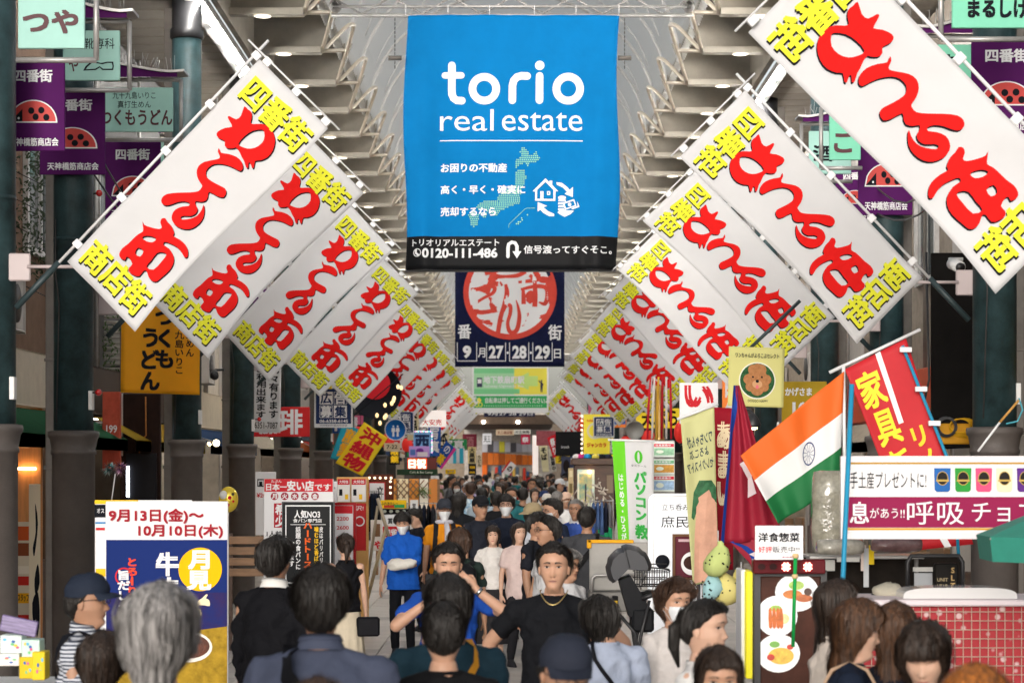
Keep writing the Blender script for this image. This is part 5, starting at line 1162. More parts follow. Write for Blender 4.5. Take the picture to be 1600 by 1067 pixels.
r_, sh, U, V_ = sign('framed_picture', 'picture', 'brown framed picture of a dark dish on maroon before the stand sign', 1055, 838, 1096, 902, 18.8, cm('5a1c2c', .4), frame=cm('6a4a34', .5), fw=.02, rects=[(1064, 862, 1096, 898, W_, 'plate', 'disc'), (1068, 868, 1094, 890, cm('3a1c12', .4, var=.5, vs_=30), 'food', 'disc'), (1060, 842, 1090, 846, cm('c8a8b0'))], post=True)
q = at(962, 930, 21); Yt = 21; s_ = F/Yt; X_ = lambda x: (x-962)/s_; Z_ = lambda y: CH-(y-HY)/s_
r_ = empty('covered_trolley', (q.x, Yt, 0), 'pale grey board trolley with yellow corner and tubular handle', 'trolley')
MB().bbox(X_(921), 0, Z_(922), X_(1018), .04, Z_(847), .01).build('board', cm('a8a6a2', .6, var=.1), r_); MB().bbox(X_(918), -.03, Z_(848), X_(990), .06, Z_(843), .006).bbox(X_(917), -.03, Z_(856), X_(924), .06, Z_(843), .006).build('edge_strip', cm('e8a820', .5), r_)
MB().tube([(X_(924), -.05, Z_(925)), (X_(925), -.05, Z_(903)), (X_(930), -.05, Z_(898)), (X_(1000), -.05, Z_(897))], .015, 8).build('handle', M_steel, r_)
MB().bbox(X_(921), -.05, Z_(955), X_(1010), .5, Z_(925), .01).build('box', cm('8a8884', .6), r_); MB().bbox(X_(925), -.1, .12, X_(1010), .5, .18, .01).build('deck', M_dark, r_)
for x in (928, 1005): MB().lathe([(.07, 0), (.07, .03)], 16, (X_(x), 0, .07), axis='y').build('wheel', M_black, r_)
sign('yellow_case', 'case', 'small black and yellow case standing by the trolley', 957, 931, 966, 952, 20, cm('18181a'), rects=[(959, 938, 965, 951, YE)], thick=.1)
def stroller():
    Y = 16.6; s = F/Y; X = lambda x: (x-985)/s; Z = lambda y: CH-(y-HY)/s
    r = empty('stroller', (at(985, 0, Y).x, Y, 0), 'black baby stroller with ribbed hood right of the grey trolley', 'stroller')
    fab = cm('1c1d20', .6, var=.15, bump=.1); lite = cm('3c3d41', .5, spec=.3)
    def hood(name, a0, a1, cx, cz, rr, m):
        mb = MB(); n = 10; V = []
        for i in range(n+1):
            a = a0+(a1-a0)*i/n; q = rr*(1+.05*abs(math.sin(i*PI/2.5)))
            for j in range(9):
                y = -.18+.36*j/8; e = math.sqrt(max(0, 1-(y/.2)**2))*.35+.65; V.append((cx+q*e*math.cos(a), y, cz+q*e*math.sin(a)))
        mb.add(V, [(i*9+j, i*9+j+1, (i+1)*9+j+1, (i+1)*9+j) for i in range(n) for j in range(8)], True)
        for j in (0, 8): mb.add([V[i*9+j] for i in range(n+1)]+[(cx, -.18+.36*j/8, cz)], [(i, i+1, n+1) for i in range(n)], False)
        mb.build(name, m, r)
    hood('hood', R(-2), R(104), X(980), Z(888), .175, lite); hood('hood_back', R(104), R(225), X(980), Z(887), .155, lite)
    rb = MB()
    for a in (104,): rb.tube([(X(982), -.19, Z(885)), (X(982)+.15*math.cos(R(a)), -.19, Z(885)+.15*math.sin(R(a)))], .003, 5)
    rb.build('rib', M_black, r)
    MB().add([(X(966), -.16, Z(905)), (X(984), -.16, Z(898)), (X(1012), -.16, Z(945)), (X(982), -.16, Z(962)), (X(966), .16, Z(905)), (X(984), .16, Z(898)), (X(1012), .16, Z(945)), (X(982), .16, Z(962))], [(0, 3, 2, 1), (4, 5, 6, 7), (0, 1, 5, 4), (1, 2, 6, 5), (2, 3, 7, 6), (3, 0, 4, 7)]).build('seat_back', fab, r)
    MB().bbox(X(985), -.17, Z(985), X(1020), .17, Z(948), .02).build('seat', fab, r)
    f = MB()
    for y in (-.2, .2): f.tube([(X(968), y, Z(960)), (X(990), y, Z(985)), (X(1014), y, .12)], .013, 6).tube([(X(1012), y, Z(935)), (X(1000), y, Z(985)), (X(968), y, .12)], .013, 6)
    f.tube([(X(1000), -.2, Z(932)), (X(1018), -.22, Z(926)), (X(1030), 0, Z(925)), (X(1018), .22, Z(926)), (X(1000), .2, Z(932))], .018, 8)
    f.build('frame', M_black, r)
    for x in (968, 1014):
        for y in (-.2, .2): MB().lathe([(.06, -.02), (.085, -.015), (.085, .015), (.06, .02)], 18, (X(x), y, .09), axis='y').build('wheel', M_black, r)
    return r
stroller()
def bicycle():
    Y = 17.6; s = F/Y; X = lambda x: (x-1030)/s; Z = lambda y: CH-(y-HY)/s
    r = empty('bicycle', (at(1030, 0, Y).x, Y, 0), 'bicycle with a black wire basket parked behind the stroller', 'bicycle')
    b = MB(); x0, x1, z0, z1 = X(990), X(1044), Z(914), Z(882)
    for k in range(15):
        t = k/14; b.tube([(x0+(x1-x0)*t, -.14, z0), (x0+(x1-x0)*t, -.15, z1-(.0+.04*t))], .0035, 4)
    for k in range(4): z = z0+(z1-z0)*k/3; b.tube([(x0, -.145, z), (x1, -.145, z-.03*(k == 3))], .006 if k in (0, 3) else .0035, 5); b.tube([(x0, .14, z), (x1, .14, z)], .005, 5)
    b.tube([(x0, -.15, z1), (x0, .14, z1)], .008, 5).tube([(x1, -.15, z1-.04), (x1, .14, z1-.04)], .008, 5).tube([(x0, -.15, z0), (x0, .14, z0), (x1, .14, z0), (x1, -.15, z0)], .007, 5)
    b.build('basket', M_black, r)
    for x in (X(985), X(1075)):
        w_ = MB(); w_.tube([(x+.32*math.cos(t), .0, .33+.32*math.sin(t)) for t in np.linspace(0, 2*PI, 33)], .014, 6, caps=False)
        for t in np.linspace(0, PI, 9)[:-1]: w_.tube([(x+.32*math.cos(t), 0, .33+.32*math.sin(t)), (x-.32*math.cos(t), 0, .33-.32*math.sin(t))], .002, 3)
        w_.build('wheel', M_black, r)
    f = MB().tube([(X(985), 0, .33), (X(1000), 0, Z(916)), (X(1005), 0, Z(900))], .015, 6).tube([(X(998), 0, .75), (X(1050), 0, .45), (X(1075), 0, .33)], .015, 6).tube([(X(1050), 0, .45), (X(1060), 0, .95)], .015, 6); f.build('frame', M_steel, r)
    MB().ell((X(1060), 0, .97), (.13, .07, .04), 12, 6).build('saddle', M_black, r); MB().tube([(X(1005), -.22, Z(896)), (X(1008), 0, Z(900)), (X(1005), .22, Z(896))], .011, 6).build('handlebar', M_steel, r)
bicycle()
# pale hanging massage banner, red noren, patterned bags
r_, sh = qbanner('vertical_banner', 'banner', 'pale green hanging banner with mirrored brush words and a large foot photo', [(1063, 652), (1116, 634), (1083, 915), (1124, 905)], 18.4, mat('pale_green_cloth', hexc('cfcf94'), .7, var=.05, trans=.2),
    polys=[([[(.25, .46), (.45, .40), (.85, .42), (1, .47), (1, .56), (.75, .50), (.45, .52), (.2, .62), (.12, .60)]], cm('3a6a48', .6, var=.4, vs_=20), 'leaf_print'), ([[(.35, .50), (.75, .47), (.98, .56), (1, .99), (.05, .99), (.2, .7)]], cm('d0a088', .6, var=.15, vs_=8), 'foot_print')],
    texts=[('ワンちゃんが', (.10, .13, .86, .20), cm('2a4050'), 'm', .02), ('よろこぶ', (.22, .215, .80, .265), cm('2a4050'), 'm', .02), ('セレクトストア', (.08, .285, .90, .345), cm('2a4050'), 'm', .02)], wave=.03, folds=(.012, 1.5), rod=((1058, 655), (1122, 631)))
qbanner('shop_curtain', 'banner', 'crimson cloth with cream brush characters beside the pale hanging banner', [(1116, 636), (1146, 638), (1118, 890), (1146, 890)], 19.4, cm('8a1424', .7), texts=[('あまい', (.1, .08, .92, .62), cm('e8d4b0'), 'v', .08)], wave=.02)
for i, (x, y, c, rx, rz, l) in enumerate(((1122, 876, 'b8c47c', 21, 25, 'upper pale green dotted drawstring bag'), (1110, 918, '9cc4c8', 15, 21, 'pale blue dotted drawstring bag'), (1134, 920, 'd8cc80', 23, 26, 'large cream yellow dotted drawstring bag'), (1158, 908, 'd0c478', 13, 16, 'small yellow dotted drawstring bag at the right'))):
    Yb = 13.6+.05*i; q = at(x, y, Yb); s_ = F/Yb; o = empty('drawstring_bag', q, l+' hanging in the cluster', 'bag'); m = MB(); a, b = rx/s_, rz/s_
    prof = [(.01, b*1.25), (.02, b*1.1), (.018, b*1.0), (a*.6, b*.75), (a*.92, b*.3), (a, -.1*b), (a*.85, -.6*b), (a*.45, -.93*b), (.001, -b)]
    m.lathe([(r, z) for r, z in prof][::-1], 18); m.v = [(vx*(1+.4*noise.noise(Vector((vx*14, vy*14, vz*12+i*5))))+.02*math.sin(vz*20+i), vy*(1+.3*noise.noise(Vector((vx*25, vy*25, vz*4+i)))), vz) for vx, vy, vz in m.v]
    m.build('cloth', cm(c, .8, bump=.3, bs=12), o); dots = MB(); rr = random.Random(i)
    for k in range(16):
        z = rr.uniform(-.75, .6)*b; t = rr.uniform(-PI, 0); rad = float(np.interp(z, [p[1] for p in prof][::-1], [p[0] for p in prof][::-1])); dots.ell((rad*math.cos(t), rad*math.sin(t), z), (.006, .006, .006), 6, 4)
    tag(dots.build('dots', I_, o), kind='stuff'); MB().tube([(0, 0, b*1.2), (0, 0, b*1.9)], .003, 4).build('cord', K_pole, o)
# flags
r_, sh = qbanner('slanted_flag', 'flag', 'pale yellow dog shop flag with a poodle picture under the right banners', [(1139, 541), (1226, 544), (1137, 634), (1224, 637)], 22.5, mat('dog_flag_cloth', hexc('dcd88c'), .7, trans=.2), polys=[([disc(.52, .56, .33, .31, 32)], cm('e8e8d8'), 'print'), ([disc(.52, .56, .31, .29, 32)], cm('2c5a34', .6, var=.5, vs_=40), 'print')],
    texts=[('ワンちゃんがよろこぶセレクト', (.12, .10, .90, .18), I_, '', .02), ('DOGGO HAPPY', (.36, .88, .72, .92), I_, '', .01)], wave=.012)
br_ = cm('b07a50', .8, var=.25, vs_=40)
for i, (u, v, a) in enumerate(((.52, .50, .17), (.36, .54, .09), (.68, .54, .09), (.44, .38, .09), (.58, .38, .10), (.52, .36, .09), (.40, .66, .09), (.64, .66, .09), (.52, .70, .12))): put_poly(sh, [disc(u, v, a, a*.95, 18)], br_, r_, .013+.0005*i, 'dog_print')
put_poly(sh, [disc(.52, .62, .09, .07, 16)], cm('c89a70'), r_, .019, 'dog_print')
for u, v, a in ((.52, .57, .030), (.44, .50, .018), (.60, .50, .018)): put_poly(sh, [disc(u, v, a, a*.9, 12)], I_, r_, .021, 'dog_print')
put_poly(sh, [disc(.52, .665, .03, .035, 12)], cm('d8707a'), r_, .021, 'dog_print')
MB().tube([at(1168, 548, 22.6)-r_.location, at(1250, 470, 22.6)-r_.location], .018, 8).build('pole', K_sleeve, r_)
r_, sh = qbanner('national_flag', 'flag', 'tricolour flag of orange, white and green with a blue wheel', [(1157, 712), (1318, 580), (1216, 818), (1312, 758)], 15.2, cm('d8601c', .7), regions=[(.36, mat('flag_orange', hexc('e2681c'), .7, trans=.15)), (.66, mat('flag_white', (.78, .78, .78), .7, trans=.15)), (1, mat('flag_green', hexc('14723c'), .7, trans=.15))], wave=.05, folds=(.028, 2.3), nu=30, nv=36, freq=3)
put_poly(sh, [disc(.60, .51, .075, .115, 28), disc(.60, .51, .066, .101, 28)], cm('26386e'), r_, .006, 'wheel')
for k in range(12): a = PI*2*k/12; put_poly(sh, [[(.60+.07*math.cos(a)*t+w_*math.sin(a), .51+.108*math.sin(a)*t-w_*1.5*math.cos(a)) for t, w_ in ((.15, .0016), (.95, .0016), (.95, -.0016), (.15, -.0016))]], cm('26386e'), r_, .0065+.0001*k, 'spoke')
MB().tube([at(1318, 572, 15.2)-r_.location, at(1320, 760, 15.2)-r_.location], .012, 8).build('pole', K_pole, r_)
nm = mat('flag_crimson', hexc('9c1430'), .7, trans=.12, var=.1); nb = cm('1c3c8c', .7)
r_, sh = qbanner('national_flag', 'flag', 'crimson pennant flag with blue border and white emblems hanging folded', [(1146, 602), (1156, 602), (1126, 850), (1226, 842)], 16, nm, polys=[([[(0, 0), (.6, 0), (.13, .3), (.07, .6), (.06, 1), (0, 1)]], nb, 'border'), ([[(.35, .5), (.62, .47), (.85, .56), (.8, .68), (.5, .72), (.55, .6)]], cm('d8c8cc'), 'moon_emblem')], wave=.04, folds=(.03, 2.6), nu=26, nv=30)
put_poly(sh, [[(1.0, 0), (.35, 0), (.72, .42), (1.0, .45)]], nb, r_, .010, 'border') if False else None
r2, sh2 = qbanner('flag_tail', 'flag', 'lower tail of the crimson flag with a blue hem and pale star', [(1140, 846), (1226, 838), (1172, 880), (1182, 905)], 16.05, nm, polys=[([[(0, 0), (.08, 0), (1, .9), (1, 1), (.6, 1)]], nb, 'border'), ([[(.55, .1), (.62, .35), (.8, .3), (.7, .5), (.85, .7), (.62, .62), (.5, .8), (.48, .55), (.3, .5), (.5, .38)]], cm('d8c8cc'), 'star')], wave=.02)
r_, sh = qbanner('slanted_flag', 'flag', 'tilted red furniture shop flag with yellow characters and a white stripe', [(1320, 577), (1415, 529), (1432, 860), (1522, 850)], 15.8, mat('flag_red', hexc('c81c28'), .65, var=.06, trans=.15), polys=[([[(.50, .0), (.58, .0), (.56, .36), (.48, .36)]], W_, 'stripe'), ([[(.40, .84), (.50, .82), (.62, 1), (.50, 1)]], W_, 'stripe')],
    texts=[('家', (.08, .06, .45, .24), cm('f0d840'), '', .035), ('具', (.10, .27, .47, .44), cm('f0d840'), '', .035), ('新品', (.1, .47, .47, .80), cm('f0d840'), 'v', .035), ('リノ', (.55, .39, .88, .62), cm('f0c838'), 'v', .04)], wave=.03, nu=20, nv=28, rod=((1296, 582), (1438, 515)))
MB().tube([at(1410, 540, 15.75)-r_.location, at(1450, 640, 15.75)-r_.location, at(1490, 740, 15.75)-r_.location, at(1500, 905, 15.75)-r_.location], .012, 8).build('pole', cm('2a8ab0', .4), r_)
for i in range(4):
    t = (.06, .36, .62, .9)[i]; q = at(1411+80*t, 534+205*t, 15.72)-r_.location; MB().bbox(q.x-.045, q.y-.012, q.z-.018, q.x+.04, q.y+.012, q.z+.018, .004).build('cloth_loop', K_pole, r_)
sign('yellow_sign', 'sign', 'mustard sign with white round letters behind the dog flag', 1222, 596, 1292, 668, 25.5, cm('b89a2a', .6, var=.1), [('かげさま', 1227, 606, 1268, 618, W_, '', .05), ('10', 1238, 628, 1262, 650, W_, '', .04)])
sign('white_sign', 'sign', 'white sign with a thick red brush letter under the right banners', 1062, 598, 1122, 662, 28, W_, [('い', 1072, 604, 1112, 634, RD, '', .10)])
r_ = empty('wall_lamp', at(1176, 668, 20), 'dark dome wall lamp glowing warm beside the crimson flag', 'lamp'); MB().lathe([(.07, 0), (.075, .03), (.05, .09), (.015, .13)], 16).build('shade', M_black, r_); MB().ell((0, 0, 0), (.045, .045, .02), 10, 6).build('bulb', M_warm, r_); MB().tube([(0, 0, .12), (-.02, .05, .16), (-.3, .1, .17)], .012, 6).build('arm', M_black, r_)
# prepared food stand
r_, sh, U, V_ = sign('hand_sign', 'sign', 'white card with black and red characters on a green stick', 1180, 821, 1255, 874, 12.2, W_, [('洋食惣菜', 1185, 832, 1249, 846, I_, '', .03), ('好評', 1185, 853, 1206, 863, cm('d02430'), '', .012), ('販売中!!', 1207, 853, 1249, 863, I_, '', .0), ('sozai', 1222, 868, 1245, 871, cm('b07080'))], thick=.006)
MB().tube([at(1243, 866, 12.18)-r_.location, at(1239, 1010, 12.18)-r_.location], .010, 8).build('stick', cm('1c9a4a', .4), r_); MB().lathe([(.014, -.012), (.018, 0), (.014, .012)], 12, tuple(at(1243, 868, 12.18)-r_.location)).build('knob', cm('d8b888'), r_); MB().lathe([(.014, -.012), (.018, 0), (.014, .012)], 12, tuple(at(1242, 900, 12.18)-r_.location)).build('knob', cm('d8b888'), r_)
r_, sh, U, V_ = sign('led_sign', 'sign', 'dark red LED strip with two glowing hash marks above the food poster', 1177, 874, 1290, 896, 12.7, cm('5a1018', .4), rects=[(1184, 880, 1196, 890, cm('3a2020'), 'print', 'disc'), (1202, 880, 1214, 890, cm('3a2020'), 'print', 'disc')], thick=.1)
for cx in (1228, 1262):
    for dx in (-2.5, 2.5): put_poly(sh, [rect(U(cx+dx-1.3), V_(878.5), U(cx+dx+1.3), V_(891.5))], mat('led_bright', (1, .25, .2), .5, emit=8), r_, .006, 'led')
    for dy in (-2.5, 2.5): put_poly(sh, [rect(U(cx-6.5), V_(885+dy-1.2), U(cx+6.5), V_(885+dy+1.2))], mat('led_bright', (1, .25, .2), .5, emit=8), r_, .007, 'led')
r_, sh, U, V_ = sign('food_poster', 'poster', 'lit food poster with plates of fried prawns and omelette in a black frame', 1188, 900, 1282, 1075, 12.8, cm('4a2a20', .4, var=.4, vs_=6), frame=M_black, fw=.035, thick=.08)
pd = lambda x, y, a, b, c, off, nm='food', **k: put_poly(sh, [disc(U(x), V_(y), a/94, b/175, 24)], mat('food_'+c, hexc(c), .35, emit=.10, **k), r_, off, nm)
pd(1245, 925, 34, 30, 'f0f2f4', .003, 'plate'); pd(1214, 962, 32, 32, 'eef0f2', .0045, 'plate'); pd(1216, 1020, 34, 30, 'f2f2f0', .006, 'plate')
for i, (x, y, a, b, c) in enumerate(((1244, 914, 12, 7, 'a8c860'), (1238, 928, 15, 7, 'c8742c'), (1256, 934, 13, 6, 'b8602c'), (1262, 924, 6, 6, '4a2a1c'), (1212, 950, 9, 5, '9cc050'), (1224, 966, 9, 8, 'e8d89c'), (1220, 1024, 20, 13, 'e8b848'), (1210, 1006, 8, 5, '7ab050'), (1204, 1026, 6, 5, 'c83828'), (1234, 1010, 5, 4, 'd0402c'))): pd(x, y, a, b, c, .0075+.0006*i, var=.3, vs_=30)
for i, x in enumerate((1203, 1209, 1215, 1220)): put_poly(sh, [[(U(x-2.5), V_(952)), (U(x+2), V_(951)), (U(x+3.5), V_(978)), (U(x-2), V_(979))]], mat('food_prawn', hexc('c8641c'), .4, emit=.1, var=.3, vs_=40), r_, .0125+.0005*i, 'prawn', 2)
sign('yellow_side_board', 'light box', 'bright yellow side panel of the food stand', 1166, 893, 1179, 1060, 13.0, mat('glow_yellow_panel', hexc('f0e41c'), .5, emit=.2), thick=.3)  # side panel of the stand, a slight glow added to its yellow
sign('white_edge_board', 'light box', 'narrow white edge panel left of the yellow one', 1158, 890, 1165, 1055, 13.1, W_, thick=.3)  # plain white edge panel, no emission
# maroon and white chocolate banner
r_, sh, U, V_ = sign('shop_banner', 'banner', 'wide white and maroon sweets banner with five small pouches at the right edge', 1323, 722, 1640, 832, 12.6, mat('vinyl_white', (.76, .75, .76), .6), frame=mat('vinyl_edge', (.74, .70, .72), .3), fw=.035, thick=.01,
    rects=[(1323, 776, 1640, 824, mat('vinyl_maroon', hexc('8a1046'), .6, spec=.2)), (1323, 824.5, 1640, 828, cm('c8983a', .4)), (1323, 722, 1640, 725, cm('b89040', .4))],
    texts=[('手土産プレゼントに!', 1328, 737, 1447, 763, I_, '', .0), ('息', 1328, 784, 1357, 817, W_, '', .02), ('があう!!', 1359, 793, 1413, 809, W_, '', .01), ('呼吸', 1417, 783, 1506, 819, W_, '', .0), ('チョコ', 1518, 785, 1616, 815, W_, '', .0)])
for i, c in enumerate(('2060a8', '2a9038', 'd8507a', 'e4dcb8', '5a2a80')):
    x = 1459+i*32.3; put_poly(sh, [[(U(x), V_(731)), (U(x+26), V_(731)), (U(x+25), V_(765)), (U(x+22), V_(768)), (U(x+4), V_(768)), (U(x+1), V_(765))]], cm(c, .3, var=.15), r_, .010, 'pouch')
    put_poly(sh, [disc(U(x+13), V_(747), 9/317, 11/110, 20)], cm('1a1614', .3), r_, .012, 'emblem'); put_poly(sh, [disc(U(x+13), V_(747), 9/317, 11/110, 20), disc(U(x+13), V_(747), 8/317, 9.8/110, 20)], cm('b89a50', .3), r_, .013, 'emblem_ring'); put_poly(sh, [rect(U(x+3), V_(749), U(x+23), V_(752))], cm('b89a50', .3), r_, .014, 'emblem_band')
r_ = empty('pole', at(1325, 905, 12.3), 'sky blue pole standing in front of the maroon banner', 'pole'); MB().tube([at(1331, 600, 12.3)-r_.location, at(1317, 905, 12.3)-r_.location, at(1316, 1100, 12.3)-r_.location], .014, 8).build('shaft', cm('2a8ab0', .35), r_)
# stall: wire grid over red flowered cloth, cover, shelf goods
Yq = 12.9; s_ = F/Yq; X_ = lambda x: (x-1480)/s_; Z_ = lambda y: CH-(y-HY)/s_
r_ = empty('market_stall', (at(1480, 0, Yq).x, Yq, 0), 'stall with white top, red flowered cloth and wire grid front', 'stall')
MB().bbox(X_(1342), -.06, Z_(946), X_(1660), .6, Z_(936), .01).build('counter_top', cm('e0d4d8', .5), r_)
fl = mat('red_floral', hexc('c4142c'), .6); nt_ = fl.node_tree; b_ = nt_.nodes['Principled BSDF']; tc = nt_.nodes.new('ShaderNodeTexCoord'); vo = nt_.nodes.new('ShaderNodeTexVoronoi'); vo.inputs['Scale'].default_value = 13; cr_ = nt_.nodes.new('ShaderNodeValToRGB')
cr_.color_ramp.elements[0].position = .16; cr_.color_ramp.elements[0].color = (.62, .45, .45, 1); cr_.color_ramp.elements[1].position = .27; cr_.color_ramp.elements[1].color = (.36, .006, .015, 1); nt_.links.new(tc.outputs['Object'], vo.inputs['Vector']); nt_.links.new(vo.outputs['Distance'], cr_.inputs[0]); nt_.links.new(cr_.outputs[0], b_.inputs['Base Color'])
MB().bbox(X_(1345), .0, .3, X_(1655), .55, Z_(946), .01).build('front_cloth', fl, r_)
g = MB()
for i in range(24): x = X_(1348+i*13); g.tube([(x, -.02, .4), (x, -.02, Z_(948))], .0028, 4)
for i in range(9): z = Z_(955+i*14); g.tube([(X_(1345), -.024, z), (X_(1655), -.024, z)], .0028, 4)
g.build('wire_grid', cm('c8b0a0', .4), r_)
cv = MB(); n = 14; V = []
for j in range(2):
    for i in range(n+1): t = PI*i/n; V.append((X_(1505)+(90/s_)*math.copysign(abs(math.cos(t))**.5, math.cos(t)), .08+.3*j, Z_(937)+(18/s_)*math.sin(t)**.5))
cv.add(V, [(i, i+1, n+2+i, n+1+i) for i in range(n)]+[tuple(range(n, -1, -1)), tuple(range(n+1, 2*n+2))], False); cv.build('cover', mat('milky_acrylic', (.62, .62, .62), .2, coat=.5), r_)
for i, (x0, x1, y0, y1, Y, c, l) in enumerate(((1268, 1335, 735, 868, 14.6, '9c9888', 'big plastic wrapped grey parcel hanging behind the white flag'), (1276, 1350, 842, 866, 13.9, 'b4b0a4', 'clear bag of bread loaves on the shelf'), (1362, 1440, 840, 862, 13.9, '8a6a6a', 'clear bag of dark sweets on the shelf'))):
    a, b = at(x0, y1, Y), at(x1, y0, Y); o = empty('plastic_bag', ((a.x+b.x)/2, Y, a.z), l, 'bag'); m = MB(); w2, h_ = (b.x-a.x)/2, b.z-a.z; m.ell((0, 0, h_/2), (w2, .09, h_/2*1.05), 20, 12)
    m.v = [(max(-w2, min(w2, vx*1.25))*(1+.08*noise.noise(Vector((vx*12, vy*12, vz*12+i)))), vy*(1+.4*noise.noise(Vector((vx*15, vy*15, vz*15)))), max(0, min(h_, (vz-h_/2)*1.3+h_/2))) for vx, vy, vz in m.v]; m.build('wrap', mat('wrap_%d' % i, hexc(c), .18, coat=.8, bump=.5, bs=18, col2=tuple(v*.5 for v in hexc(c)), vs_=14), o)
r_ = empty('back_shelf', (at(1350, 0, 14.2).x, 14.2, 0), 'shelf with dark goods and price tags behind the red stall', 'shelf'); X2 = lambda x: (x-1350)*14.2/F; Z2 = lambda y: CH-(y-HY)*14.2/F
MB().bbox(X2(1262), -.1, Z2(872), X2(1440), .3, Z2(867), .004).build('shelf_board', M_steel, r_); MB().bbox(X2(1262), .3, Z2(940), X2(1520), .35, Z2(872), .01).build('dark_back', cm('231d18', .6, var=.4, vs_=9), r_)
for i, (x0, x1, y0, y1, c) in enumerate(((1268, 1300, 873, 890, 'b8b8b4'), (1303, 1338, 869, 876, 'dcdcd8'), (1340, 1348, 850, 890, 'd8c8c0'), (1344, 1352, 855, 915, 'c8ccd0'), (1352, 1360, 850, 880, 'e8c820'), (1422, 1450, 893, 925, 'b8bcc0'), (1420, 1452, 884, 891, 'd0d0cc'))): MB().bbox(X2(x0), -.13-.004*i, Z2(y1), X2(x1), -.12-.004*i, Z2(y0), .001).build('price_tag', cm(c, .5), r_)
for x in (1266, 1436): MB().tube([(X2(x), .1, 0), (X2(x), .1, Z2(868))], .014, 6).build('leg', M_steel, r_)
r_ = empty('metal_rack', (at(1455, 0, 13.6).x, 13.6, 0), 'black tubular rack with a dark lettered bag behind the stall', 'rack'); X2 = lambda x: (x-1455)*13.6/F; Z2 = lambda y: CH-(y-HY)*13.6/F
MB().tube([(X2(1418), 0, Z2(935)), (X2(1418), 0, Z2(878)), (X2(1424), 0, Z2(868)), (X2(1498), 0, Z2(868)), (X2(1504), 0, Z2(878)), (X2(1504), 0, Z2(935))], .014, 8).build('tube', M_black, r_); MB().bbox(X2(1462), .04, Z2(925), X2(1500), .1, Z2(880), .01).build('dark_bag', cm('1a1816', .6), r_)
s5 = Sheet(at(1462, 880, 13.63), at(1500, 880, 13.63), at(1462, 925, 13.63)); put_text(s5, 'SLT', (.55, .1, .85, .9), cm('b89a68'), r_, .004, .03, vert=True); put_text(s5, 'HEAD', (.06, .72, .5, .84), cm('a89878'), r_, .004, .02); put_text(s5, 'UNIT', (.06, .5, .5, .62), cm('a89878'), r_, .004, .02)
# teal umbrella
r_ = empty('parasol', at(1700, 1000, 11), 'green parasol reaching in from the right edge', 'umbrella'); o = r_.location; tip = at(1690, 770, 11)-o; n = 8; V = [tuple(tip)]
rim = []
for k in range(n): a = 2*PI*k/n+.35; rim.append(Vector((tip.x+.52*math.cos(a), tip.y+.52*math.sin(a), tip.z-.21)))
V += [tuple(p) for p in rim]+[tuple(p+Vector((0, 0, -.12))+(Vector((tip.x, tip.y, 0))-Vector((p.x, p.y, 0)))*.03) for p in rim]
MB().add(V, [(0, 1+k, 1+(k+1) % n) for k in range(n)]+[(1+k, 1+n+k, 1+n+(k+1) % n, 1+(k+1) % n) for k in range(n)]).build('canopy', mat('parasol_teal', hexc('2f8a78'), .7, var=.1, bump=.1), r_); MB().tube([tip, (tip.x, tip.y, tip.z-2)], .02, 8).build('pole', M_steel, r_)
rb = MB()
for p in rim: rb.tube([tip+Vector((0, 0, -.03)), p+Vector((0, 0, -.01))], .006, 5)
rb.build('rib', M_steel, r_)
# yellow cable coil and conduit near the right column, thin stick
r_ = empty('cable_coil', at(1500, 665, 19.6), 'coil of yellow and dark cable left of the nearest right column', 'cable'); m = MB()
for i in range(6): m.tube([((.09+.008*i)*math.cos(t)+.01*i, .01*i, (.06+.006*i)*math.sin(t)-.005*i) for t in np.linspace(0, 2*PI, 21)], .006, 5, caps=False)
m.build('loops', cm('c8981c', .5), r_); m = MB()
for i in range(4): m.tube([((.07+.008*i)*math.cos(t)-.12, -.03+.01*i, (.07+.006*i)*math.sin(t)-.01) for t in np.linspace(0, 2*PI, 21)], .005, 5, caps=False)
m.build('dark_loops', M_black, r_); MB().bbox(-.25, .04, -.16, .10, .1, .02, .01).build('box', cm('b8841c', .5), r_)
r_ = empty('bamboo_stick', at(1530, 720, 15), 'thin bamboo stick with white end tied above the maroon banner', 'stick'); MB().tube([at(1528, 705, 15)-r_.location, at(1562, 660, 15)-r_.location], .008, 6).build('white_part', K_pole, r_); MB().tube([at(1562, 660, 15)-r_.location, at(1592, 625, 15)-r_.location], .009, 6).build('bamboo', cm('b88a4a'), r_); MB().tube([at(1592, 622, 15)-r_.location, at(1598, 640, 15)-r_.location, at(1590, 658, 15)-r_.location, at(1572, 662, 15)-r_.location], .006, 6).build('cord', cm('4a98a8'), r_)
# shutter bay behind the right column: dark cloth and black conduit
r_ = empty('dark_curtain', at(1462, 640, 22.5), 'black curtain filling the bay between the two nearest right columns', 'curtain'); o = r_.location; a, b = at(1455, 700, 22.5)-o, at(1522, 395, 22.5)-o
MB().bbox(a.x, 0, a.z, b.x, .04, b.z, .01).build('cloth', cm('141211', .8, var=.3), r_); MB().tube([(a.x-.06, -.05, b.z), (a.x-.03, -.05, .3), (a.x-.12, -.05, -.1)], .012, 6).build('conduit', M_black, r_)
r_ = empty('red_lanterns', at(1, 1, 10), '', '') if False else None
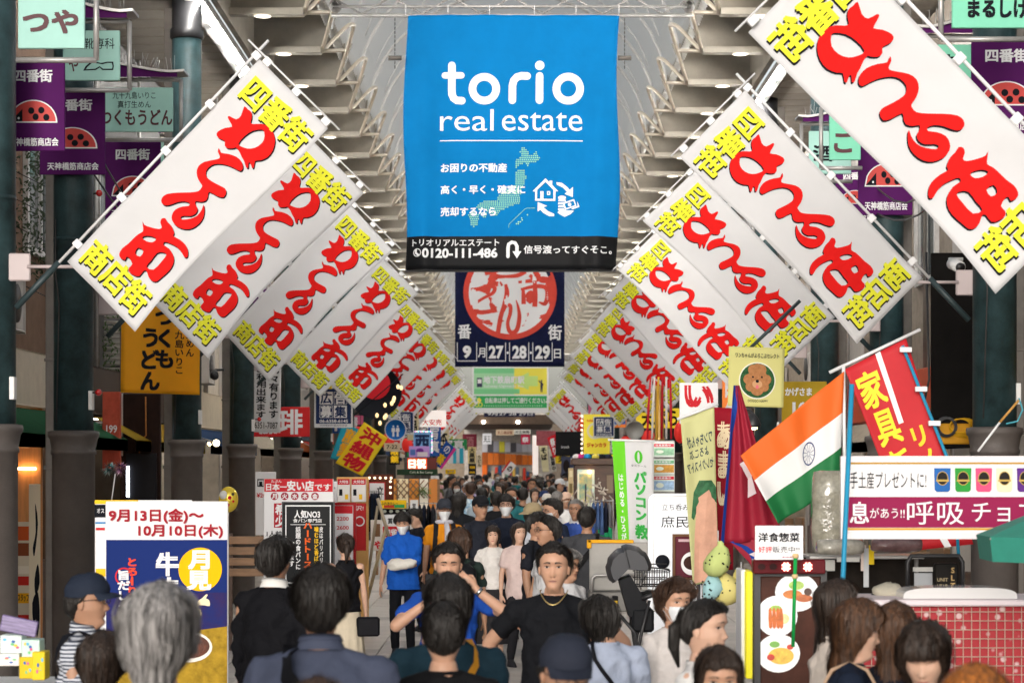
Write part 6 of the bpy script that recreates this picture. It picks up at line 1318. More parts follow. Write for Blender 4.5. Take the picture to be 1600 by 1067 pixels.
# red bead ornaments on the left columns, small white switches
for i, (px, py, Y) in enumerate(((154, 613, 20.9), (155, 302, 20.9), (405, 655, 34.0), (474, 670, 41.6))):
    o = empty('red_ornament', at(px, py, Y), 'small glossy red ball %s' % ['low on the second left column', 'high on the second left column, by the purple plate', 'on the fourth left column', 'on the fifth left column'][i], 'ornament'); MB().ell((0, 0, 0), (.032, .032, .032), 14, 10).build('ball', mat('gloss_red', (.6, .02, .02), .12, coat=1), o); MB().tube([(0, 0, 0), (-.06, .05, 0)], .01, 6).build('pin', M_black, o)
# ---------------------------------------------------------------- smaller shop signs crowding both sides further down
def many_signs():
    rr = random.Random(21)
    bases = [('red', 'c42a2c', W_), ('yellow', 'e8c828', I_), ('white', 'e0dedc', RD), ('blue', '2a5aa8', W_), ('green', '2c8a50', W_), ('orange', 'd8742a', W_), ('black', '1a1a1c', YE), ('pink', 'd86a90', W_), ('cream', 'dccfa8', I_)]
    words = ['珈琲', '寿司', '薬局', '焼肉', '本屋', '茶', '靴', '眼鏡', '酒場', '花屋', '時計', '餃子', '写真', '果物', '豆腐', '天ぷら']
    eng = ['coffee', 'sushi', 'pharmacy', 'grilled meat', 'bookshop', 'tea', 'shoes', 'glasses', 'tavern', 'florist', 'watches', 'dumplings', 'photo', 'fruit', 'tofu', 'tempura']
    used_ = set(); n = 0
    for i in range(46):
        side = -1 if i % 2 == 0 else 1; Y = 40+1.75*i+rr.uniform(-.8, .8)
        if 88 < Y < 90: Y += 2
        c = bases[(i*5+i//9) % 9]; vert = i % 3 != 0
        hgt = rr.uniform(.7, 1.5) if vert else rr.uniform(.35, .6); wid = rr.uniform(.3, .45) if vert else rr.uniform(.8, 1.3)
        x = side*rr.uniform(3.55, 4.75) if Y < 58 else side*rr.uniform(2.5, 4.6); z = rr.uniform(2.25, 3.9) if Y < 70 else rr.uniform(2.1, 3.3)
        s_ = F/Y; px = CX+x*s_; py = HY-(z-CH)*s_
        lit = i % 4 == 1; q_ = i*7
        while (vert, c[0], lit, words[q_ % 16], side) in used_: q_ += 1
        wd = words[q_ % 16]; used_.add((vert, c[0], lit, wd, side))
        m = mat('lit_sign_%s' % c[0], hexc(c[1]), .6, emit=.35) if lit else cm(c[1], .6)
        sign('shop_sign', 'sign', '%s %s%s sign with the %s word on the far %s side' % ('tall' if vert else 'wide', c[0], ' glowing' if lit else '', eng[q_ % 16], 'left' if side < 0 else 'right'), px-wid*s_/2, py-hgt*s_, px+wid*s_/2, py, Y, m, [(wd, px-wid*s_*.38, py-hgt*s_*.9, px+wid*s_*.38, py-hgt*s_*.1, c[2], 'v' if vert else '', .04)], group='small signs over the far crowd', hang=.5 if i % 2 else None, thick=.08)
many_signs()
# cables drooping between the columns, paper lantern rows
for side, ys, w_ in ((-1, LY[1:8], 'left'), (1, RY[1:8], 'right')):
    for i in range(len(ys)-1):
        a, b = ys[i], ys[i+1]; r = empty('cable', (side*3.98, a, 4.9), 'thin black cables sagging from the %s to the %s %s column' % (ordn[i+1 if side < 0 else i], ordn[i+2 if side < 0 else i+1], w_), 'cable', 'cables between the columns')
        for k in range(2): MB().tube([(0, (b-a)*t, .3*k-.35*math.sin(PI*t)*(1+.4*k)) for t in np.linspace(0, 1, 9)], .010, 5).build('strand', M_black, r)
for i in range(10):
    Y = 44+i*5.5; side = -1 if i % 2 else 1
    r = empty('paper_lantern', (side*3.35, Y, 2.75), 'red paper lantern hanging on the %s, %s in depth' % ('left' if side < 0 else 'right', ordn[i//2]), 'lantern', 'red paper lanterns')
    MB().lathe([(.07, -.21), (.13, -.16), (.165, -.06), (.17, .0), (.165, .06), (.13, .16), (.07, .21)], 18).build('paper', mat('lantern_red', hexc('c8241c'), .7, emit=.25), r)
    MB().lathe([(.075, .21), (.075, .25)], 14).lathe([(.07, -.24), (.07, -.21)], 14).build('ring', M_black, r); MB().tube([(0, 0, .25), (0, 0, .8)], .006, 4).build('cord', M_black, r)
# ================================================================ people
SKIN = [mat('skin_light', (.50, .285, .19), .5, var=.07, vs_=9, spec=.35), mat('skin_tan', (.40, .22, .14), .5, var=.08, vs_=9, spec=.35), mat('skin_pale', (.58, .36, .26), .5, var=.05, vs_=9, spec=.35)]
for m_ in SKIN: m_.node_tree.nodes['Principled BSDF'].inputs['Subsurface Weight'].default_value = .12; m_.node_tree.nodes['Principled BSDF'].inputs['Subsurface Radius'].default_value = (.012, .005, .003)
def hairmat(n, c, c2): return mat('hair_'+n, c, .5, col2=c2, vs_=65, stretch=(1, 1, .06), bump=.6, bs=90, spec=.3)
HAIR = {'black': hairmat('black', (.022, .018, .016), (.008, .007, .006)), 'brown': hairmat('brown', (.085, .045, .028), (.025, .014, .01)), 'dark': hairmat('dark', (.045, .028, .02), (.012, .008, .006)),
        'grey': hairmat('grey', (.42, .40, .39), (.045, .042, .04)), 'streak': hairmat('streak', (.12, .055, .026), (.014, .009, .007)), 'orange': hairmat('orange', (.55, .18, .03), (.02, .012, .009)), 'salt': hairmat('salt', (.30, .29, .28), (.07, .065, .06))}
K_eye = mat('eye_white', (.55, .50, .47), .3); K_iris = mat('eye_iris', (.012, .008, .006), .2); K_lip = mat('lip', (.40, .11, .09), .45); K_brow = mat('brow', (.03, .02, .015), .7)
K_mask = mat('paper_mask', (.74, .76, .78), .8, bump=.15, bs=60); K_glass = mat('spectacle_frame', (.015, .014, .014), .3); K_gold = mat('gold_chain', (.8, .6, .25), .3, metal=1)
FZ = [-.16, -.13, -.09, -.05, -.03, -.018, -.006, .004, .02, .036, .048, .06, .075, .09, .105, .118, .13, .145, .16, .18, .20, .215, .228, .235]
FF = [.050, .040, .030, .030, .036, .052, .070, .080, .084, .080, .083, .085, .085, .088, .087, .084, .086, .093, .095, .090, .075, .056, .028, .001]
FB = [.085, .075, .064, .058, .057, .057, .058, .060, .064, .070, .075, .080, .085, .089, .092, .095, .096, .098, .098, .092, .076, .058, .029, .001]
FW = [.085, .066, .052, .048, .046, .044, .040, .040, .0455, .0520, .0575, .0630, .0705, .072, .0735, .0745, .0755, .0765, .0762, .072, .062, .046, .023, .001]
def sec(z): return float(np.interp(z, FZ, FF)), float(np.interp(z, FZ, FB)), float(np.interp(z, FZ, FW))
def gs(x, s): return math.exp(-(x/s)**2)
def hp(th, z, off=0., face=True, P={}):
    """point of the head surface; th 0 = front, z from the chin up; returns x (to its left), forward, z"""
    f, b, w_ = sec(z); c, s = math.cos(th), math.sin(th)
    x = (w_+off)*math.copysign(abs(s)**.88, s); y = ((f if c > 0 else b)+off)*math.copysign(abs(c)**(.92 if c > 0 else .9), c)
    if face and c > 0 and -.01 < z < .2:
        ax = abs(x); j = P.get('jaw', 1.)
        y += P.get('nose', 1)*(.021*gs(ax, .0115)*gs(z-.079, .011)+.012*gs(ax, .009)*gs(z-.098, .018)+.006*gs(ax-.011, .007)*gs(z-.076, .008))
        y += -.0085*gs(ax-.031, .016)*gs(z-.121, .011)+.005*gs(ax-.03, .022)*gs(z-.143, .010)+.004*gs(ax-.042, .017)*gs(z-.088, .02)
        y += .006*gs(ax, .020)*gs(z-.053, .0045)+.005*gs(ax, .018)*gs(z-.0425, .005)-.003*gs(ax, .022)*gs(z-.048, .0022)-.004*gs(ax, .02)*gs(z-.032, .007)+.004*gs(ax, .018)*gs(z-.012, .012)
    return x, y, z
def face_pt(x, z, off=0., P={}):
    f, b, w_ = sec(z); s = max(-1, min(1, x/w_)); th = math.asin(math.copysign(abs(s)**(1/.88), s))
    q = hp(th, z, 0, True, P); return (x, q[1]+off, z)
def L2W(p): return (p[0], -p[1], p[2])      # the person looks along -Y
def head_grid(m, P, res=1.):
    nt = int(44*res); zs = [-.16, -.13, -.10, -.07, -.045, -.028, -.018, -.01, -.004]+list(np.arange(.003, .165, .0062/res))+[.172, .182, .192, .202, .211, .219, .226, .231, .2345]
    vs = []
    for z in zs:
        for k in range(nt):
            a = 2*PI*k/nt; a = a-.30*math.sin(2*a)*.5 if True else a
            vs.append(L2W(hp(a, z, 0, True, P)))
    fs = [(j*nt+k, (j+1)*nt+k, (j+1)*nt+(k+1) % nt, j*nt+(k+1) % nt) for j in range(len(zs)-1) for k in range(nt)]
    fs.append(tuple(range((len(zs)-1)*nt+nt-1, (len(zs)-1)*nt-1, -1)))
    m.add(vs, fs, True)
    for sx in (-1, 1):    # ears
        e = MB(); e.ell((sx*.077, .008, .105), (.009, .018, .031), 10, 7); e.ell((sx*.082, .012, .112), (.006, .015, .021), 8, 6)
        m.add(e.v, e.f, True)
    return m
def patch(fn, us, vs_, thick=.0):
    V = [fn(u, v) for v in vs_ for u in us]; n = len(us)
    return V, [(j*n+i, j*n+i+1, (j+1)*n+i+1, (j+1)*n+i) for j in range(len(vs_)-1) for i in range(n-1)]
def face_parts(root, HM, P, female, skin, mask=False, glasses=None, closed=False, smile=False, detail=1, lipc=None):
    """eyes, brows, lips, mask and spectacles follow the head matrix HM"""
    def add(name, mb, mats):
        me = mb.mesh(name, mats); me.transform(HM); return link(name, me, root)
    if not detail: 
        m = MB(); 
        for sx in (-1, 1): m.ell(L2W(face_pt(sx*.031, .121, .001, P)), (.012, .004, .004), 8, 4)
        add('eyes', m, K_iris)
    else:
        for sx in (-1, 1):
            e = MB(); cx, cz = sx*.0315, .121; n = 9; h_ = .0052 if not closed else .0012
            up = [(cx+.0150*(2*i/(n-1)-1), cz+h_*math.sin(PI*i/(n-1))**.8+sx*(i/(n-1)-.5)*.0025) for i in range(n)]
            lo = [(cx+.0150*(2*i/(n-1)-1), cz-h_*.75*math.sin(PI*i/(n-1))+sx*(i/(n-1)-.5)*.0025) for i in range(n)]
            V = [L2W(face_pt(x, z, .0016, P)) for x, z in up]+[L2W(face_pt(x, z, .0016, P)) for x, z in lo]
            e.add(V, [(i, n+i, n+i+1, i+1) for i in range(n-1)])
            e.cur = 1; rr = .0070
            V = [L2W(face_pt(cx+rr*math.cos(t), cz+.0005+min(h_, rr*.9)*math.sin(t), .0028, P)) for t in np.linspace(0, 2*PI, 13)[:-1]]; e.add(V, [tuple(range(11, -1, -1))])
            e.cur = 2; V = [L2W(face_pt(x, z+.0020, .0034, P)) for x, z in up]+[L2W(face_pt(x, z-.0003, .0034, P)) for x, z in up]
            e.add(V, [(i, n+i, n+i+1, i+1) for i in range(n-1)]); add('eye', e, [K_eye, K_iris, K_iris])
            b = MB(); zz = .140 if not female else .142; t_ = .0066 if not female else .0042
            xs = [sx*(.012+.038*i/7) for i in range(8)]; z_ = [zz+.0045*math.sin(PI*(i/7)**.8) for i in range(8)]
            V = [L2W(face_pt(x, z+t_*(1-.75*(i/7)**2), .0022, P)) for i, (x, z) in enumerate(zip(xs, z_))]+[L2W(face_pt(x, z-t_*.5*(1-.75*(i/7)**2), .0022, P)) for i, (x, z) in enumerate(zip(xs, z_))]
            b.add(V, [(i, 8+i, 9+i, i+1) if sx < 0 else (i, i+1, 9+i, 8+i) for i in range(7)]); add('eyebrow', b, K_brow)
        if not mask:
            l = MB(); n = 9; wl = .0225 if not smile else .028
            for s_, t_ in ((1, .0052), (-1, .0068)):
                xs = [wl*(2*i/(n-1)-1) for i in range(n)]
                a_ = [L2W(face_pt(x, .0475+(.004*(x/wl)**2 if smile else 0), .0018, P)) for x in xs]
                b_ = [L2W(face_pt(x, .0475+(.004*(x/wl)**2 if smile else 0)+s_*t_*(1-(x/wl)**2)**.7, .0016, P)) for x in xs]
                l.add(a_+b_, [(i, i+1, n+i+1, n+i) for i in range(n-1)])
            l.cur = 1
            V = [L2W(face_pt(x, .0475+(.004*(x/wl)**2 if smile else 0)+.0009, .0026, P)) for x in xs]+[L2W(face_pt(x, .0475+(.004*(x/wl)**2 if smile else 0)-.0006, .0026, P)) for x in xs]
            l.add(V, [(i, i+1, n+i+1, n+i) for i in range(n-1)]); add('lips', l, [lipc or (K_lip if female else mat('lip_m', (.30, .12, .09), .5)), mat('lip_line', (.10, .03, .03), .6)])
            nz = MB()
            for sx in (-1, 1): nz.ell(L2W((sx*.0075, face_pt(sx*.0075, .069, 0, P)[1]-.0005, .0685)), (.0036, .003, .0022), 6, 4)
            add('nostril', nz, mat('nostril', (.12, .05, .04), .8))
    if mask:
        k = MB(); us = np.linspace(-1.25, 1.25, 17); zs = np.linspace(-.008, .098, 10)
        def fn(u, z):
            t = (z+.008)/.106; uu = u*(.86+.14*math.sin(PI*t)); x, y, zz = hp(uu, z, 0, False)
            bul = .012*math.cos(uu)+.017*gs(x, .02)*gs(t-.72, .30)+.004*math.sin(t*PI*5)*.25+.004
            return L2W((x*1.03, y+bul+(.006 if abs(u) < 1.2 else .0), zz))
        V, Fc = patch(fn, us, zs); k.add(V, Fc, True)
        V2 = [(x*.98, y+.003, z) for x, y, z in V]; k.add(V2, [f[::-1] for f in Fc], True)
        for sx in (-1, 1):
            a = L2W(hp(sx*1.15, .08, .006, False)); b = L2W((sx*.084, -.008, .112)); c = L2W((sx*.082, -.012, .088)); d = L2W(hp(sx*1.15, .01, .006, False))
            k.tube([a, b, c, d], .0014, 4)
        add('mask', k, K_mask)
    if glasses:
        g = MB(); gm = glasses if not isinstance(glasses, bool) else K_glass
        for sx in (-1, 1):
            cx = sx*.033; yy = .098
            P_ = [L2W((cx+.024*math.cos(t), yy-.004*abs(math.cos(t)), .121+.017*math.sin(t))) for t in np.linspace(0, 2*PI, 17)]
            g.tube(P_, .0021, 5, caps=False); g.tube([L2W((sx*.057, yy-.006, .126)), L2W((sx*.078, .03, .124)), L2W((sx*.080, -.01, .118))], .0022, 5)
        g.tube([L2W((-.010, .100, .124)), L2W((0, .104, .127)), L2W((.010, .100, .124))], .0019, 5); add('glasses', g, gm)
# ---- hair
STY = { # z of the hairline at front, 45, 75(temple), 100(ear back), 135, 180 degrees; thickness; strand overhang
 'short': ([.197, .188, .158, .085, .035, .022], .021, .014), 'crop': ([.190, .186, .155, .095, .05, .035], .010, .006), 'mop': ([.158, .156, .12, .075, .03, .015], .026, .016),
 'bob': ([.165, .15, .06, .0, -.035, -.045], .026, .012), 'long': ([.180, .165, .05, -.17, -.24, -.26], .017, .02), 'mid': ([.172, .15, .04, -.07, -.11, -.12], .018, .015),
 'tied': ([.188, .18, .145, .09, .05, .04], .014, .004), 'fringe': ([.140, .138, .04, -.17, -.22, -.24], .022, .014), 'fluff': ([.178, .172, .12, .05, .0, -.02], .030, .020)}
def hair_mesh(style, seed, strands=200, part=0., res=1., capped=False):
    zl, T, over = STY[style]; A = [0, .79, 1.31, 1.75, 2.36, PI]
    m = MB(); nt = int(48*res); ns = int(22*res); rd = random.Random(seed)
    def low(a):
        j = noise.noise(Vector((a*3.1 % 97, seed, 0)))*.010+noise.noise(Vector((math.sin(a)*11, math.cos(a)*11, seed)))*.007; a = abs((a+PI) % (2*PI)-PI); return float(np.interp(a, A, zl))+j*(1 if a < 1.2 else .5)
    def surf(a, t, thick):
        zb = low(a); zt = .2347
        z = zb+(zt-zb)*(1-(1-t)**1.0)
        # put more rings near the crown
        if z > .0: x, y, _ = hp(a, z, 0, False)
        else:
            x0, y0, _ = hp(a, 0.03, 0, False); x1, y1, _ = hp(a, z, 0, False); k = min(1, -z/.12)
            r0 = math.hypot(x0, y0); x, y = x0*(1+.10*k), y0*(1+.15*k)
            if math.cos(a) > 0: y = y*(1-.3*k)
        th = thick*(min(1, .30+t*5)); rr = math.hypot(x, y)+1e-6
        up = 0
        if z > .15: up = th*((z-.15)/.085)**1.2
        k = max(0, 1-max(0, (z-.15)/.085)**3)
        if capped and z > .135: th = .002; up = 0; k = 1 if z < .2 else .3
        nz = noise.noise(Vector((math.cos(a)*4.2, math.sin(a)*4.2, z*8+seed)))*.45+noise.noise(Vector((math.cos(a)*11+z*9, math.sin(a)*11, z*12+seed*2)))*.38
        th2 = th*(1+nz)
        return Vector((x*(1+th2*k/rr), -(y*(1+th2*k/rr)), z+up*(1+nz*.6)))
    vs = []
    for j in range(ns+1):
        t = j/ns; t = t**.85 if zl[5] < 0 else t; 
        for k in range(nt): vs.append(tuple(surf(2*PI*k/nt, min(t, .9995), T)))
    n0 = len(vs)
    for k in range(nt):
        p = surf(2*PI*k/nt, 0, -.02); vs.append(tuple(p))
    fs = [(j*nt+k, (j+1)*nt+k, (j+1)*nt+(k+1) % nt, j*nt+(k+1) % nt) for j in range(ns) for k in range(nt)]
    fs += [(n0+k, k, (k+1) % nt, n0+(k+1) % nt) for k in range(nt)]; fs.append(tuple(ns*nt+nt-1-k for k in range(nt)))
    m.add(vs, fs, True)
    for i in range(0 if capped else strands):
        a = rd.uniform(-PI, PI); t0 = rd.uniform(.25, .98); wdt = rd.uniform(.0014, .0036)*(1.2 if T > .02 else 1); sw = rd.uniform(-.22, .22)
        lift = rd.uniform(.0, .010)*(1+(rd.random() < .15)*.8)+T*1.05; pts = []
        n = 6; t1 = max(0, t0-rd.uniform(.35, .9)) if zl[5] > -.08 else 0
        for j in range(n):
            t = t0+(t1-t0)*j/(n-1); aa = a+sw*(1-t); p = surf(aa, max(t, 0), lift)
            if j == n-1: p = p+(p-pts[-1])*rd.uniform(.1, .6)*(over/.012)+Vector((rd.uniform(-1, 1), rd.uniform(-1, 1), 0))*over*.35
            pts.append(p)
        d = Vector((math.cos(a), -math.sin(a), 0)); side = d*wdt
        V = []
        for j, p in enumerate(pts):
            q = 1-(j/(n-1))**2*.92; V += [tuple(p-side*q), tuple(p+side*q)]
        m.add(V, [(2*j, 2*j+1, 2*j+3, 2*j+2) for j in range(n-1)], True)
    return m
# ---- skinned bodies
def rings(m, secs, n=14):
    """closed loft through elliptical sections (x, y, z, rx, ry)"""
    vs = []
    for (x, y, z, rx, ry) in secs:
        for k in range(n): a = 2*PI*k/n; vs.append((x+rx*math.cos(a), y+ry*math.sin(a), z))
    fs = [(j*n+k, j*n+(k+1) % n, (j+1)*n+(k+1) % n, (j+1)*n+k) for j in range(len(secs)-1) for k in range(n)]
    fs += [tuple(range(n-1, -1, -1)), tuple((len(secs)-1)*n+k for k in range(n))]
    m.add(vs, fs, True)
TMP = bpy.data.scenes.new('workbench')
def _dg():
    with bpy.context.temp_override(scene=TMP, view_layer=TMP.view_layers[0]): return bpy.context.evaluated_depsgraph_get()
def fuse(mb, voxel, dec=1., smooth=2, name='body'):
    me = bpy.data.meshes.new(name); me.from_pydata(mb.v, [], mb.f); me.update()
    ob = bpy.data.objects.new(name, me); TMP.collection.objects.link(ob)
    r = ob.modifiers.new('r', 'REMESH'); r.mode = 'VOXEL'; r.voxel_size = voxel; r.use_smooth_shade = True
    if smooth: s = ob.modifiers.new('s', 'SMOOTH'); s.iterations = smooth; s.factor = .5
    if dec < 1: d = ob.modifiers.new('d', 'DECIMATE'); d.ratio = dec
    dg = _dg(); e = ob.evaluated_get(dg); out = e.to_mesh()
    n = len(out.vertices); co = np.zeros(n*3, dtype=np.float32); out.vertices.foreach_get('co', co)
    fs = [tuple(p.vertices) for p in out.polygons]
    e.to_mesh_clear(); bpy.data.objects.remove(ob); bpy.data.meshes.remove(me)
    return co.reshape(-1, 3), fs
def capsule(m, p0, p1, r0, r1, n=10):
    m.tube([Vector(p0)+(Vector(p0)-Vector(p1)).normalized()*r0*.6, p0, Vector(p0).lerp(Vector(p1), .5), p1, Vector(p1)+(Vector(p1)-Vector(p0)).normalized()*r1*.6], [r0*.6, r0, (r0+r1)/2*1.02, r1, r1*.6], n)
_H = {}
def hand(kind):
    if kind in _H: return _H[kind]
    m = MB(); curl = {'relax': .45, 'grip': 1.25, 'open': .12}[kind]
    # palm: wrist at the origin, fingers along -Z, palm faces +X, thumb towards -Y
    rings(m, [(0, 0, .02, .017, .026), (0, 0, 0, .017, .028), (0, -.002, -.03, .016, .036), (0, -.002, -.06, .015, .041), (0, 0, -.085, .013, .040), (0, 0, -.095, .010, .034)], 12)
    for i, (y, L, r) in enumerate(((-.030, .068, .0088), (-.010, .076, .0092), (.011, .071, .0088), (.030, .057, .0078))):
        p = Vector((0, y, -.085)); a = curl*.35; pts = [p+Vector((0, 0, .02))]
        for s, f in enumerate((.45, .32, .27)):
            pts.append(p.copy()); p = p+Vector((math.sin(a), (y)*.12, -math.cos(a)))*L*f; a += curl*(.75 if s == 0 else .6)
        pts.append(p); m.tube(pts, [r, r, r*.96, r*.9, r*.72], 8)
    m.tube([(0.004, -.018, -.01), (.010, -.040, -.035), (.020, -.056, -.062), (.027, -.060, -.088)] if kind != 'grip' else [(0.004, -.018, -.01), (.016, -.038, -.035), (.034, -.044, -.055), (.050, -.034, -.070)], [.014, .0135, .0105, .0085], 8)
    _H[kind] = fuse(m, .0042, .35, 1); return _H[kind]
def put_hand(m, kind, wrist, elbow, palm, left):
    co, fs = hand(kind); z = (Vector(elbow)-Vector(wrist)).normalized(); x = Vector(palm); x = (x-z*x.dot(z)); x = x.normalized() if x.length > 1e-4 else Vector((1, 0, 0)); y = z.cross(x)
    # right hand has its thumb at -Y when palm faces +X and fingers hang down
    s = -1 if left else 1
    M = Matrix((x, y*1, z)).transposed()
    th = (-y); 
    flip = 1
    # thumb should point forward (-Y world) or up: choose the mirrored hand for the other arm
    V = []
    for c in co:
        v = Vector(c)
        if left: v.y = v.y*1; v.x = v.x
        V.append(v)
    front = Vector((0, -1, .3))
    if (M@Vector((0, -1, 0))).dot(front) < 0:
        V = [Vector((v.x, -v.y, v.z)) for v in V]; fs = [f[::-1] for f in fs]
    m.add([tuple(Vector(wrist)+M@v) for v in V], fs, True)
def ik(a, b, l1, l2, hint):
    a, b = Vector(a), Vector(b); d = (b-a); L = min(d.length, (l1+l2)*.995); dn = d.normalized(); b = a+dn*L
    x = (l1*l1-l2*l2+L*L)/(2*L); h = math.sqrt(max(0, l1*l1-x*x)); hv = Vector(hint); hv = (hv-dn*hv.dot(dn)).normalized()
    return a+dn*x+hv*h, b
ARMS = {'down': (-.02, .80, .235), 'back': (.14, .82, .22)}
def person(label, x, top, s, yaw=0, skin=0, hair='short', hc='black', shirt='888888', bottom='222226', sleeve='short', legs='pants', armL=None, armR=None, handL='relax', handR='relax',
           head=(0, 0, 0), hyaw=0, hpitch=0, hroll=0, stride=.0, mask=False, glasses=None, female=False, cap=None, detail=1, strap=None, seed=0, group=None, lean=0, extras=None, bulk=1., palmL=None, palmR=None, smat=None, closed=False, smile=False, coat=None, collar=None, height=None, elL=None, elR=None, name='person', build=True, strands=200, fit=1., shoes='26262a', hipz=0):
    """canonical figure 1.72 m tall, looking along -Y, then scaled and turned"""
    Y = F/s; hgt = CH-(top-HY)/s if top is not None else 1.72
    extra_top = {'fluff': .022, 'mop': .02, 'bob': .022}.get(hair, .012) if not cap else .02
    sc = hgt/(1.72+extra_top-(.03 if hpitch > 20 else 0))
    hip0 = Vector((0, 0, .93+hipz)); lz = hipz
    head = Vector(head); rd = random.Random(seed)
    root = empty(name, at(x, HY, Y)-Vector((0, 0, CH)), label, 'person', group, rz=R(yaw)); root.scale = (sc, sc, sc)
    fine = detail >= 2
    W = 1.0 if not female else .88
    sh_w = .168*W*bulk; shz = 1.382
    ln = Vector((0, -math.sin(R(lean))*.5, 0))    # shift of the shoulders when leaning
    SL, SR = Vector((sh_w, 0, shz))+ln, Vector((-sh_w, 0, shz))+ln
    dl = Vector((sh_w+.075, -.06+ln.y*.7, .86)); dr = Vector((-sh_w-.075, -.06+ln.y*.7, .86))
    WL = Vector(armL) if armL else dl+Vector((0, rd.uniform(-.08, .06), 0)); WR = Vector(armR) if armR else dr+Vector((0, rd.uniform(-.08, .06), 0))
    EL, WL = ik(SL, WL, .285, .25, elL or (.35, 1, -.1)); ER, WR = ik(SR, WR, .285, .25, elR or (-.35, 1, -.1))
    HL, HR = Vector((.088*W, 0, .90+lz)), Vector((-.088*W, 0, .90+lz))
    AL, AR = Vector((.10, -stride, .085+max(0, stride)*.1)), Vector((-.10, stride, .085+max(0, -stride)*.1))
    KL, AL = ik(HL, AL, .43, .41, (0, -1, 0)); KR, AR = ik(HR, AR, .43, .41, (0, -1, 0))
    # --- skin
    b = MB()
    rings(b, [(0, 0, .86+lz, .13*W, .09), (0, 0, 1.05+lz*.5, .11*W, .085), (ln.x, ln.y*.7, 1.28, .13*W*bulk, .095), (0, ln.y, 1.375, .135*W*bulk, .072), (0, ln.y, 1.415, .085, .06), (0, ln.y+.004, 1.46, .058, .057), (head.x*.5, ln.y+head.y*.4, 1.50, .05, .052)], 14)
    rarm = (.046, .040, .036, .025) if not female else (.040, .035, .031, .021)
    for S_, E, W_ in ((SL, EL, WL), (SR, ER, WR)):
        cap_(b, S_, E, rarm[0]*bulk, rarm[1]); cap_(b, E, W_, rarm[1]*1.02, rarm[3]); b.ell(tuple(S_), (.05, .048, .048), 10, 6)
    if legs in ('skirt', 'none', 'shorts', 'wide'):
        for H_, K_, A_ in ((HL, KL, AL), (HR, KR, AR)): cap_(b, H_, K_, .07, .05); cap_(b, K_, A_, .052, .032)
    vox = .011 if fine else .016
    co, fs = fuse(b, vox, .45 if fine else .35, 3)
    m = MB(); m.add([tuple(c) for c in co], fs, True)
    P = {'nose': .85 if female else 1.0}
    HM = Matrix.Translation(Vector((head.x, ln.y+head.y-.012, 1.485+head.z)))@Matrix.Rotation(R(hyaw), 4, 'Z')@Matrix.Rotation(R(hroll), 4, 'Y')@Matrix.Translation((0, .02, -.02))@Matrix.Rotation(-R(hpitch) if False else R(hpitch), 4, 'X')@Matrix.Translation((0, -.02, .02))
    hg = head_grid(MB(), P, 1. if fine else .62)
    m.add([tuple(HM@Vector(v)) for v in hg.v], hg.f, True)
    put_hand(m, handL, WL, EL, palmL or (-1, .1, 0), True); put_hand(m, handR, WR, ER, palmR or (1, .1, 0), False)
    m.build('body', SKIN[skin], root)
    face_parts(root, HM, P, female, skin, mask, glasses, closed, smile, 1 if detail >= 1 else 0)
    # --- hair
    if hair:
        hm = hair_mesh(hair, seed, int(strands*1.5) if fine else (90 if detail else 0), res=1. if fine else .6, capped=bool(cap)).mesh('hair', HAIR[hc]); hm.transform(HM); link('hair', hm, root)
        if hair == 'tied':
            t = MB(); t.ell((0, .105, .15), (.035, .035, .035), 12, 8)
            t.tube([(0, .11, .15), (0, .145, .11), (0, .15, .03), (0.01, .13, -.06)], [.02, .032, .026, .006], 10)
            q = t.mesh('ponytail', HAIR[hc]); q.transform(HM); link('ponytail', q, root)
    # --- top
    M_s = smat or cm(shirt, .8, spec=.12, var=.18, vs_=5, bump=1.0, bs=9)
    k = fit; t = MB()
    hz = .80+lz if legs != 'skirt' else .93
    rings(t, [(0, 0, hz, .178*W*k*bulk, .136*k), (0, 0, hz+.06, .176*W*k*bulk, .134*k), (0, 0, 1.05+lz*.5, .155*W*k*bulk, .118*k), (0, ln.y*.6, 1.22, .170*W*k*bulk, .128*k), (0, ln.y*.9, 1.33, .170*W*bulk, .115), (0, ln.y, 1.385, .145*W*bulk, .092), (0, ln.y, 1.425, .095, .074), (0, ln.y, 1.456, .070, .064)], 18)
    sl = {'short': .62, 'long': 1, 'none': .0, 'elbow': .95, 'puff': .7}[sleeve]
    for S_, E, W_ in ((SL, EL, WL), (SR, ER, WR)):
        if sl == 0: t.ell(tuple(S_*.97+Vector((0, 0, .035*.0))), (.050, .055, .05), 10, 6); continue
        t.ell(tuple(S_+Vector((0, 0, -.005))), (.060*bulk, .060, .054), 12, 8); t.tube([Vector((0, ln.y+.01, 1.440)), Vector((math.copysign(.06, S_.x), ln.y+.008, 1.428)), S_.lerp(Vector((0, ln.y, 1.40)), .25)+Vector((0, 0, .008))], [.03, .036, .046], 10)
        e_ = S_.lerp(E, min(1, sl)); cap_(t, S_, e_, .057*bulk*k, .058 if sl < 1 else .052)
        if sl >= 1: cap_(t, E, W_.lerp(E, .04), .052, .036)
    co, fs = fuse(t, .0115 if fine else .018, .6 if fine else .4, 2)
    V = []
    for c in co:
        c = Vector(c); a = math.atan2(c.y, c.x)
        ft = min(1, max(.15, (1.46-c.z)*8)); f_ = noise.noise(Vector((c.x*9, c.y*9, c.z*5+seed)))*.012+(.35-abs(noise.noise(Vector((c.x*8+c.z*5, c.y*8, c.z*9+seed))))*1.6)*.030*ft+noise.noise(Vector((c.x*24, c.y*24, c.z*15+seed)))*.005*ft
        r_ = Vector((c.x, c.y, 0)); r_ = r_.normalized() if r_.length > .01 else Vector((0, 0, 0))
        V.append(tuple(c+r_*f_))
    tm = MB(); tm.add(V, fs, True); tm.build({'long': 'shirt', 'elbow': 'jacket'}.get(sleeve, 'shirt'), M_s, root)
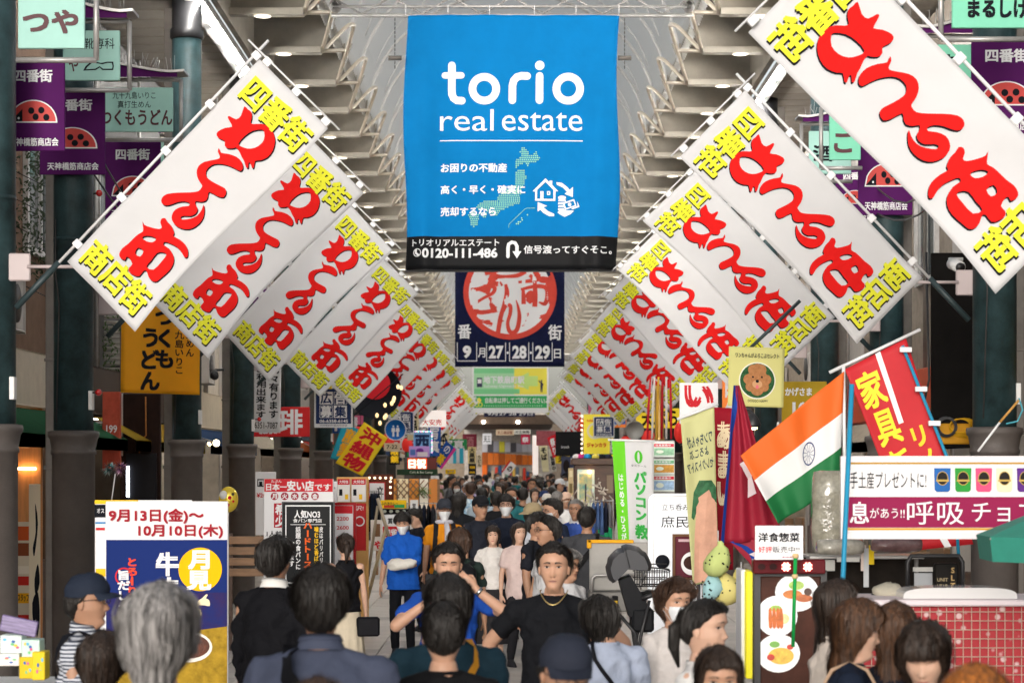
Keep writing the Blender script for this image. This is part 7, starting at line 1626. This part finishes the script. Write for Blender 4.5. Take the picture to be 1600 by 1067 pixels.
    if not collar and fine:
        n = 22; nb = MB(); V = []
        for (rx, ry, zz) in ((.079, .073, 1.448), (.075, .070, 1.462), (.070, .066, 1.460)):
            for q in range(n): a = 2*PI*q/n; V.append((rx*math.cos(a), ry*math.sin(a)+ln.y, zz-.020*max(0, math.sin(-a))))
        nb.add(V, [(j*n+q, j*n+(q+1) % n, (j+1)*n+(q+1) % n, (j+1)*n+q) for j in range(2) for q in range(n)], True); nb.build('neckband', M_s, root)
    if collar:
        cb = MB()
        for i, (ra, zz) in enumerate(((.066, 1.455), (.062, 1.492))):
            pass
        n = 20; V = []
        for (rx, ry, zz) in ((.086, .076, 1.445), (.073, .068, 1.475), (.068, .064, 1.498), (.078, .074, 1.478)):
            for q in range(n): a = 2*PI*q/n; V.append((rx*math.cos(a), ry*math.sin(a)+ln.y, zz-(.018 if math.sin(a) < -.9 else 0)-.012*math.sin(-a)))
        cb.add(V, [(j*n+q, j*n+(q+1) % n, (j+1)*n+(q+1) % n, (j+1)*n+q) for j in range(3) for q in range(n)], True)
        cb.build('collar', cm(collar, .7) if isinstance(collar, str) else collar, root)
    # --- bottoms
    M_b = cm(bottom, .8, spec=.12, var=.15, vs_=5, bump=.2, bs=16); bt = MB()
    if legs == 'skirt':
        n = 48; V = []; secs = [(.98, .135, .10), (.92, .155, .118), (.78, .175, .14), (.5, .20, .17), (.25, .225, .19)]
        for (z, rx, ry) in secs:
            for q in range(n): a = 2*PI*q/n; w_ = 1+.06*math.cos(q*PI*12/24)*min(1, (1-z)*1.6); V.append((rx*w_*math.cos(a)*W/.9, ry*w_*math.sin(a), z))
        bt.add(V, [(j*n+q, (j+1)*n+q, (j+1)*n+(q+1) % n, j*n+(q+1) % n) for j in range(len(secs)-1) for q in range(n)]+[tuple(range(n))], True)
        bt.build('skirt', M_b, root)
    elif legs != 'none':
        kw = {'pants': 1., 'wide': 1.5, 'shorts': 1.15}[legs]
        rings(bt, [(0, 0, .86+lz, .150*W, .112), (0, 0, .94+lz, .148*W, .108), (0, 0, 1.0+lz, .138*W, .10)], 14)
        for H_, K_, A_ in ((HL, KL, AL), (HR, KR, AR)):
            cap_(bt, H_+Vector((0, 0, -.08)), K_, .084*min(kw, 1.2), .064*kw)
            if legs != 'shorts': cap_(bt, K_, A_+Vector((0, 0, .02)), .066*kw, .052*kw)
        co, fs = fuse(bt, .018, .4, 2)
        V = [tuple(Vector(c)+Vector((c[0], c[1], 0)).normalized()*noise.noise(Vector((c[0]*8, c[1]*8, c[2]*12+seed)))*.010) for c in co]
        q = MB(); q.add(V, fs, True); q.build('trousers', M_b, root)
    for A_ in (AL, AR):
        f = MB(); rings(f, [(A_.x, A_.y-.045, .0, .045, .125), (A_.x, A_.y-.045, .022, .047, .128), (A_.x, A_.y-.035, .05, .043, .105), (A_.x, A_.y-.01, .085, .036, .062), (A_.x, A_.y, .11, .034, .045)], 12)
        f.build('shoe', cm(shoes, .5), root)
    # --- straps and bags
    if strap:
        for st_ in (strap if isinstance(strap, list) else [strap]):
            kind, colr = st_[:2]; wd = st_[2] if len(st_) > 2 else .02; v = MB(); sg = 1 if kind.endswith('L') else -1
            def tor(a, z):   # torso outline
                rx = float(np.interp(z, [.8, 1.05, 1.22, 1.34, 1.40, 1.438, 1.47], [.186, .165, .180, .180, .160, .118, .085]))*W*k*bulk+.008; ry = float(np.interp(z, [.8, 1.05, 1.22, 1.34, 1.40, 1.438, 1.47], [.132, .124, .134, .121, .103, .085, .07]))*k+.008
                return Vector((rx*math.cos(a), ry*math.sin(a)+ln.y*np.interp(z, [1, 1.4], [0, 1]), z))
            if kind[:5] == 'cross':
                loop = []
                for t_ in np.linspace(0, 1, 15): loop.append(tor(PI/2+sg*(-.6+1.6*t_) if True else 0, 1.445-.55*t_) if False else None)
                top_ = Vector((sg*.095*W, ln.y+0, 1.462))
                back_ = [top_]+[tor(PI/2-sg*(.75-t_*1.9), 1.43-.52*t_) for t_ in np.linspace(0, 1, 10)]
                frnt = [top_]+[tor(-PI/2+sg*(.75-t_*1.9), 1.43-.52*t_) for t_ in np.linspace(0, 1, 10)]
                for pl in (back_, frnt):
                    V = []
                    for i, p in enumerate(pl):
                        d = (pl[min(i+1, len(pl)-1)]-pl[max(0, i-1)]).normalized(); r_ = Vector((p.x, p.y-ln.y, .0)); r_ = r_.normalized() if i else Vector((0, 0, 1)); e = d.cross(r_).normalized()*wd
                        V += [tuple(p-e+r_*.004), tuple(p+e+r_*.004)]
                    v.add(V, [(2*i, 2*i+1, 2*i+3, 2*i+2) for i in range(len(pl)-1)], True)
            else:            # 'pack': two shoulder straps in front and over the top
                for q in (-1, 1):
                    pl = [Vector((q*.105*W, ln.y+.07, 1.40)), Vector((q*.10*W, ln.y+0, 1.458)), Vector((q*.102*W, ln.y-.075, 1.41)), tor(-PI/2+q*.62, 1.30), tor(-PI/2+q*.72, 1.15), tor(-PI/2+q*1.1, 1.05)]
                    V = []
                    for i, p in enumerate(pl): V += [tuple(p+Vector((-wd, -.005 if i > 1 else 0, .004))), tuple(p+Vector((wd, -.005 if i > 1 else 0, .004)))]
                    v.add(V, [(2*i, 2*i+1, 2*i+3, 2*i+2) for i in range(len(pl)-1)], True)
                if 'bag' in kind:
                    bg_ = MB(); rings(bg_, [(0, .17, .98, .10, .05), (0, .18, 1.0, .14, .075), (0, .19, 1.2, .145, .085), (0, .18, 1.36, .13, .07), (0, .16, 1.42, .07, .035)], 14); bg_.build('backpack', cm(colr, .6, var=.2, bump=.2), root)
            v.build('strap', cm(colr, .6), root)
    # --- headgear
    if cap:
        kind, colr = cap[:2]; c = MB(); Km = cm(colr, .75, var=.12, bump=.12, bs=60) if isinstance(colr, str) else colr
        n = 28; z0 = .150; V = []
        prof = [(z0-.004, .012), (z0+.02, .016), (.190, .020), (.212, .022), (.228, .020), (.2345, .014)]
        if kind in ('flat',): prof = [(z0, .012), (z0+.015, .028), (.185, .034), (.205, .030), (.225, .02), (.2345, .010)]
        for j, (z, o_) in enumerate(prof):
            for q in range(n):
                x_, y_, z_ = hp(2*PI*q/n, z, o_ if z < .21 else .014, False)
                if z >= .21: z_ += o_*.9
                if kind == 'cap' and math.cos(2*PI*q/n) < 0: pass
                V.append((x_, -y_-(0.012*(j/3) if kind == 'flat' else 0), z_+(.006 if math.cos(2*PI*q/n) > 0 else -.010 if j < 1 else 0)))
        c.add(V, [(j*n+q, (j+1)*n+q, (j+1)*n+(q+1) % n, j*n+(q+1) % n) for j in range(len(prof)-1) for q in range(n)]+[tuple((len(prof)-1)*n+n-1-q for q in range(n))], True)
        if kind == 'bucket':
            V = []
            for (e_, dz) in ((.012, 0), (.05, -.022), (.068, -.036)):
                for q in range(n): x_, y_, z_ = hp(2*PI*q/n, z0, e_, False); V.append((x_, -y_, z_+dz))
            c.add(V, [(j*n+q, j*n+(q+1) % n, (j+1)*n+(q+1) % n, (j+1)*n+q) for j in range(2) for q in range(n)], True)
        else:
            V = []; nb = 13; ext = .068 if kind == 'cap' else .035
            for j in range(4):
                for q in range(nb):
                    a = -1.05+2.1*q/(nb-1); x_, y_, z_ = hp(a, z0+.004, .014, False); e_ = ext*(j/3)*max(0, math.cos(a*1.35))**.6
                    V.append((x_*(1-.03*j), -(y_+e_), z_+.002-.012*(j/3)**1.5-.02*(abs(a)/1.05)**2*(j/3)))
            V2 = [(x_, y_, z_-.004) for x_, y_, z_ in V]
            f1 = [(j*nb+q, j*nb+q+1, (j+1)*nb+q+1, (j+1)*nb+q) for j in range(3) for q in range(nb-1)]
            brim = MB(); brim.add(V, [f[::-1] for f in f1], True).add(V2, f1, True); bq = brim.mesh('brim', Km); bq.transform(HM); link('brim', bq, root)
            c.ell((0, .0, .250), (.006, .006, .004), 6, 4)
        q = c.mesh('cap' if kind != 'bucket' else 'hat', Km); q.transform(HM); link('cap' if kind != 'bucket' else 'hat', q, root)
    if extras: extras(root, HM, dict(WL=WL, WR=WR, EL=EL, ER=ER, SL=SL, SR=SR, ln=ln))
    return root
def cap_(m, p0, p1, r0, r1, n=10): capsule(m, p0, p1, r0, r1, n)
# ---------------------------------------------------------------- the people one can tell apart
P2 = dict(detail=2)
def necklace(root, HM, J):
    pts = [Vector((.075*math.sin(t)*1.0, -.020-.075*math.cos(t)*(1 if math.cos(t) > 0 else .6), 1.478-.045*max(0, math.cos(t))**2*1.6)) for t in np.linspace(-2.0, 2.0, 25)]
    MB().tube(pts, .0032, 5).build('necklace', K_gold, root)
def item(fn): return fn
def towel_bundle(root, HM, J):
    m = MB(); m.ell((0, 0, 0), (.16, .10, .05), 14, 8); m.ell((-.07, .01, .045), (.10, .08, .035), 12, 7); m.ell((.06, -.02, -.01), (.10, .08, .045), 12, 7)
    co, fs = fuse(m, .012, .5, 2); q = MB(); q.add([tuple(Vector(c)*(1+.12*noise.noise(Vector(c)*22))) for c in co], fs, True)
    o = q.build('cloth_bundle', cm('d8d4cc', .8, var=.1, bump=.4, bs=20)); o.location = root.matrix_basis@(J['WL']+Vector((-.03, -.10, .03))); o.rotation_euler = (.2, -.25, root.rotation_euler.z)
    tag(o, 'white folded cloth bundle held by the man in the blue jacket', 'cloth')
def watch(root, HM, J):
    p = J['WL'].lerp(J['EL'], .10); d = (J['EL']-J['WL']).normalized()
    MB().tube([p, p+d*.022], .030, 14).build('watch', mat('watch_steel', (.5, .5, .5), .25, metal=1), root)
def shoulder_bag(root, HM, J):
    m = MB().bbox(-.12, -.05, -.10, .12, .05, .10, .02); o = m.build('bag', cm('15151a', .4, var=.2), root); o.location = (-.22, .08, .78)
def phone(root, HM, J):
    o = MB().bbox(-.036, -.005, -.075, .036, .005, .075, .004).build('smartphone', cm('101014', .2)); o.location = root.matrix_basis@(J['WR']+Vector((.02, -.02, .09))); tag(o, 'dark smartphone held up by the man in blue with raised hands', 'phone')
# striped shirt needs its own material
def stripes(name, c1, c2, scale=26.):
    m = bpy.data.materials.new(name); m.use_nodes = True; t = m.node_tree; b = t.nodes['Principled BSDF']; b.inputs['Roughness'].default_value = .8
    tc = t.nodes.new('ShaderNodeTexCoord'); wv = t.nodes.new('ShaderNodeTexWave'); wv.bands_direction = 'Z'; wv.inputs['Scale'].default_value = scale; wv.inputs['Distortion'].default_value = 1.2; wv.inputs['Detail'].default_value = 1
    cr = t.nodes.new('ShaderNodeValToRGB'); cr.color_ramp.interpolation = 'CONSTANT'; cr.color_ramp.elements[1].position = .5; cr.color_ramp.elements[0].color = (*c1, 1); cr.color_ramp.elements[1].color = (*c2, 1)
    t.links.new(tc.outputs['Object'], wv.inputs['Vector']); t.links.new(wv.outputs['Fac'], cr.inputs[0]); t.links.new(cr.outputs[0], b.inputs['Base Color']); return m
K_stripe = stripes('striped_cotton', (.05, .06, .09), (.55, .57, .62), 17.)
K_haw = mat('blue_print_shirt', hexc('e8f0f0'), .8, col2=hexc('2a90c0'), vs_=22)

person('man in profile with navy cap, glasses and striped shirt at the left edge', 133, 893, 350, 82, skin=1, hair='short', smat=K_stripe, collar=K_stripe, glasses=True, cap=('cap', '232a38'), strap=('crossR', '15161c', .016), seed=11, armL=(.26, -.12, .95), **P2)
person('dark-haired head and shoulders behind the grey bob, lower left corner', 160, 985, 415, 170, hair='bob', hc='dark', shirt='2a2430', seed=12, female=True, **P2)
person('large blurred grey bob seen from behind, lower left', 246, 910, 560, 172, skin=2, hair='bob', hc='grey', shirt='3a3f4a', seed=13, female=True, height=1.7, strands=420, **P2)
person('man in black suit jacket seen from behind, left of centre', 429, 838, 285, 162, skin=1, hair='short', shirt='121216', sleeve='long', collar='d8d6d2', seed=14, fit=1.1, bulk=1.06, **P2)
person('man with short dark hair in slate grey shirt and black bag strap, seen from behind', 501, 884, 455, 184, skin=1, hair='short', shirt='474d60', strap=('crossL', '101014', .034), seed=15, bulk=1.12, fit=1.08, collar='474d60', strands=420, **P2)
person('man in black V-neck shirt with gold necklace facing the camera', 866, 848, 298, -6, skin=0, hair='short', hc='black', shirt='17181c', seed=16, bulk=1.1, armL=(.30, .10, .95), armR=(-.27, .10, .95), extras=necklace, elL=(1, .3, -.1), elR=(-1, .3, -.1), strands=320, **P2)
person('woman with black bob and teal top, mustard bag strap, seen from behind', 700, 894, 392, 186, skin=1, hair='bob', hc='black', shirt='1d3440', strap=('crossR', 'c88a28', .018), seed=17, female=True, fit=1.15, bulk=1.15, **P2)
person('short-haired man in black top at the bottom centre seen from behind', 693, 938, 430, 182, skin=0, hair='crop', shirt='141416', seed=18, bulk=1.05, strands=420, **P2)
person('man in blue work shirt raising both hands to his face', 700, 846, 268, 4, skin=0, hair='short', shirt='1f4aa0', seed=19, armL=(.15, -.20, 1.46), armR=(-.13, -.22, 1.38), elL=(1, .0, -.8), elR=(-1, .0, -.8), handL='grip', handR='grip', extras=lambda r, h, j: (watch(r, h, j), phone(r, h, j)), closed=True, hpitch=8, palmL=(0, .6, .1), palmR=(0, .6, .1), **P2)
person('person in black baseball cap at the bottom centre, face lowered', 880, 984, 500, 12, skin=1, hair='short', shirt='202228', cap=('cap', '2a2e3a'), hpitch=10, seed=20, glasses=True, **P2)
person('person in pale blue shirt with black crossbody strap, leaning away', 934, 922, 322, 200, skin=0, hair='bob', hc='black', shirt='a9b2c6', sleeve='elbow', strap=('crossL', '15151a', .012), seed=21, female=True, fit=1.2, bulk=1.15, lean=-14, head=(.02, -.04, -.02), **P2)
person('older woman with short brown hair, mask and cream blouse', 1054, 902, 312, 24, skin=0, hair='fluff', hc='brown', shirt='cfc8c4', sleeve='long', mask=True, seed=22, female=True, **P2)
person('woman with black ponytail in profile looking right, white blouse', 1098, 934, 395, 62, skin=2, hair='tied', hc='black', shirt='d8d6d4', seed=23, female=True, **P2)
person('woman with parted fringe facing the camera at the bottom edge, white blouse', 1120, 1003, 465, 4, skin=0, hair='long', hc='dark', shirt='dcdad8', mask=True, seed=24, female=True, hpitch=10, **P2)
person('tall woman with dark brown hair over a beige top, behind the navy-topped one', 1303, 904, 352, 96, skin=2, hair='long', hc='dark', shirt='cbbfb4', seed=25, female=True, **P2)
person('woman with highlighted brown hair and navy top in profile, lower right', 1326, 932, 402, 84, skin=2, hair='mid', hc='streak', shirt='1c2434', seed=26, female=True, strap=('crossR', 'b89a80', .008), hpitch=10, strands=420, **P2)
person('woman with long brown hair tips seen from behind in front of the red stall', 1396, 940, 400, 165, skin=2, hair='long', hc='streak', shirt='1a1c26', seed=27, female=True, strands=420, **P2)
person('woman with glossy dark hair looking down at the lower right', 1448, 972, 455, -18, skin=2, hair='fringe', hc='dark', shirt='1c1c22', seed=28, female=True, hpitch=22, closed=True, strands=420, **P2)
person('head with orange-dyed short hair at the very bottom right', 1524, 1038, 600, 170, skin=1, hair='mop', hc='orange', shirt='202020', seed=29, **P2)
person('top of a brown-haired head at the bottom edge below the slate shirt', 494, 1056, 600, 178, skin=1, hair='crop', hc='brown', shirt='404040', seed=30, **P2)
person('stall keeper in a striped flat cap bending behind the red cloth stall', 1376, 905, 262, 60, skin=1, hair='short', shirt='3a3a3e', cap=('flat', 'b4ae9e'), hpitch=14, seed=31, **P2)
# middle distance
person('young man in bright blue work jacket and mask carrying a cloth bundle', 630, 797, 142, -4, skin=0, hair='mop', shirt='1a56b4', sleeve='elbow', bottom='16171c', mask=True, seed=40, hpitch=14, armL=(.06, -.26, 1.08), armR=(-.27, -.02, .82), stride=.06, collar='1a56b4', extras=towel_bundle, fit=1.12, handL='grip', palmL=(0, .2, 1), **P2)
person('woman in sleeveless black top and beige skirt seen from behind', 540, 833, 176, 190, skin=2, hair='tied', hc='dark', shirt='16161a', sleeve='none', legs='skirt', bottom='c8bca6', seed=41, female=True, strap=('crossR', '101010', .008), extras=shoulder_bag, **P2)

def scarf(root):
    m = MB(); m.tube([Vector((.085*math.cos(t), .075*math.sin(t), 1.455-.01*math.sin(t))) for t in np.linspace(0, 2*PI, 19)], .026, 8)
    m.tube([(.02, -.08, 1.45), (.03, -.135, 1.36), (.035, -.15, 1.2), (.03, -.15, 1.05)], [.03, .036, .04, .03], 8); m.build('scarf', cm('c4c2cc', .9, var=.15, bump=.3), root)
person('man in orange T-shirt with dark cap, mask and pale scarf', 694, 778, 134, 6, skin=1, hair='short', shirt='d88a1e', mask=True, glasses=True, cap=('cap', '33363e'), strap=('pack_bag', '1a1a1e', .028), seed=42, bottom='3a3c42', stride=-.1, extras=lambda r, h, j: scarf(r), **P2)
person('man in dark navy T-shirt and black flat-brimmed cap glancing aside', 750, 773, 138, 30, skin=1, hair='crop', shirt='22252e', glasses=True, cap=('cap', '1a1b1f'), seed=43, bottom='2c2e34', armL=(.16, -.26, 1.08), stride=.12, **P2)
person('long-haired young man in navy T-shirt with white mask', 791, 771, 130, -4, skin=2, hair='mop', shirt='1c2230', mask=True, glasses=True, seed=44, bottom='24262c', stride=-.12, **P2)
person('woman in white T-shirt and long dark skirt with loose brown hair', 770, 820, 147, 0, skin=2, hair='mid', hc='dark', shirt='d4d0cc', legs='skirt', bottom='2c2b2e', seed=45, female=True, armR=(-.20, -.10, .98), **P2)
person('person with brown hair and big black backpack seen from behind', 718, 824, 188, 188, skin=1, hair='fluff', hc='brown', shirt='24302c', strap=('pack_bag', '17181b', .03), seed=46, **P2)
person('man in black T-shirt and glasses in profile behind the V-neck man', 838, 798, 172, 62, skin=1, hair='crop', shirt='1d1f26', glasses=True, seed=47, bulk=1.1, **P2)
person('man with glasses and pale grey shirt turned left behind the V-neck man', 857, 805, 186, -70, skin=1, hair='short', shirt='b8b8ba', glasses=True, seed=48, **P2)
person('grey-haired elderly person with glasses behind the V-neck man', 886, 858, 215, 50, skin=1, hair='fluff', hc='salt', shirt='c8c8ca', glasses=True, seed=49, **P2)
person('person in tan bucket hat and white shirt', 831, 784, 140, 120, skin=1, hair='short', shirt='c4c8d0', cap=('bucket', '9a8a6c'), seed=50, detail=1)
person('smiling older man in beige cap', 859, 779, 130, 10, skin=1, hair='short', hc='salt', shirt='8a94a4', cap=('cap', 'a88e66'), smile=True, seed=51, **P2)
person('man in navy suit with mask leaning forward', 878, 777, 136, -60, skin=0, hair='short', shirt='1e2638', sleeve='long', mask=True, hpitch=14, collar='d8d8dc', lean=10, seed=52, **P2)
person('grey-haired man in blue shirt looking at the camera beside the green banner', 900, 779, 132, -18, skin=1, hair='crop', hc='salt', shirt='3a55a0', collar='d8dae0', seed=53, **P2)
person('man in charcoal T-shirt with black crossbody strap seen from behind', 917, 790, 162, 170, skin=1, hair='crop', shirt='45464a', strap=('crossR', '141416', .03), seed=54, bulk=1.12, fit=1.12, bottom='1a1a1e', **P2)
person('young woman with long hair and pink top between two men', 810, 815, 150, 20, skin=2, hair='long', hc='dark', shirt='c8b4b0', seed=55, female=True, detail=1)
person('dark-haired person in black top behind the orange T-shirt man', 717, 768, 122, 165, skin=0, hair='mid', hc='black', shirt='1a1c20', mask=True, seed=56, sleeve='long', detail=1)
person('man with pale blue patterned shirt seen from behind', 735, 752, 92, 190, skin=1, hair='crop', hc='brown', smat=K_haw, seed=57, detail=1)
person('man in black T-shirt seen from behind left of the masked navy man', 776, 766, 112, 176, skin=1, hair='crop', shirt='1c1d20', seed=58, detail=1)
person('short black-haired person seen from behind above the flat-brimmed cap', 753, 760, 100, 185, skin=1, hair='crop', shirt='a8b8c4', seed=59, detail=1)
person('tanned young man in white T-shirt in the thick of the crowd', 831, 747, 74, 4, skin=1, hair='short', shirt='cfd2d4', seed=60, bulk=1.1, detail=1)
person('person in white baseball cap looking right, deep in the crowd', 874, 747, 70, 60, skin=0, hair='short', shirt='6a6656', cap=('cap', 'd8dade'), seed=61, detail=1)
person('person in navy baseball cap with white band, deep in the crowd', 850, 766, 92, 20, skin=1, hair='short', shirt='a4a8b0', cap=('cap', '26345c'), seed=62, detail=1)
person('person in pink cap, deep in the crowd', 884, 768, 96, 10, skin=0, hair='mid', hc='dark', shirt='a89a98', cap=('cap', 'd8b8a4'), seed=63, detail=1, female=True)
person('black backpack wearer seen from behind left of the tanned man', 817, 760, 100, 180, skin=1, hair='crop', shirt='1c1d20', strap=('pack_bag', '141416', .03), seed=64, detail=1)
person('customer with grey hair at the wooden stall on the left', 705, 742, 66, 75, skin=1, hair='crop', shirt='54565a', seed=65, detail=1)
person('masked woman in black beside the wooden stall', 713, 752, 74, 10, skin=2, hair='mid', hc='dark', shirt='1c1c20', mask=True, seed=66, detail=1, female=True)
person('person in pale grey knitted hat on the left of the crowd', 733, 751, 78, -30, skin=1, hair='short', shirt='24262a', cap=('flat', 'c4c4c8'), seed=67, detail=1)
person('child in a green T-shirt crouching by the clothes rack', 946, 800, 100, -60, skin=0, hair='crop', shirt='1f8a5a', bottom='5a7aa0', seed=68, detail=1)
person('dark-clothed person leaning over the garments left of the orange T-shirt man', 664, 792, 124, -60, skin=2, hair='short', shirt='1c1e26', sleeve='long', lean=12, hpitch=20, seed=69, detail=1, armR=(-.1, -.35, 1.05))

# ---------------------------------------------------------------- the rest of the crowd: a few builds copied with other colours
def crowd():
    protos = []
    specs = [('crop', 'black', 0, 0, {}, 'short black hair'), ('short', 'black', 180, 0, {}, 'short black hair'), ('long', 'dark', 0, 1, {}, 'long dark hair'), ('mid', 'black', 180, 1, {}, 'shoulder-length black hair'),
             ('short', 'black', 0, 0, dict(mask=True), 'a white mask'), ('crop', 'salt', 180, 0, {}, 'greying hair'), ('bob', 'brown', 0, 1, {}, 'a brown bob'), ('short', 'dark', 180, 0, dict(cap=('cap', '22252c')), 'a dark cap'),
             ('short', 'dark', 0, 0, dict(cap=('cap', 'c8c4bc')), 'a pale cap'), ('tied', 'black', 180, 1, {}, 'a ponytail')]
    for i, (h, hc, yw, f, kw, word) in enumerate(specs):
        for st in (0,):
            p = person('x', 800, None, 50, yw, skin=i % 3, hair=h, hc=hc, shirt='777777', female=bool(f), detail=0, seed=100+i, stride=.16*(-1)**i, legs='skirt' if i in (6,) else 'pants', bottom='24262c', **kw)
            protos.append((p, yw, word))
    cols = [('black', '17181b'), ('white', 'dcdcda'), ('navy', '1f2740'), ('grey', '7c7e82'), ('beige', 'c0b09a'), ('pale blue', 'a4b8cc'), ('olive', '5a5c40'), ('red', 'a83030'), ('lilac', 'a89cc0'), ('cream', 'd8ccb8'), ('teal', '2a6a70'), ('pink', 'd0a0a4')]
    rd = random.Random(5); combos = [(a, b) for a in range(len(protos)) for b in range(len(cols))]; rd.shuffle(combos)
    taken = [(694, 134), (750, 138), (791, 130), (832, 74), (874, 70)]
    used = [False]*len(protos); spots = []; tries = 0
    while len(spots) < 112 and tries < 9000:
        tries += 1
        Y = 27+83*rd.random()**.75; xm = 2.55 if Y < 36 else 3.0
        x = rd.uniform(-xm*.9, xm)
        if any(abs(x-a)**2+abs(Y-b)**2*.35 < .30 for a, b in spots): continue
        px = CX+x*F/Y
        if Y < 31 and not (815 < px < 960) : continue
        if Y < 60 and not (690 < px < 915): continue
        spots.append((x, Y))
    spots.sort(key=lambda q: q[1])
    for i, (x, Y) in enumerate(spots):
        pi, ci = combos[i % len(combos)]; p, yw, word = protos[pi]
        o = p if not used[pi] else copy_tree(p); used[pi] = True
        h = rd.uniform(.93, 1.05); o.scale = (h, h, h); o.location = (x, Y, 0); o.rotation_euler = (0, 0, R(yw+rd.uniform(-35, 35)))
        depth = 'nearer part' if Y < 50 else 'middle' if Y < 80 else 'far part'
        o['label'] = 'passer-by in %s with %s %s, %s of the crowd' % (cols[ci][0], word, 'facing us' if yw == 0 else 'walking away', depth)
        o['group'] = 'passers-by in the crowd'
        for ch in o.children:
            nm = ch.name.split('.')[0]
            if nm in ('shirt', 'jacket'): ch.material_slots[0].link = 'OBJECT'; ch.material_slots[0].material = cm(cols[ci][1], .8, spec=.12, var=.12, vs_=4, bump=.25, bs=14)
    for u, (p, _, _) in zip(used, protos):
        if not u:
            for ch in list(p.children): bpy.data.objects.remove(ch)
            bpy.data.objects.remove(p)
crowd()

bpy.data.scenes.remove(TMP)
